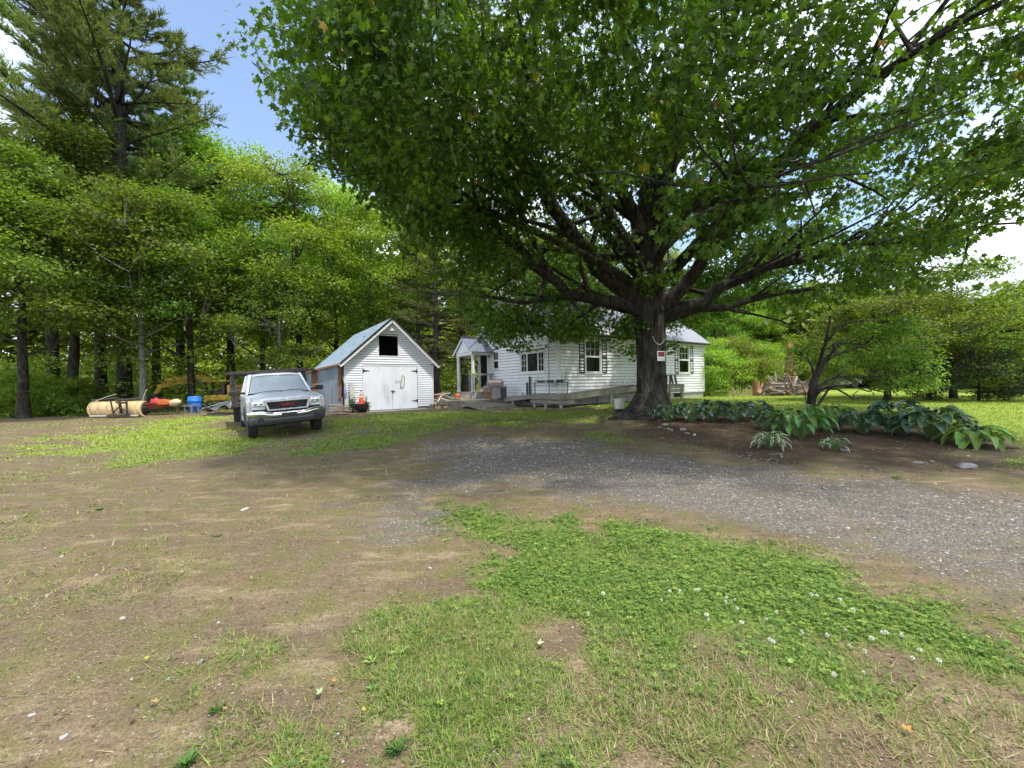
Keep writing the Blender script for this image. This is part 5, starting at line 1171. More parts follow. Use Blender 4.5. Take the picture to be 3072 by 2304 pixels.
# ------------------------------------------------------------------ hostas: every leaf its own piece
def hosta_leaf_mesh(name, L, W, c_in, c_edge, edge, cup=.18, tip=.35, ripple=.02):
    """ovate ribbed leaf lying along +x, margin in its own colour"""
    ns, nw = 7, 6; rows = []; cols = []
    for i in range(ns + 1):
        s = i / ns; w = W * math.sin(math.pi * min(1, s ** .62 * .985)) ** .8 * (1 - .12 * s); w = max(w, .002); r = []
        for j in range(nw + 1):
            q = j / nw * 2 - 1; x = L * s; z = L * (.16 * math.sin(s * 2.6) - tip * s * s) + cup * w * q * q + ripple * L * math.sin(s * 17 + 3 * q) * abs(q)
            r.append((x, w * q * .5 * 1.0, z)); m_ = max(abs(q) ** 1, 0); k = 1 if (abs(q) > 1 - edge or s > 1 - edge * .35) else 0; v = .88 + .12 * math.cos(q * 14)
            cols.append(tuple(c * v for c in (c_edge if k else c_in)) + (1,))
        rows.append(r)
    V = np.array([p for r in rows for p in r]); n = nw + 1; T = []
    for i in range(ns):
        for j in range(nw): a = i * n + j; T += [(a, a + n, a + n + 1), (a, a + n + 1, a + 1)]
    return np_mesh(name, V, np.array(T), LEAF_HOSTA, np.array(cols), True)
LEAF_HOSTA = leaf_mat('hosta_leaf', trans=.22, rough=.42)
HL_ = {'blue': hosta_leaf_mesh('hosta_blue', .22, .23, (.060, .125, .085), (.085, .155, .10), .12, .3, .22), 'bluev': hosta_leaf_mesh('hosta_bluev', .22, .21, (.055, .115, .075), (.30, .34, .17), .16, .3, .24), 'green': hosta_leaf_mesh('hosta_green', .34, .20, (.080, .175, .040), (.085, .185, .045), .1, .15, .45),
       'white': hosta_leaf_mesh('hosta_white', .24, .09, (.060, .135, .040), (.52, .55, .40), .34, .15, .3), 'big': hosta_leaf_mesh('hosta_big', .33, .28, (.055, .115, .075), (.085, .15, .08), .14, .22, .3, .03), 'bigy': hosta_leaf_mesh('hosta_bigy', .33, .27, (.060, .125, .070), (.34, .40, .13), .17, .22, .3, .03), 'lime': hosta_leaf_mesh('hosta_lime', .40, .22, (.16, .27, .045), (.24, .34, .07), .15, .18, .5)}
M_PET = simple('hosta_petiole', (.14, .24, .07), (.10, .18, .05), 12, .6)
def hosta(u, v, kinds, n, rad, hgt, lab, seed, sc=1.0):
    n = int(n * 1.3); sc *= .86; p = PG(u, v); z = gh1(p.x, p.y); rs = random.Random(seed); t = thing('hosta_plant', lab, 'plant', (p.x, p.y, z), 0, 'hostas in the bed'); pet = MB()
    for i in range(n):
        k = (i + .5) / n; a = i * 2.39996 + rs.uniform(-.2, .2); rr = rad * (.12 + .72 * math.sqrt(k)) * rs.uniform(.85, 1.1); hh = hgt * (1.0 - .62 * k ** 1.5) * rs.uniform(.88, 1.08)
        b = Vector((rr * math.cos(a), rr * math.sin(a), hh)); o = bpy.data.objects.new('leaf', HL_[rs.choice(kinds)]); link(o, t); o.location = b
        o.rotation_euler = (rs.uniform(-.25, .25), R(rs.uniform(-12, 10) + 26 * k), a + rs.uniform(-.35, .35)); s_ = sc * rs.uniform(.8, 1.2); o.scale = (s_, s_ * rs.uniform(.9, 1.1), s_)
        pet.tube([(b.x * .12, b.y * .12, 0), (b.x * .5, b.y * .5, hh * .72), tuple(b)], [.007, .006, .005], 5, cap=False)
    pet.build('stems', M_PET, t); return t
hosta(2005, 1262, ['blue', 'bluev'], 34, .48, .42, 'blue-green hosta closest to the maple trunk', 1)
hosta(2075, 1264, ['blue', 'bluev'], 36, .50, .50, 'second blue-green hosta from the maple trunk', 2)
hosta(2140, 1262, ['blue'], 36, .50, .54, 'third blue-green hosta from the maple trunk', 3)
hosta(2205, 1264, ['blue', 'blue', 'bluev'], 36, .50, .52, 'fourth blue-green hosta from the maple trunk', 4)
hosta(2268, 1258, ['blue'], 32, .46, .50, 'fifth blue-green hosta, just left of the crooked tree', 5)
hosta(2312, 1345, ['white'], 30, .26, .30, 'small hosta with narrow white-edged leaves', 6, .95)
hosta(2400, 1312, ['green'], 44, .62, .66, 'big plain green hosta with drooping pointed leaves', 7, .95)
hosta(2480, 1290, ['green'], 34, .55, .60, 'plain green hosta at the foot of the crooked tree', 8, .9)
hosta(2505, 1352, ['bluev', 'white'], 22, .20, .20, 'small striped hosta at the front of the bed', 9, .62)
hosta(2590, 1300, ['blue', 'big'], 34, .48, .48, 'dark blue-green hosta left of the big cream-edged one', 10, .9)
hosta(2690, 1300, ['big'], 44, .58, .66, 'ruffled blue-grey hosta just left of the big yellow-edged one', 11)
hosta(2800, 1318, ['big', 'bigy'], 52, .62, .60, 'big ruffled hosta with yellow-edged leaves', 12)
hosta(2330, 1290, ['blue', 'green'], 24, .40, .40, 'mid green hosta behind the white-edged one', 14, .85)
hosta(2925, 1338, ['lime'], 32, .44, .38, 'lime green hosta with long leaves at the right end', 13, .85)

# ------------------------------------------------------------------ things by the wood at the left
CREAM = simple('plough_cream', (.66, .50, .27), (.56, .41, .20), 5, .5, dirt=.35, dirtc=(.28, .17, .09)); YEL = simple('digger_yellow', (.70, .42, .04), (.56, .32, .04), 5, .6, dirt=.5, dirtc=(.10, .06, .03))
REDP = simple('red_plastic', (.62, .035, .04), (.50, .03, .035), 6, .4); BLUEP = simple('blue_plastic', (.02, .17, .62), (.02, .13, .52), 6, .35); GREYP = simple('grey_liner', (.10, .105, .125), (.17, .175, .20), 8, .5); TYR = simple('old_tyre', (.02, .02, .02), (.035, .033, .03), 10, .9)
PALE = simple('pale_rod', (.66, .62, .52), (.55, .50, .42), 9, .6); OLDW = simple('grey_old_wood', (.24, .21, .17), (.15, .13, .105), 8, .9, bump=.3, stretch=(1, 1, 4)); BARKC = simple('fresh_wood', (.50, .34, .19), (.38, .24, .13), 8, .8)
def at_px(u, Z): p = GX(u, Z); return p
def plough():
    p = at_px(345, 19.3); t = thing('snow_plough', 'cream snow plough blade lying at the edge of the wood', 'plough', p, R(-4)); rows = []
    for s_ in np.linspace(-1.38, 1.38, 15): rows.append([(s_, .12 - .26 * math.sin(a) * 1.0 + .10, .40 - .36 * math.cos(a)) for a in np.linspace(.15, 2.9, 9)])
    m_ = MB(); m_.grid(rows); m_.build('moldboard', CREAM, t, smooth=True, solid=.02)
    for x in (-1.36, -.86, -.40, .12, .62, 1.1, 1.36):
        q = MB(); q.prism([(.22 - .27 * math.sin(a), .40 - .37 * math.cos(a)) for a in np.linspace(.15, 2.9, 9)] + [(.22 - .34 * math.sin(a), .40 - .40 * math.cos(a)) for a in np.linspace(2.8, .25, 9)], x - .02, x + .02, 'x'); q.build('rib', CREAM, t)
    q = MB(); q.bar((-1.38, .18, .77), (1.38, .18, .77), .09, .05); q.build('top_rail', CREAM, t)
    q = MB(); q.bar((-1.2, -.12, .10), (1.3, -.12, .10), .06, .06); q.build('bottom_rail', PALE, t)
    q = MB(); q.bar((-.1, -.1, .12), (.45, -.75, .12), .07, .09); q.bar((.95, -.1, .12), (.45, -.75, .12), .07, .09); q.bar((0, -.3, .12), (.9, -.3, .12), .06, .08); q.bar((.45, -.12, .2), (.45, -.2, .80), .08, .08); q.bar((.75, -.12, .15), (.8, -.18, .85), .07, .07); q.bar((.02, -.1, .15), (-.05, -.16, .80), .06, .06); q.build('push_frame', STEELB, t)
    q = MB(); q.bar((.35, -.25, .75), (.82, -.25, .72), .09, .09); q.tube([(.1, -.2, .25), (.5, -.25, .55), (.8, -.2, .3)], .03, 6); q.build('lift_arm', STEELB, t)
    q = MB(); q.tube([(1.28, .15, .76), (1.36, .12, 1.0), (1.52, .1, 1.28), (1.60, .1, 1.36)], [.018, .018, .016, .012], 6); q.build('marker_rod', PALE, t)
    q = MB(); q.tube([(-1.3, .2, .8), (-.85, .28, 1.0), (-.3, .3, 1.15)], [.02, .018, .012], 6); q.build('marker_rod', PALE, t)
STEELB = simple('dirty_black_steel', (.025, .024, .026), (.06, .045, .04), 10, .65)
plough()
def digger():
    p = at_px(640, 24.5); t = thing('excavator', 'small yellow excavator half hidden behind the truck, boom reaching left', 'excavator', p, R(8))
    q = MB(); b = [(-.1, .4, 1.35), (-.35, .4, 1.75), (-.75, .4, 1.98), (-1.5, .4, 2.02), (-2.5, .4, 1.85), (-2.9, .4, 1.70)]
    for i in range(len(b) - 1): q.bar(b[i], b[i + 1], .20, .30)
    q.build('boom', YEL, t, bevel=.02)
    q = MB(); q.bar((-1.55, .4, 1.72), (-3.35, .4, 1.42), .18, .24); q.bar((-3.0, .4, 1.70), (-3.5, .4, .95), .16, .22); q.build('stick', YEL, t, bevel=.02)
    q = MB(); q.tube([(-.5, .3, 1.25), (-1.35, .36, 1.80)], .055, 8); q.tube([(-1.2, .4, 2.15), (-2.3, .4, 2.02)], .045, 8); q.build('hydraulic_ram', STEELB, t)
    q = MB(); q.prism([(-3.7, .9), (-3.3, 1.0), (-3.15, .7), (-3.3, .4), (-3.65, .35), (-3.85, .6)], .15, .65, 'y'); q.build('bucket', STEELB, t)
    q = MB(); q.b2(-.25, 1.55, -.55, .9, .50, .85); q.b2(1.05, 1.6, -.55, .9, .85, 1.45); q.build('body', YEL, t, bevel=.05)
    cb_ = MB()
    for (x, y) in ((-.2, -.5), (-.2, .25), (.85, -.5), (.85, .25)): cb_.b2(x - .07, x + .07, y - .05, y + .05, .85, 1.66)
    cb_.b2(-.2, .85, .24, .27, .85, 1.15); cb_.build('cab_frame', STEELB, t); q = MB(); q.b2(-.32, .98, -.6, .36, 1.66, 1.76); q.build('cab_roof', YEL, t, bevel=.03)
    q = MB(); q.b2(.2, .75, -.35, .15, .9, 1.10); q.b2(.60, .75, -.35, .15, 1.10, 1.5); q.build('seat', STEELB, t)
    for y in (-.5, .85):
        q = MB(); q.prism([(-.7, .12), (-.55, .0), (1.5, .0), (1.7, .15), (1.7, .35), (1.5, .5), (-.55, .5), (-.72, .35)], y - .18, y + .18, 'y'); q.build('track', TYR, t)
digger()
def barrow():
    p = at_px(475, 20.6); t = thing('wheelbarrow', 'red steel wheelbarrow loaded with odds and ends beside the plough', 'wheelbarrow', p, R(12))
    q = MB(); a = [(-.55, -.32, .62), (.55, -.32, .62), (.55, .32, .62), (-.55, .32, .62)]; b = [(-.3, -.2, .30), (.38, -.2, .34), (.38, .2, .34), (-.3, .2, .30)]; q.add(a + b, [(4, 5, 6, 7), (0, 1, 5, 4), (1, 2, 6, 5), (2, 3, 7, 6), (3, 0, 4, 7)]); q.build('tray', simple('rust_red_steel', (.26, .05, .035), (.20, .07, .04), 9, .6), t, solid=.02)
    q = MB(); q.lathe([(.05, -.05), (.17, -.05), (.19, 0), (.17, .05), (.05, .05)], 16, (-.62, 0, .19), Matrix.Rotation(R(90), 3, 'X')); q.build('wheel', TYR, t)
    for s_ in (-1, 1):
        q = MB(); q.tube([(-.62, s_ * .08, .19), (-.1, s_ * .2, .28), (.5, s_ * .27, .38), (1.0, s_ * .3, .60)], .022, 6); q.build('handle', STEELB, t); q = MB(); q.tube([(.42, s_ * .25, .36), (.5, s_ * .27, .0)], .02, 6); q.build('leg', STEELB, t)
barrow()
p = at_px(468, 20.6); q = MB(); q.lathe([(0, 0), (.20, 0), (.235, .12), (.24, .34), (.20, .42), (.06, .45), (.05, .49), (0, .49)], 18); o = q.build('bucket', REDP, smooth=True); o.location = (p.x, p.y, p.z + .40); tag(o, 'round bright red plastic jug standing in the wheelbarrow', 'jug')
p = at_px(492, 20.4); q = MB(); q.prism([(-.25, 0), (.2, 0), (.30, .1), (.22, .26), (-.1, .30), (-.28, .15)], -.12, .12, 'y'); t = thing('chainsaw', 'orange machine lying on the load of the wheelbarrow', 'tool', (p.x, p.y, p.z + .52), R(10)); q.build('housing', simple('orange_plastic', (.62, .16, .03), (.5, .12, .03), 9, .5), t, bevel=.03); q = MB(); q.bar((.25, 0, .08), (.8, 0, -.10), .02, .1); q.build('guide_bar', STEELB, t); q = MB(); q.tube([(-.2, 0, .26), (-.05, 0, .40), (.12, 0, .28)], .02, 6); q.build('handle', STEELB, t)
p = at_px(524, 20.5); q = MB(); q.lathe([(0, -.30), (.12, -.27), (.19, -.1), (.19, .12), (.10, .26), (0, .30)], 14, (0, 0, .62), Matrix.Rotation(R(78), 3, 'Y')); o = q.build('cream_drum', simple('cream_plastic', (.62, .48, .30), (.5, .38, .22), 8, .5), smooth=True); o.location = (p.x, p.y, p.z); tag(o, 'cream rounded drum end poking out right of the wheelbarrow', 'drum')
p = at_px(553, 20.8); t = thing('low_table', 'low weathered wooden table frame left of the blue barrel', 'table', p, R(5))
for (a, b) in (((-.36, 0, .42), (.36, 0, .42)), ((-.36, .5, .42), (.36, .5, .42)), ((-.34, 0, .42), (-.34, .5, .42)), ((.34, 0, .42), (.34, .5, .42))): q = MB(); q.bar(a, b, .05, .07); q.build('rail', OLDW, t)
for x in (-.34, .34):
    for y in (0, .5): q = MB(); q.b2(x - .03, x + .03, y - .03, y + .03, 0, .42); q.build('leg', OLDW, t)
p = at_px(583, 21.6); t = thing('barrel', 'bright blue plastic barrel in front of the digger', 'barrel', p); q = MB(); q.lathe([(0, .05), (.28, .05), (.30, .12), (.31, .3), (.325, .32), (.325, .35), (.31, .37), (.315, .6), (.33, .62), (.33, .65), (.31, .67), (.30, .85), (.27, .90), (.255, .90), (.25, .87), (0, .87)], 24); q.build('drum_body', BLUEP, t, smooth=True); q = MB(); q.lathe([(0, .865), (.04, .865), (.04, .92), (0, .92)], 10, (.13, 0, 0)); q.build('bung', BLUEP, t); q = MB(); q.b2(-.45, .45, -.3, .35, -.05, .05); q.build('pallet', OLDW, t)
def liner():
    p = at_px(650, 19.6); t = thing('truck_bed_liner', 'crumpled grey plastic truck liner heaped before the digger', 'liner', p, R(-6)); rs = np.random.RandomState(4); rows = []
    for i in range(10):
        rows.append([(-.72 + i * .155, -.35 + j * .14, .12 + .26 * math.sin(j * .7 + i * .5) ** 2 + .055 * i * (1 if j > 3 else .35) + rs.rand() * .03) for j in range(7)])
    q = MB(); q.grid(rows); q.build('sheet', GREYP, t, smooth=True, solid=.02)
    for k in range(4): q = MB(); q.tube([(-.6 + k * .1, -.3 + k * .15, .30 + .05 * k), (0, -.3 + k * .17, .5 + .04 * k), (.65, -.3 + k * .18, .55 + .05 * k)], .025, 6); q.build('rim_fold', GREYP, t)
    q = MB(); q.b2(-.3, .75, -.3, .4, 0, .13); q.build('skid', STEELB, t)
liner()
for (u, Z, w_, lab) in ((318, 21.0, 1.3, 'dark stack of old lumber behind the left half of the plough'), (385, 21.2, 1.1, 'dark stack of old lumber behind the right half of the plough')):
    p = at_px(u, Z); t = thing('lumber_stack', lab, 'lumber', p, R(4), 'old lumber behind the plough'); rs = random.Random(u)
    for i in range(9): q = MB(); q.bar((-w_ / 2 + rs.uniform(-.1, .1), (i % 3) * .25, .35 + .14 * (i // 3) * 1.6), (w_ / 2 + rs.uniform(-.1, .1), (i % 3) * .25 + rs.uniform(-.05, .05), .38 + .14 * (i // 3) * 1.6 + rs.uniform(-.02, .1)), .16, .06); q.build('plank', STEELB if i % 2 else OLDW, t)
    for x in (-.4, .4): q = MB(); q.b2(x - .08, x + .08, -.05, .6, 0, .32); q.build('block', OLDW, t)

# ------------------------------------------------------------------ things at the garage
def gloc(s, d, z): c, sn = math.cos(R(35)), math.sin(R(35)); return Vector((GXo + s * c + d * sn, GYo + s * sn - d * c, z))      # d: out from the front wall
g0 = gloc(.62, .55, 0); g0.z = gh1(g0.x, g0.y); t = thing('kettle_planter', 'black cauldron planter standing by the garage door', 'planter', g0); q = MB(); q.lathe([(0, .03), (.16, .03), (.26, .12), (.31, .26), (.30, .36), (.32, .42), (.30, .43), (.27, .40), (.0, .37)], 22); q.build('pot', M_BLACK, t, smooth=True)
for k in range(3): q = MB(); a = k * 2.09; q.tube([(.18 * math.cos(a), .18 * math.sin(a), .08), (.22 * math.cos(a), .22 * math.sin(a), -.01)], .02, 6); q.build('foot', M_BLACK, t)
t = thing('traffic_cone', 'orange traffic cone with white bands set in the black planter', 'cone', (g0.x - .02, g0.y - .03, g0.z + .395)); ORC = simple('cone_orange', (.78, .10, .015), (.66, .08, .015), 6, .5); WHC = simple('cone_white', (.78, .76, .72), None, 6, .45)
q = MB(); q.b2(-.15, .15, -.15, .15, 0, .03); q.build('base', ORC, t, bevel=.01)
for z0, z1, mt, nm in ((.03, .32, ORC, 'cone_section'), (.32, .40, WHC, 'reflective_band'), (.40, .46, ORC, 'cone_section'), (.46, .60, WHC, 'reflective_band'), (.60, .68, ORC, 'tip')):
    f_ = lambda z: .125 - .095 * (z - .03) / .65; q = MB(); q.lathe([(f_(z0) - .03 if z0 > .1 else 0, z0), (f_(z0), z0), (f_(z1), z1), (max(0, f_(z1) - .03), z1)], 18); q.build(nm, mt, t, smooth=False)
def leafy(name, lab, loc, n, hgt, rad, leaf, pal, seed, cat='plant', grp=None):
    rs = np.random.RandomState(seed); t = thing(name, lab, cat, loc, 0, grp); st = MB(); P, D, Nn = [], [], []
    for i in range(n):
        a = rs.rand() * 6.28; tip = np.array([math.cos(a) * rad * rs.rand(), math.sin(a) * rad * rs.rand(), hgt * (.55 + .5 * rs.rand())]); st.tube([(tip[0] * .2, tip[1] * .2, 0), tuple(tip * np.array([.6, .6, .55])), tuple(tip)], [.008, .006, .003], 4, cap=False)
        m_ = int(14 * hgt / .6) + 6; k = rs.rand(m_, 1); P.append(np.array([tip[0] * .2, tip[1] * .2, 0]) + (tip - np.array([tip[0] * .2, tip[1] * .2, 0])) * k + rs.randn(m_, 3) * .02); D.append(rs.randn(m_, 3) * np.array([1, 1, .4])); Nn.append(rs.randn(m_, 3) * .4 + np.array([0, 0, 1]))
    P = np.concatenate(P); V, FF = leaves(P, np.concatenate(D), np.concatenate(Nn), leaf * (.6 + .8 * rs.rand(len(P))), OVAL_T, OVAL_F); st.build('stems', M_STEM, t); np_obj('leaves', V, FF, LEAF_WOOD, leaf_cols(rs, len(P), 4, pal, [1] * len(pal)), t); return t
g1 = gloc(.22, .35, 0); g1.z = gh1(g1.x, g1.y); leafy('tall_weed', 'tall pale green weed left of the planter', g1, 8, .95, .22, .09, [(.11, .17, .08), (.15, .22, .10)], 3)
g2 = g0 + Vector((.14, .1, .36)); leafy('potted_plant', 'thin green plant growing out of the planter behind the cone', g2, 5, .42, .16, .06, [(.10, .16, .06), (.14, .2, .08)], 4)
g2 = gloc(.98, .30, 0); g2.z = gh1(g2.x, g2.y); leafy('tall_weed', 'grassy weed right of the planter against the door', g2, 6, .5, .2, .07, [(.12, .19, .06), (.2, .24, .08)], 6)
q = MB(); a = gloc(.30, .30, .35); b = gloc(.26, .06, 1.72); q.bar(a, b, .20, .025, gloc(0, 1, 0) - gloc(0, 0, 0)); o = q.build('leaning_board', simple('pale_grey_board', (.50, .48, .45), (.38, .36, .33), 8, .85, bump=.2)); tag(o, 'pale grey board leaning on the garage wall behind the planter', 'board')
q = MB(); q.tube([gloc(-.12, .15, 1.98), gloc(.02, .25, 1.2), gloc(.12, .3, .55)], [.012, .014, .012], 6); o = q.build('leaning_pole', PALE); tag(o, 'thin pale pole leaning in the gap beside the rusty board', 'pole')
t = thing('umbrella', 'folded blue and violet umbrella hanging in the gap by the garage', 'umbrella', gloc(-.03, .22, 1.05)); q = MB(); q.lathe([(0, -.15), (.03, -.1), (.07, .15), (.06, .32), (.02, .42), (0, .42)], 10); q.build('canopy', simple('umbrella_cloth', (.12, .30, .55), (.40, .34, .58), 14, .7), t); q = MB(); q.tube([(0, 0, .40), (0, 0, .62), (.04, 0, .66)], .01, 6); q.build('handle', M_BLACK, t)
rs = random.Random(8); pc = gloc(-.35, .75, 0); pc.z = gh1(pc.x, pc.y); t = thing('scrap_lumber', 'low heap of broken pale boards on the grass before the lean-to', 'lumber', pc, R(20))
SW = [simple('scrap_a', (.52, .40, .26), (.42, .30, .18), 8, .8, bump=.2), simple('scrap_b', (.42, .24, .18), (.55, .40, .34), 6, .8, bump=.2), simple('scrap_c', (.34, .27, .19), (.24, .19, .13), 8, .85, bump=.2)]
for i in range(13):
    y = -.42 + .075 * i; z = .05 + .11 * (i // 4) - .01 * (i % 4); L_ = rs.uniform(.5, 1.0); xo = rs.uniform(-.25, .25); an = R(rs.uniform(-28, 8)); dx, dy = math.cos(an) * L_ / 2, math.sin(an) * L_ / 2; q = MB(); q.bar((xo - dx, y * .8 - dy, z + rs.uniform(0, .05)), (xo + dx, y * .8 + dy, z + rs.uniform(-.02, .03)), rs.uniform(.08, .14), .03); q.build('broken_board', SW[i % 3], t)
# brush and firewood between garage and porch
def wood_heap(name, lab, loc, rz, n, rx, ry, hz, lens, rads, mats, seed, fine=0):
    rs = random.Random(seed); t = thing(name, lab, 'wood pile', loc, rz)
    for i in range(n):
        k = rs.random(); a = rs.uniform(0, 6.28); r_ = math.sqrt(rs.random()); x, y = rx * r_ * math.cos(a), ry * r_ * math.sin(a); z = hz * (1 - r_ * .85) * rs.random() + .06; L_ = rs.uniform(*lens); d = Vector((rs.gauss(0, 1), rs.gauss(0, .7), rs.gauss(0, .28))).normalized() * L_ / 2; rr = rs.uniform(*rads)
        c = Vector((x, y, max(z, abs(d.z) + rr))); q = MB(); q.tube([c - d, c + Vector((rs.gauss(0, .03), rs.gauss(0, .03), rs.gauss(0, .03))) * L_, c + d], [rr, rr * .9, rr * .7], 7); q.build('log' if rr > .035 else 'stick', mats[i % len(mats)], t)
    if fine:
        q = MB(); 
        for i in range(fine):
            a = rs.uniform(0, 6.28); r_ = math.sqrt(rs.random()); x, y = rx * 1.15 * r_ * math.cos(a), ry * r_ * math.sin(a); z = hz * (1.05 - r_ * .8) * rs.random() + .05; d = Vector((rs.gauss(0, 1), rs.gauss(0, 1), rs.gauss(0, .5))).normalized() * rs.uniform(.25, .7); q.tube([(x, y, z), tuple(Vector((x, y, z)) + d * .5 + Vector((0, 0, rs.gauss(0, .05)))), tuple(Vector((x, y, z)) + d)], [.008, .006, .003], 3, cap=False)
        o = q.build('brushwood', simple(name + '_brush', (.17, .145, .125), (.28, .25, .225), 6, .9), t); o['kind'] = 'stuff'
    return t
GW1 = simple('dead_wood_grey', (.30, .27, .24), (.20, .175, .15), 9, .9, bump=.3); GW2 = simple('dead_wood_tan', (.40, .31, .22), (.28, .20, .14), 9, .9, bump=.3); GW3 = simple('red_bark', (.27, .12, .055), (.36, .19, .09), 9, .9, bump=.3)
p = GX(1330, 23.0); wood_heap('firewood_pile', 'pale jumble of split wood and sticks between garage and porch', p, 0, 60, .95, .6, .75, (.4, 1.1), (.015, .06), [GW2, GW1, PALE], 3, 120)
q = MB(); q.lathe([(0, 0), (.13, 0), (.15, .2), (.15, .28), (0, .28)], 14); o = q.build('orange_pail', simple('orange_pail', (.75, .20, .06), None, 6, .5), smooth=True); p = GX(1372, 22.2); o.location = p + Vector((0, 0, .38)); tag(o, 'small orange pail on the woodpile next to the porch column', 'pail')
q = MB(); p = GX(1372, 22.25); q.b2(-.3, .3, -.2, .25, 0, .39); o = q.build('wood_block', OLDW, bevel=.01); o.location = p; tag(o, 'weathered timber block under the orange pail', 'block')
p = GX(2355, 25.5); wood_heap('brush_pile', 'big pile of grey branches and cut logs beyond the lawn', p, 0, 150, 1.9, .8, 1.35, (.5, 1.8), (.015, .085), [GW1, GW2, GW1, GW3], 5, 700)
p = GX(2268, 25.2); t = thing('log_stump', 'upright reddish cut log at the left end of the brush pile', 'log', p); q = MB(); q.lathe([(0, 0), (.24, 0), (.22, .3), (.20, .95), (.0, .97)], 12); q.build('bark', GW3, t); q = MB(); q.lathe([(0, .0), (.14, 0), (.14, .04), (0, .04)], 12, (.05, -.26, .32), Matrix.Rotation(R(80), 3, 'X')); q.build('cut_end', BARKC, t)
def snag():
    p = GX(2372, 27.5); t = thing('broken_snag', 'broken dead tree trunk with torn orange top behind the brush pile', 'snag', p); q = MB(); q.tube([(0, 0, -.2), (.02, 0, .8), (-.06, 0, 1.6), (.0, 0, 2.4), (.02, 0, 3.2)], [.26, .24, .30, .22, .20], 12); q.build('trunk', bark('snag_bark', (.09, .055, .035), (.36, .24, .15), 7, .8), t)
    q = MB()
    for k in range(7): a = k * .9; q.tube([(.12 * math.cos(a), .12 * math.sin(a), 3.1), (.10 * math.cos(a), .10 * math.sin(a), 3.5 + .35 * ((k * 37) % 5) / 5)], [.06, .008], 5)
    q.build('torn_top', simple('torn_wood', (.52, .27, .12), (.40, .19, .08), 9, .8), t); q = MB(); q.tube([(.1, 0, 1.9), (.5, 0, 2.1), (.9, 0, 2.4)], [.07, .05, .03], 7); q.build('stub_branch', BARK_D, t)
    q = MB()
    for k in range(9): q.lathe([(0, -.1), (.13, -.05), (.15, .05), (0, .12)], 8, (.26 * math.cos(k * 1.7), .26 * math.sin(k * 1.7), 1.0 + .1 * k))
    o = q.build('bracket_growth', GW3, t); o['kind'] = 'stuff'
snag()
t = thing('edging_fence', 'low row of pale dry pickets left of the brush pile', 'fence', GX(2222, 25), R(3))
for i in range(15): q = MB(); x = -.75 + i * .105; q.bar((x, 0, 0), (x + .02 * ((i * 7) % 3 - 1), .02, .40 + .06 * ((i * 5) % 4)), .045, .02, (0, 1, 0)); q.build('picket', simple('dry_picket', (.46, .38, .20), (.38, .32, .17), 9, .8) if i == 0 else bpy.data.materials['dry_picket'], t)
q = MB(); q.bar((-.8, .03, .25), (.78, .03, .25), .02, .03); q.build('rail', bpy.data.materials['dry_picket'], t)
p = GX(2495, 34); t = thing('car', 'grey car roof glimpsed far beyond the lawn behind the crooked tree', 'car', p, R(8)); GC = simple('far_car_paint', (.36, .37, .39), (.32, .33, .35), 3, .3, .3); q = MB(); q.prism([(-2.1, .35), (2.1, .35), (2.15, .75), (1.3, .85), (.75, 1.3), (-1.0, 1.32), (-1.7, .9), (-2.15, .8)], -.8, .8, 'y'); q.build('body', GC, t, bevel=.08)
q = MB(); q.prism([(-.95, .92), (1.1, .88), (.7, 1.24), (-.85, 1.26)], -.82, -.80, 'y'); q.build('side_window', M_INT, t)
for x in (-1.3, 1.35): q = MB(); q.lathe([(0, -.1), (.30, -.1), (.32, 0), (.30, .1), (0, .1)], 16, (x, -.75, .32), Matrix.Rotation(R(90), 3, 'X')); q.build('wheel', TYR, t)

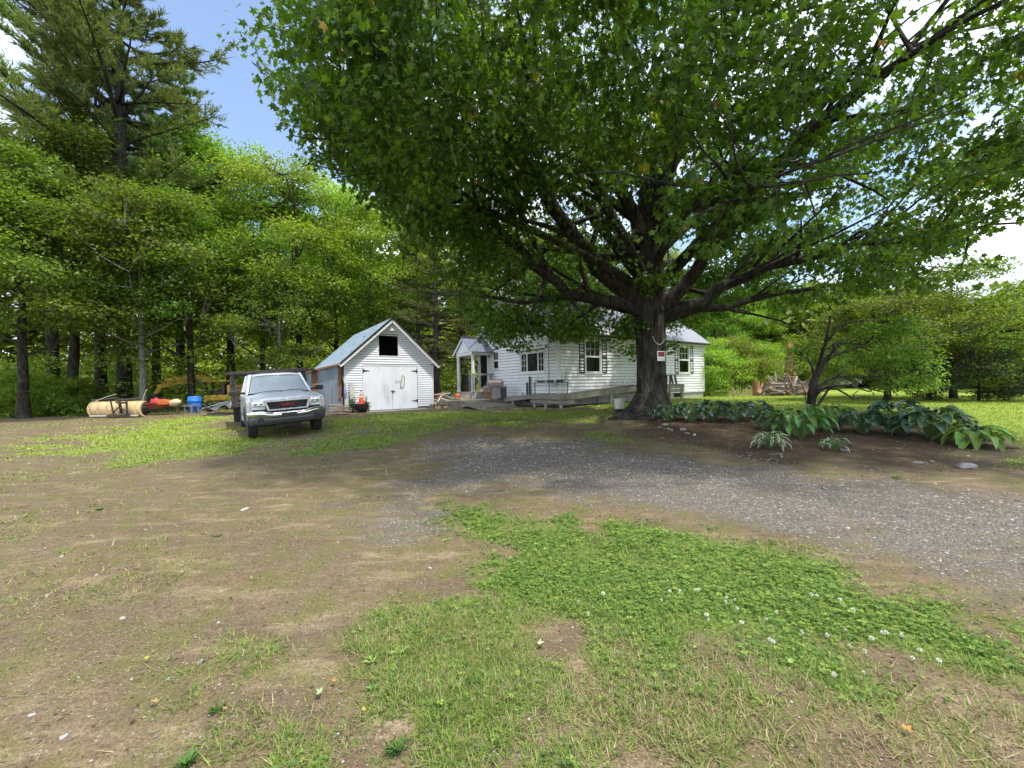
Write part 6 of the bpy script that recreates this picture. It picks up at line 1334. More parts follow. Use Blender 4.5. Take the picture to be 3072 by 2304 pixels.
# ------------------------------------------------------------------ things on the decks
def hloc(u, v, z): c, sn = math.cos(R(35)), math.sin(R(35)); return Vector((HX + u * c - v * sn, HY + u * sn + v * c, z))
def grill():
    t = thing('gas_grill', 'gas grill with rounded lid and open orange side shelf by the house wall', 'grill', hloc(-1.20, 3.55, .70), R(18)); ST = simple('grill_steel', (.38, .34, .34), (.28, .25, .26), 5, .4, .5); BK = simple('grill_black', (.04, .042, .045), (.07, .07, .075), 8, .5); ORS = simple('rusty_orange', (.50, .20, .06), (.40, .15, .05), 6, .7)
    q = MB(); q.b2(-.22, .22, -.27, .25, .08, .62); q.build('cabinet', ST, t, bevel=.015)
    for x in (-.108, .108): q = MB(); q.b2(x - .10, x + .10, -.285, -.271, .11, .60); d = q.build('cabinet_door', simple('grill_door', (.30, .25, .26), (.36, .31, .31), 4, .4, .4) if x < 0 else bpy.data.materials['grill_door'], t); q = MB(); q.tube([(x + (.07 if x < 0 else -.07), -.30, .25), (x + (.07 if x < 0 else -.07), -.30, .5)], .009, 6); q.build('handle', ST, d)
    q = MB(); q.b2(.225, .55, -.25, .25, .06, .64); sp_ = q.build('side_box', BK, t, bevel=.02); q = MB(); q.b2(.30, .38, -.26, -.252, .42, .50); q.build('tank_sticker', simple('dark_green', (.02, .07, .05), None, 5, .5), sp_)
    for z in (.08, .22, .37, .60): q = MB(); q.b2(-.50, -.225, -.22, .2, z, z + .02); q.build('side_shelf', ORS, t)
    for (x, y) in ((-.49, -.21), (-.49, .19)): q = MB(); q.b2(x - .012, x + .012, y - .012, y + .012, .0, .62); q.build('shelf_post', ORS, t)
    q = MB(); q.prism([(-.34, .62), (-.30, .72), (.26, .74), (.26, .62)], -.55, .56, 'x'); q.build('control_panel', ST, t)
    for k in range(5): q = MB(); q.lathe([(0, 0), (.024, 0), (.02, .03), (0, .03)], 10, (-.25 + k * .12, -.325, .675), Matrix.Rotation(R(78), 3, 'X')); q.build('knob', BK, t)
    lid = []
    for x in np.linspace(-.40, .40, 3): lid.append([(x, -.28 * math.cos(a), .74 + .30 * math.sin(a)) for a in np.linspace(0, math.pi, 11)])
    q = MB(); q.grid(lid); n0 = len(q.v)
    for x in (-.40, .40): q.add([(x, -.28 * math.cos(a), .74 + .30 * math.sin(a)) for a in np.linspace(0, math.pi, 11)], [tuple(range(11))])
    lo = q.build('lid', simple('grill_lid', (.42, .27, .24), (.34, .30, .29), 3, .35, .5), t); q = MB(); q.tube([(-.25, -.33, .86), (.25, -.33, .86)], .014, 8); q.build('lid_handle', ST, lo)
    for (x, y) in ((-.2, -.2), (-.2, .2), (.5, -.2), (.5, .2)): q = MB(); q.lathe([(0, -.02), (.04, -.02), (.04, .02), (0, .02)], 10, (x, y, .04), Matrix.Rotation(R(90), 3, 'Y')); q.build('caster', BK, t)
grill()
t = thing('shovel', 'long-handled shovel leaning upside down against the porch rail', 'shovel', hloc(-1.10, 5.30, 1.05)); q = MB(); q.tube([(0, -.05, .02), (.02, .02, .7), (.03, .10, 1.25)], .016, 6); q.build('shaft', OLDW, t); q = MB(); q.prism([(-.09, 1.25), (.09, 1.25), (.10, 1.5), (.05, 1.63), (-.05, 1.63), (-.10, 1.5)], .10, .115, 'y'); q.build('blade', simple('shovel_steel', (.13, .13, .14), (.2, .19, .19), 9, .5, .4), t)
t = thing('grey_bin', 'tall grey plastic bin on the porch between the columns', 'bin', hloc(-.55, 7.05, 1.09)); q = MB(); q.lathe([(0, 0), (.20, 0), (.25, .72), (.27, .74), (.27, .79), (.12, .86), (0, .86)], 16); q.build('body', simple('bin_grey', (.16, .18, .21), (.2, .22, .25), 6, .5), t, smooth=False); q = MB(); q.tube([(-.08, 0, .85), (0, 0, .92), (.08, 0, .85)], .015, 6); q.build('lid_handle', M_BLACK, t)
t = thing('loose_planks', 'few loose red-brown planks lying on the porch edge behind the grill', 'lumber', hloc(-.80, 5.36, 1.1), R(35))
for i in range(4): q = MB(); q.bar((-.45 + .06 * i, -.05 + .05 * i, .02 + .035 * i), (.5, .03 * i, .03 + .045 * i), .09, .03); q.build('plank', SW[i % 3], t)
def bench_table():
    t = thing('wire_table', 'black wire plant table cluttered with twigs on the corner deck', 'table', hloc(-.42, .05, 1.02), R(-10)); BKI = M_BLACK
    q = MB(); 
    for (a, b) in (((-.78, -.22, .52), (.78, -.22, .52)), ((-.78, .22, .52), (.78, .22, .52)), ((-.78, -.22, .52), (-.78, .22, .52)), ((.78, -.22, .52), (.78, .22, .52)), ((-.78, -.22, .40), (.78, -.22, .40))): q.tube([a, b], .016, 6)
    q.build('frame', BKI, t)
    for i in range(22): q = MB(); x = -.74 + i * .07; q.tube([(x, -.22, .52), (x, .22, .52)], .006, 4); q.build('wire', BKI, t)
    for (x, y) in ((-.75, -.2), (.75, -.2), (-.75, .2), (.75, .2)): q = MB(); q.tube([(x, y, .52), (x * .98, y, 0)], .014, 6); q.build('leg', BKI, t)
    rs = random.Random(4)
    for i in range(3): q = MB(); q.b2(-.6 + i * .42, -.3 + i * .42, -.18, .16, .53, .60 + .02 * i); q.build('tray', simple('dark_tray_%d' % i, (.035, .04, .035), (.06, .06, .05), 9, .8), t)
    for i in range(26): q = MB(); x = rs.uniform(-.75, .7); q.tube([(x, rs.uniform(-.15, .15), .56), (x + rs.gauss(0, .12), rs.uniform(-.1, .1), rs.uniform(.62, .72 if x > -.4 else .9))], [.008, .004], 4, cap=False); q.build('twig', BARK_D if i % 3 else M_STEM, t)
    q = MB(); q.tube([(.62, 0, .56), (.70, 0, 1.0)], .012, 5); q.tube([(.5, 0, .56), (.5, 0, .85)], .006, 5); q.build('stake', BKI, t)
bench_table()
t = thing('wooden_bench', 'dark weathered bench on the landing right of the maple trunk', 'bench', hloc(7.35, -.55, 1.33), R(35))
for k in range(3): q = MB(); q.b2(-.75, .9, -.24 + k * .16, -.10 + k * .16, .50, .54); q.build('seat_plank', simple('bench_wood', (.06, .055, .05), (.10, .09, .08), 8, .8) if k == 0 else bpy.data.materials['bench_wood'], t)
for x in (-.55, .35, .70):
    for y in (-.2, .2): q = MB(); q.bar((x + .07, y, 0), (x, y * .7, .5), .09, .06, (0, 1, 0)); q.build('leg', bpy.data.materials['bench_wood'], t)
for (u, v, lab) in ((-3.9, 4.6, 'small rough plank stool before the low deck'),):
    l = hloc(u, v, 0); l.z = gh1(l.x, l.y); t = thing('plank_stool', lab, 'stool', l, R(20)); q = MB(); q.b2(-.38, .38, -.14, .14, .26, .30); q.build('seat', OLDW, t); 
    for x in (-.2, .2): q = MB(); q.b2(x - .04, x + .04, -.1, .1, 0, .26); q.build('leg', OLDW, t)
l = hloc(-3.9, 4.1, 0); l.z = gh1(l.x, l.y); q = MB(); q.bar((-.75, 0, .04), (.75, .05, .04), .2, .04); o = q.build('ground_plank', OLDW); o.location = l; o.rotation_euler = (0, 0, R(4)); tag(o, 'grey plank lying flat on the grass between garage and low deck', 'plank')

# ------------------------------------------------------------------ at the maple
def sign():
    c = PD(1984, 1068, 12.75); t = thing('tree_sign', 'small white-framed dark red sign nailed to the maple trunk', 'sign', c, R(14)); w, h_ = .285, .315
    q = MB(); q.b2(-w / 2, w / 2, .0, .012, -h_ / 2, h_ / 2); q.build('frame', M_TRIM, t, bevel=.004)
    q = MB(); q.b2(-w / 2 + .025, w / 2 - .025, -.004, .0, -.01, h_ / 2 - .02); q.build('red_field', simple('sign_red', (.17, .012, .03), (.12, .01, .022), 7, .5), t)
    q = MB(); q.b2(-w / 2 + .03, w / 2 - .03, -.0045, .0, -.022, -.014); q.build('line', M_BLACK, t); q = MB(); q.b2(-w / 2 + .03, w / 2 - .03, -.0045, .0, -.100, -.090); q.build('line', M_BLACK, t)
sign()
q = MB(); pts = [PD(u, v, 12.72) for u, v in ((1958, 1008), (1963, 1022), (1972, 1032), (1980, 1034), (1988, 1028), (1993, 1018))]; q.tube(pts, .012, 6); o = q.build('rope_loop', simple('pale_rope', (.45, .43, .40), (.33, .31, .29), 30, .8)); tag(o, 'pale rope hanging in a loop on the maple trunk above the sign', 'rope')
p = PG(1858, 1236); t = thing('bucket', 'white plastic bucket on a dark base left of the maple roots', 'bucket', p); q = MB(); q.lathe([(0, .12), (.165, .12), (.20, .46), (.215, .46), (.215, .485), (.19, .485), (.155, .16), (0, .16)], 22); q.build('pail', simple('bucket_white', (.66, .64, .54), (.58, .56, .46), 6, .5), t, smooth=False); q = MB(); q.lathe([(0, 0), (.15, 0), (.16, .1), (.155, .119), (0, .119)], 18); q.build('dark_base', M_BLACK, t)
q = MB(); q.tube([PD(2985, 712, 30), PD(3040, 706, 33), PD(3160, 694, 40), PD(3400, 664, 55)], .02, 6); o = q.build('overhead_wire', M_BLACK); tag(o, 'thin overhead wire crossing the sky at the right edge', 'wire')
# ------------------------------------------------------------------ grass, clover, straw, pebbles (uncountable stuff)
def grass_mat(name, trans=.3):
    g = N(name); a = g.n('ShaderNodeAttribute'); a.attribute_name = 'col'; c = a.outputs['Color']
    p = g.pbsdf(c, .6, spec=.25); tr = g.n('ShaderNodeBsdfTranslucent'); g.l(g.mix(1.0, c, (1.3, 1.35, .6), 'MULTIPLY'), tr.inputs[0])
    mxs = g.n('ShaderNodeMixShader'); mxs.inputs[0].default_value = trans; g.l(p, mxs.inputs[1]); g.l(tr.outputs[0], mxs.inputs[2]); return g.done(mxs.outputs[0])
M_GRASS = grass_mat('grass_blade')
def scatter(seed, n, r0, r1, pw, amax=68):
    """points whose density per area falls off with distance (level of detail)"""
    rs = np.random.RandomState(seed); a = np.radians(rs.uniform(-amax, amax, n)); u = rs.rand(n)
    k = 2 - pw; r = (r0 ** k + u * (r1 ** k - r0 ** k)) ** (1 / k) if abs(k) > 1e-6 else r0 * (r1 / r0) ** u
    return rs, r * np.sin(a), r * np.cos(a), r
def in_fp(x, y, ox, oy, x0, x1, y0, y1):
    c, s_ = math.cos(R(35)), math.sin(R(35)); lx = (x - ox) * c + (y - oy) * s_; ly = -(x - ox) * s_ + (y - oy) * c
    return (lx > x0) & (lx < x1) & (ly > y0) & (ly < y1)
def footprints(x, y):
    f = in_fp(x, y, HX, HY, -.1, HL, -.1, HW) | in_fp(x, y, GXo, GYo, -1.8, GW, 0, GD) | in_fp(x, y, GXo, GYo, .5, GW - .4, -.6, .1) | in_fp(x, y, HX, HY, -.85, 8.4, -1.1, .1) | in_fp(x, y, HX, HY, -3.6, 0, 1.5, 7.6)
    return f
def blades():
    rs, x, y, r = scatter(71, 1150000, 1.25, 34, 1.75)
    g, gv, d, mu, clo = zones(x, y)
    n1 = fbm(x, y, .16, 51)
    keep = rs.rand(len(x)) < np.clip((g - .22) * 1.6, .008, 1) * np.clip(.35 + n1 * 1.3, .2, 1) * (1 - .35 * clo * (r < 9))
    keep &= ~footprints(x, y) & (np.hypot(x - 4.7, y - 13.3) > .75)
    x, y, r, g, d, clo = (q[keep] for q in (x, y, r, g, d, clo)); n = len(x)
    z = GH(x, y) - .004
    tuft = fbm(x, y, .5, 61)
    lawn = sdf(x, y, Z_LAWN) > 0
    h_ = (.024 + .050 * rs.rand(n) ** 1.5) * (.6 + 1.1 * np.clip(tuft - .3, 0, 1)) * np.clip(.8 + r * .04, 1, 1.6) * np.where(lawn, .8, 1)
    w_ = (.0022 + .0016 * rs.rand(n)) * np.clip(r / 3.0, 1, 7)
    a = rs.rand(n) * 6.283; lean = .45 + 1.2 * rs.rand(n)
    dx, dy = np.cos(a), np.sin(a); px, py = -dy, dx
    V = np.empty((n, 3, 3)); V[:, 0] = np.stack([x - px * w_, y - py * w_, z], 1); V[:, 1] = np.stack([x + px * w_, y + py * w_, z], 1)
    V[:, 2] = np.stack([x + dx * lean * h_, y + dy * lean * h_, z + h_ * np.clip(1.1 - .42 * lean, .3, 1)], 1)
    dry = rs.rand(n) < np.clip(d * .95 - .16, 0.03, .75)
    green = np.array([(.075, .140, .030), (.115, .195, .038), (.160, .245, .045), (.21, .25, .07)])[rs.randint(0, 4, n)]
    straw = np.array([(.33, .265, .15), (.42, .35, .21), (.27, .215, .115), (.24, .24, .09)])[rs.randint(0, 4, n)]
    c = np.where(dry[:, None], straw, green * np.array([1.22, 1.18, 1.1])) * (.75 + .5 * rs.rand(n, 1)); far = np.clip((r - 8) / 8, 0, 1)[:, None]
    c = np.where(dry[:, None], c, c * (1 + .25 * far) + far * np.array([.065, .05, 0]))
    C = np.repeat(np.concatenate([c, np.ones((n, 1))], 1), 3, 0)
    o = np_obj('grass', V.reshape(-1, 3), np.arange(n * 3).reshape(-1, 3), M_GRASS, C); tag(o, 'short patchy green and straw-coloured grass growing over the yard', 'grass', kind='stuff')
blades()
def straw():
    """flat dead stems and thatch lying on the soil"""
    rs, x, y, r = scatter(73, 120000, 1.25, 12, 1.7); g, gv, d, mu, clo = zones(x, y)
    keep = rs.rand(len(x)) < np.clip(.10 + d * .7 * (g > .12) - gv * .5 - clo * .3, .02, 1) * .8; x, y, r = x[keep], y[keep], r[keep]; n = len(x); z = GH(x, y) + .003 + rs.rand(n) * .006
    a = rs.rand(n) * 6.283; L = .012 + .045 * rs.rand(n) ** 2; w_ = .0011 * np.clip(r / 2, 1, 4); dx, dy = np.cos(a), np.sin(a)
    V = np.empty((n, 3, 3)); V[:, 0] = np.stack([x - dy * w_, y + dx * w_, z], 1); V[:, 1] = np.stack([x + dy * w_, y - dx * w_, z], 1); V[:, 2] = np.stack([x + dx * L, y + dy * L, z + rs.rand(n) * .008], 1)
    c = np.array([(.34, .27, .15), (.27, .20, .11), (.18, .125, .07), (.42, .36, .22)])[rs.randint(0, 4, n)] * (.7 + .6 * rs.rand(n, 1))
    o = np_obj('dry_thatch', V.reshape(-1, 3), np.arange(n * 3).reshape(-1, 3), M_GRASS, np.repeat(np.concatenate([c, np.ones((n, 1))], 1), 3, 0)); tag(o, 'dead straw-coloured stems lying over the bare soil', 'thatch', kind='stuff')
straw()
def clover():
    rs, x, y, r = scatter(75, 210000, 1.3, 9.5, 1.55); g, gv, d, mu, clo = zones(x, y)
    keep = rs.rand(len(x)) < np.clip(clo * 1.0 + .12 * (g > .5), 0, 1) * np.clip(fbm(x, y, .34, 81) * 2.2 - .5, 0, 1) * np.clip(g * 1.4 - .3, 0, 1); x, y, r = x[keep], y[keep], r[keep]; n = len(x)
    z = GH(x, y) + .008 + .030 * rs.rand(n); s_ = (.0060 + .0045 * rs.rand(n) + .006 * (rs.rand(n) < .12)) * np.clip(r / 2.6, 1, 2.4)
    base = np.stack([x, y, z], 1); a0 = rs.rand(n) * 6.283; Vs, Fs, k = [], [], 0
    tilt = rs.randn(n, 3) * .28 + np.array([0, 0, 1])
    for j in range(3):
        a = a0 + j * 2.094; D = np.stack([np.cos(a), np.sin(a), .12 + 0 * a], 1)
        V, FF = leaves(base, D, tilt, s_ * 1.25, np.array([(0, 0, 0), (.62, .46, .05), (1, 0, -.04), (.62, -.46, .05)]), OVAL_F); Vs.append(V); Fs.append(FF + k); k += len(V)
    c = np.array([(.085, .165, .038), (.125, .220, .044), (.170, .275, .050), (.225, .31, .062)])[rs.randint(0, 4, n)] * (.75 + .5 * rs.rand(n, 1)); C = np.tile(np.repeat(np.concatenate([c, np.ones((n, 1))], 1), 4, 0), (3, 1))
    o = np_obj('clover', np.concatenate(Vs), np.concatenate(Fs), M_GRASS, C); tag(o, 'low three-leaved clover covering the green patch in the foreground', 'clover', kind='stuff')
clover()
OCT_V = np.array([(1, 0, .1), (.3, .95, .05), (-.8, .6, .0), (-.85, -.55, .1), (.35, -.9, 0), (.15, .1, .75), (-.1, 0, -.5)], float); OCT_F = np.array([(0, 1, 5), (1, 2, 5), (2, 3, 5), (3, 4, 5), (4, 0, 5)])
M_PEB = grass_mat('pebble', 0.0)
def pebbles(name, label, cat, seed, n, r0, r1, pw, dens, s0, s1, cols):
    rs, x, y, r = scatter(seed, n, r0, r1, pw); keep = rs.rand(n) < dens(*zones(x, y)); keep &= ~footprints(x, y); x, y, r = x[keep], y[keep], r[keep]; n = len(x)
    s_ = (s0 + (s1 - s0) * rs.rand(n) ** 3) * np.clip(r / 4, 1, 2.6); a = rs.rand(n) * 6.283; ca, sa = np.cos(a), np.sin(a)
    T = OCT_V[None] * (1 + .35 * (rs.rand(n, 7, 3) - .5)); T = T * s_[:, None, None] * np.stack([np.ones(n), .6 + .4 * rs.rand(n), .45 + .4 * rs.rand(n)], 1)[:, None, :]
    X = T[..., 0] * ca[:, None] - T[..., 1] * sa[:, None] + x[:, None]; Y = T[..., 0] * sa[:, None] + T[..., 1] * ca[:, None] + y[:, None]; Zz = T[..., 2] + (GH(x, y) + .004)[:, None]
    FF = (np.arange(n) * 7)[:, None, None] + OCT_F[None]
    c = np.array(cols)[rs.randint(0, len(cols), n)] * (.7 + .6 * rs.rand(n, 1))
    o = np_obj(name, np.stack([X, Y, Zz], -1).reshape(-1, 3), FF.reshape(-1, 3), M_PEB, np.repeat(np.concatenate([c, np.ones((n, 1))], 1), 7, 0)); tag(o, label, cat, kind='stuff')
STC = [(.19, .185, .18), (.13, .127, .122), (.27, .262, .25), (.22, .185, .15), (.16, .135, .11)]
pebbles('gravel', 'crushed grey stone lying over the curving driveway', 'gravel', 77, 190000, 2.2, 13, 1.5, lambda g, gv, d, mu, c: np.clip(gv * 1.1 - .3, 0, .75), .004, .014, STC)
pebbles('loose_pebbles', 'small pale pebbles scattered over the bare dirt', 'pebbles', 78, 34000, 1.3, 14, 1.6, lambda g, gv, d, mu, c: np.clip(.22 - g * .3, .01, .3) * np.clip(1 - gv, 0, 1), .002, .010, [(.24, .225, .20), (.19, .165, .135), (.32, .31, .285), (.15, .12, .09)])

def litter():
    rs, x, y, r = scatter(79, 9000, 1.4, 13, 1.5); keep = ~footprints(x, y) & (rs.rand(len(x)) < .45); x, y, r = x[keep], y[keep], r[keep]; n = len(x)
    P = np.stack([x, y, GH(x, y) + .006], 1); D = rs.randn(n, 3) * np.array([1, 1, .15]); Nn = rs.randn(n, 3) * .35 + np.array([0, 0, 1]); V, FF = leaves(P, D, Nn, (.008 + .020 * rs.rand(n) ** 2) * np.clip(r / 4, 1, 1.8), OVAL_T, OVAL_F)
    o = np_obj('leaf_litter', V, FF, M_GRASS, leaf_cols(rs, n, 4, [(.16, .10, .055), (.10, .07, .045), (.24, .16, .09), (.12, .12, .05)], [1, 1, .6, .6], .3)); tag(o, 'tiny brown leaf and bark crumbs strewn over dirt and gravel', 'litter', kind='stuff')
litter()

# ------------------------------------------------------------------ single leaves, stones, weeds and flowers on the ground
LT = MAPLE_T.copy()
def fallen(u, v, size, col, lab, curl=.25, name='fallen_leaf'):
    p = PG(u, v); rs = np.random.RandomState(int(u * 7 + v)); T = MAPLE_T.copy(); T[:, 2] = 1.5 * curl * ((T[:, 0] - .4) ** 2 * .6 + T[:, 1] ** 2 * 2.4) * rs.uniform(.6, 1.8); size *= .55; T[:, 1] *= .8 - .02 * rs.rand(11); a = rs.rand() * 6.28
    rot = Matrix.Rotation(a, 3, 'Z') @ Matrix.Rotation(rs.uniform(-.25, .25), 3, 'X'); mb = MB(); mb.add([rot @ (Vector((q[0] - .4, q[1], q[2])) * size) for q in T], [tuple(f) for f in MAPLE_F])
    o = mb.build(name, simple('fallen_leaf_%d' % u, col, tuple(c * .75 for c in col), 30, .7), smooth=True); o.location = (p.x, p.y, gh1(p.x, p.y) + .03); tag(o, lab, 'leaf', 'leaves fallen on the yard'); return o
OR, TAN, YG, GRN = (.52, .20, .05), (.42, .27, .17), (.38, .40, .05), (.10, .22, .03)
for a in [(2722, 2205, .075, OR, 'bright orange curled leaf on bare soil at the lower right'), (1622, 1945, .075, (.55, .40, .32), 'pale tan curled leaf standing in the grass at bottom centre'), (1000, 2067, .06, (.50, .22, .09), 'orange-brown leaf beside the pale green leaf on the dirt'),
          (960, 2100, .085, (.30, .42, .20), 'pale green leaf lying on the dirt at bottom left'), (463, 2130, .07, (.50, .24, .12), 'tan orange leaf at the lower left corner of the dirt'), (2372, 1998, .095, (.22, .36, .06), 'large light green leaf in the clover at lower right'),
          (1092, 2153, .045, (.55, .33, .08), 'small yellow-orange leaf beside the sprouts at bottom'), (676, 2152, .04, (.55, .20, .06), 'small orange leaf among grass at bottom left'), (1744, 2125, .05, GRN, 'small green leaf in dry grass at bottom centre'),
          (2085, 1962, .045, (.45, .22, .12), 'brown leaf at the middle of the clover patch'), (2257, 1685, .05, (.42, .22, .10), 'brown leaf near the far edge of the clover'), (2600, 1628, .05, (.48, .24, .05), 'orange leaf on the gravel at right'), (1637, 1740, .05, (.42, .27, .14), 'tan leaf at the left edge of the clover'),
          (440, 1990, .06, (.42, .38, .05), 'yellow leaf on the dirt at left'), (545, 1725, .06, (.48, .40, .2), 'pale yellow leaf in the middle of the dirt'), (755, 1742, .05, (.45, .38, .2), 'small pale leaf right of the middle of the dirt'), (1878, 1612, .05, (.45, .25, .12), 'orange-brown leaf at the top of the clover'), (1235, 1855, .05, (.12, .10, .08), 'dark curled leaf at the edge of the dry grass')]: fallen(*a)
def stone(u, v, s, lab, col=(.45, .44, .42), flat=.5, name='stone', grp='stones lying in the yard'):
    s *= (.5 if v > 1420 else (.85 if u > 2800 else .68)); col = tuple(c * (.6 if v > 1420 else .7) for c in col); p = PG(u, v); rs = np.random.RandomState(int(u + 3 * v)); bm = bmesh.new(); bmesh.ops.create_icosphere(bm, subdivisions=2, radius=1)
    ph = rs.rand(6) * 6
    for q in bm.verts:
        c = q.co; k = 1 + .16 * math.sin(2.7 * c.x + ph[0]) * math.cos(2.3 * c.y + ph[1]) + .12 * math.sin(4 * c.z + 3 * c.x + ph[2]); q.co = Vector((c.x * k, c.y * k * (.55 + .3 * (ph[3] / 6)), c.z * k * flat)) * s
    me = bpy.data.meshes.new(name); bm.to_mesh(me); bm.free(); me.materials.append(simple('stone_%d' % u, col, tuple(c * .6 for c in col), 9 / max(s, .03) * .1, .9, bump=.4, bscale=20))
    o = bpy.data.objects.new(name, me); link(o); o.location = (p.x, p.y, gh1(p.x, p.y) + s * flat * .35); o.rotation_euler = (0, 0, ph[4]); tag(o, lab, 'stone', grp)
for a in [(2900, 1405, .17, 'large grey flat rock on the grass at right', (.34, .33, .34), .42), (1995, 1276, .11, 'pale rock at the left end of the bed edging', (.46, .45, .42), .7), (2050, 1291, .13, 'largest pale rock of the bed edging', (.44, .43, .40), .6), (2014, 1291, .07, 'round stone next to the largest edging rock', (.46, .42, .38), .7), (2004, 1287, .06, 'small stone left of the round edging stone', (.42, .40, .38), .7),
          (2083, 1306, .08, 'whitest stone at the front of the bed edging', (.60, .58, .55), .7), (2062, 1300, .15, 'long flat brown stone in the bed edging', (.32, .26, .20), .28), (1980, 1281, .06, 'leftmost small stone of the bed edging', (.42, .41, .40), .7), (2343, 1363, .07, 'small flat stone at the bed front below the variegated hosta', (.36, .32, .29), .5),
          (2495, 1350, .10, 'flat pinkish stone below the small striped hosta', (.38, .30, .27), .4), (2530, 1353, .13, 'long flat stone right of the striped hosta', (.36, .32, .29), .35), (2345, 1372, .05, 'orange-brown stone on the mulch', (.42, .30, .20), .6), (2755, 1392, .12, 'dark flat stone under the blue-leaved hosta', (.28, .25, .24), .4), (2795, 1388, .07, 'orange tinted stone right of the dark flat stone', (.44, .30, .18), .5),
          (735, 1530, .13, 'long white flat stone in the middle of the dirt', (.66, .64, .60), .16), (185, 1673, .05, 'white stone at left in the dirt', (.68, .66, .63), .4), (290, 1727, .03, 'small white stone below the left white stone', (.62, .6, .58), .5), (368, 1853, .045, 'pale yellowish stone on the dirt at left', (.60, .55, .46), .5), (600, 1992, .035, 'grey pebble cluster stone at lower left', (.42, .42, .43), .5), (505, 2045, .03, 'grey pebble left of the cluster stone', (.40, .41, .43), .5),
          (142, 1787, .028, 'white pebble near the left border', (.66, .65, .62), .5), (655, 1866, .022, 'small pale pebble in mid dirt', (.6, .58, .53), .5), (95, 2150, .025, 'white pebble in the lower left corner', (.6, .6, .6), .5), (190, 2215, .03, 'bluish white pebble at the bottom left', (.55, .57, .6), .5), (1290, 1705, .035, 'white stone at the left edge of the clover', (.62, .6, .55), .5), (2545, 1583, .05, 'white stone on the gravel at right', (.6, .58, .55), .4)]: stone(*a)
M_HEAD = simple('clover_head', (.78, .78, .70), (.62, .66, .50), 120, .8)
fmesh = MB()
rs_ = random.Random(5)
for i in range(60):
    z = 1 - 2 * (i + .5) / 60; a = i * 2.4; q = Vector((math.cos(a) * math.sqrt(1 - z * z), math.sin(a) * math.sqrt(1 - z * z), z)); t1 = q.orthogonal().normalized(); t2 = q.cross(t1); b_ = q * .004
    fmesh.add([b_ + t1 * .0016, b_ - t1 * .0016, q * .0115 + t2 * .0014, q * .0115 - t2 * .0014], [(0, 1, 2), (1, 0, 3)])
fm = fmesh.mesh('clover_head', M_HEAD); sm = MB(); sm.tube([(0, 0, -.05), (.002, 0, 0)], .0012, 5); smm = sm.mesh('stem', M_STEM)
for i, (u, v) in enumerate([(2010, 1795), (2090, 1795), (2095, 1802), (2178, 1832), (2205, 1830), (2212, 1865), (2225, 1897), (2120, 1880), (2180, 1828), (2330, 1865), (2300, 1892), (2435, 1820), (2452, 1812), (2520, 1832), (2560, 1868), (2482, 1930), (2537, 1920), (2407, 1935), (2616, 1938), (2650, 1930), (2660, 1935), (2705, 1930), (2550, 1968), (2595, 1990), (2738, 2000), (2818, 2015), (2320, 1968), (2503, 2052), (2592, 2050), (1735, 1840), (1765, 1865), (1810, 1805), (2760, 1990), (2310, 1950), (2040, 1800), (1985, 1835), (2125, 1890)]):
    p = PG(u, v); z = gh1(p.x, p.y) + .055 + .012 * (i % 3); t = thing('clover_flower', 'small round white clover flower in the green patch', 'flower', (p.x, p.y, z), i, 'white clover flowers'); t.scale = [.9 + .25 * (i % 4) / 3] * 3
    link(bpy.data.objects.new('flower_head', fm), t); link(bpy.data.objects.new('stem', smm), t)
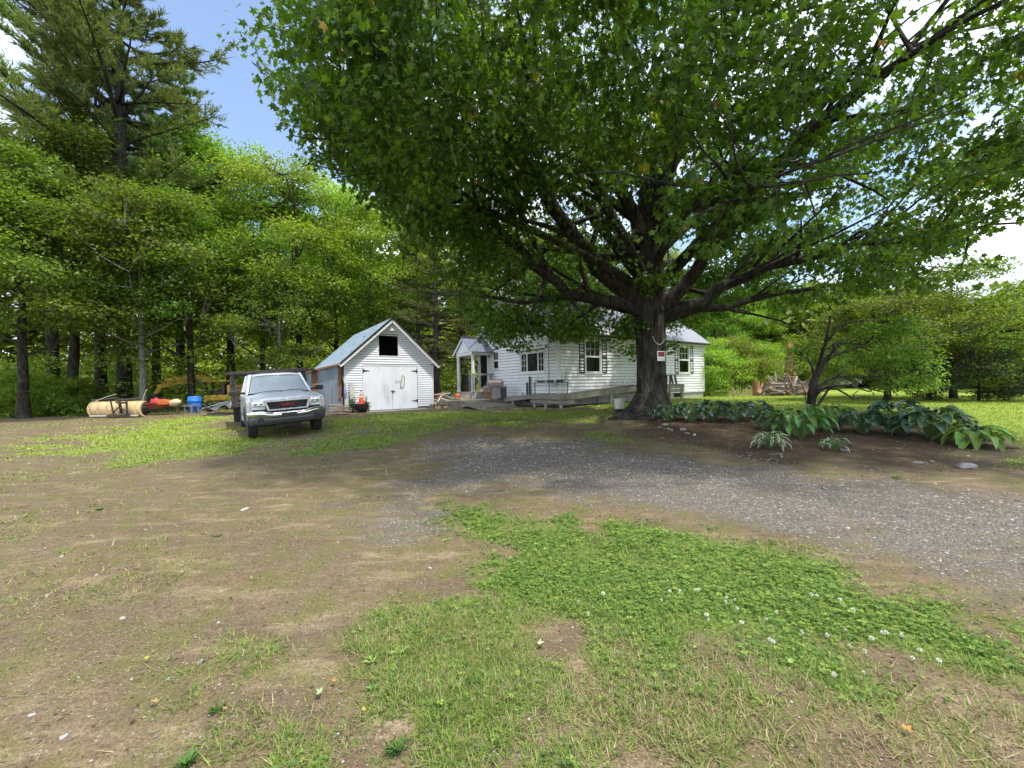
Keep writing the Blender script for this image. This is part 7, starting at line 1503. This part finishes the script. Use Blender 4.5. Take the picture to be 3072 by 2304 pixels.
def weed(u, v, n, L, lab, col, up=.9, wid=.3, name='weed', droop=.25, leafs=None):
    L *= .62; wid *= .8; n = int(n * 1.3); p = PG(u, v); rs = np.random.RandomState(int(u + v)); t = thing(name, lab, 'plant', (p.x, p.y, gh1(p.x, p.y)), 0, 'weeds in the yard'); mb = MB()
    for i in range(n):
        a = i * 2.4 + rs.rand(); e = up * (.5 + .7 * rs.rand()); Ls = L * (.6 + .6 * rs.rand()); d = Vector((math.cos(a), math.sin(a), e)).normalized(); s_ = d.cross(Vector((0, 0, 1))).normalized() * Ls * wid * .5
        if s_.length < 1e-6: continue
        b = Vector((rs.randn() * L * .06, rs.randn() * L * .06, 0)); m1 = b + d * Ls * .5; tp_ = b + d * Ls + Vector((0, 0, -droop * Ls)); mb.add([b, m1 + s_, tp_, m1 - s_], [(0, 1, 2), (0, 2, 3)])
    mb.build('leaves', col, t)
WG = simple('weed_green', (.10, .20, .035), (.07, .15, .028), 20, .55); WG2 = simple('weed_lime', (.19, .29, .05), (.14, .23, .04), 20, .55); WG3 = simple('weed_grass', (.07, .15, .03), (.10, .20, .035), 20, .6)
for a in [(1116, 1990, 14, .10, 'leafy sprout at the left edge of the dry grass', WG2), (1195, 1962, 16, .11, 'taller leafy sprout right of the first one', WG2), (1120, 2075, 14, .075, 'bright green sprout below the pair of leafy sprouts', WG), (1205, 1890, 8, .06, 'thin lime sprout above the leafy sprouts', WG2), (1455, 1935, 8, .05, 'small broad-leaved weed in dry grass', WG),
          (1420, 2060, 34, .10, 'dense dark grass tuft at bottom centre', WG3, 1.6, .12), (560, 2290, 60, .10, 'thick dark plantain clump at the bottom left', WG3, 1.5, .2), (1190, 2260, 60, .11, 'broad-bladed grass clump near the bottom centre-left', WG3, 1.6, .14), (650, 2140, 24, .09, 'grass tuft in the bottom-left strip', WG3, 1.2, .14),
          (1605, 1610, 30, .14, 'tall grass tuft at the far edge of the clover', WG2, 1.8, .08), (300, 1530, 18, .10, 'dark weed alone on the left dirt', WG3, 1.2, .2), (650, 1607, 18, .10, 'low weed in the middle of the dirt', WG3, .6, .2), (1340, 1620, 18, .09, 'flat rosette weed left of the clover', WG2, .35, .3), (2690, 1440, 16, .16, 'weed by the gravel edge at right', WG2, 1.4, .2), (2280, 1745, 30, .10, 'dark weed by the bare spot in the clover', WG3, .7, .3)]: weed(*a)
tw = MB(); A_ = PG(1190, 1805); tw.tube([(-.06, .0, .012), (-.02, .012, .018), (.03, .0, .014), (.06, -.01, .02)], [.003, .004, .004, .003], 6); tw.tube([(.03, 0, .014), (.055, .012, .03)], [.003, .002], 5)
o = tw.build('twig', simple('twig_brown', (.20, .14, .09), (.12, .08, .05), 40, .9)); o.location = (A_.x, A_.y, gh1(A_.x, A_.y)); tag(o, 'short brown twig lying on the dirt left of the clover', 'twig')
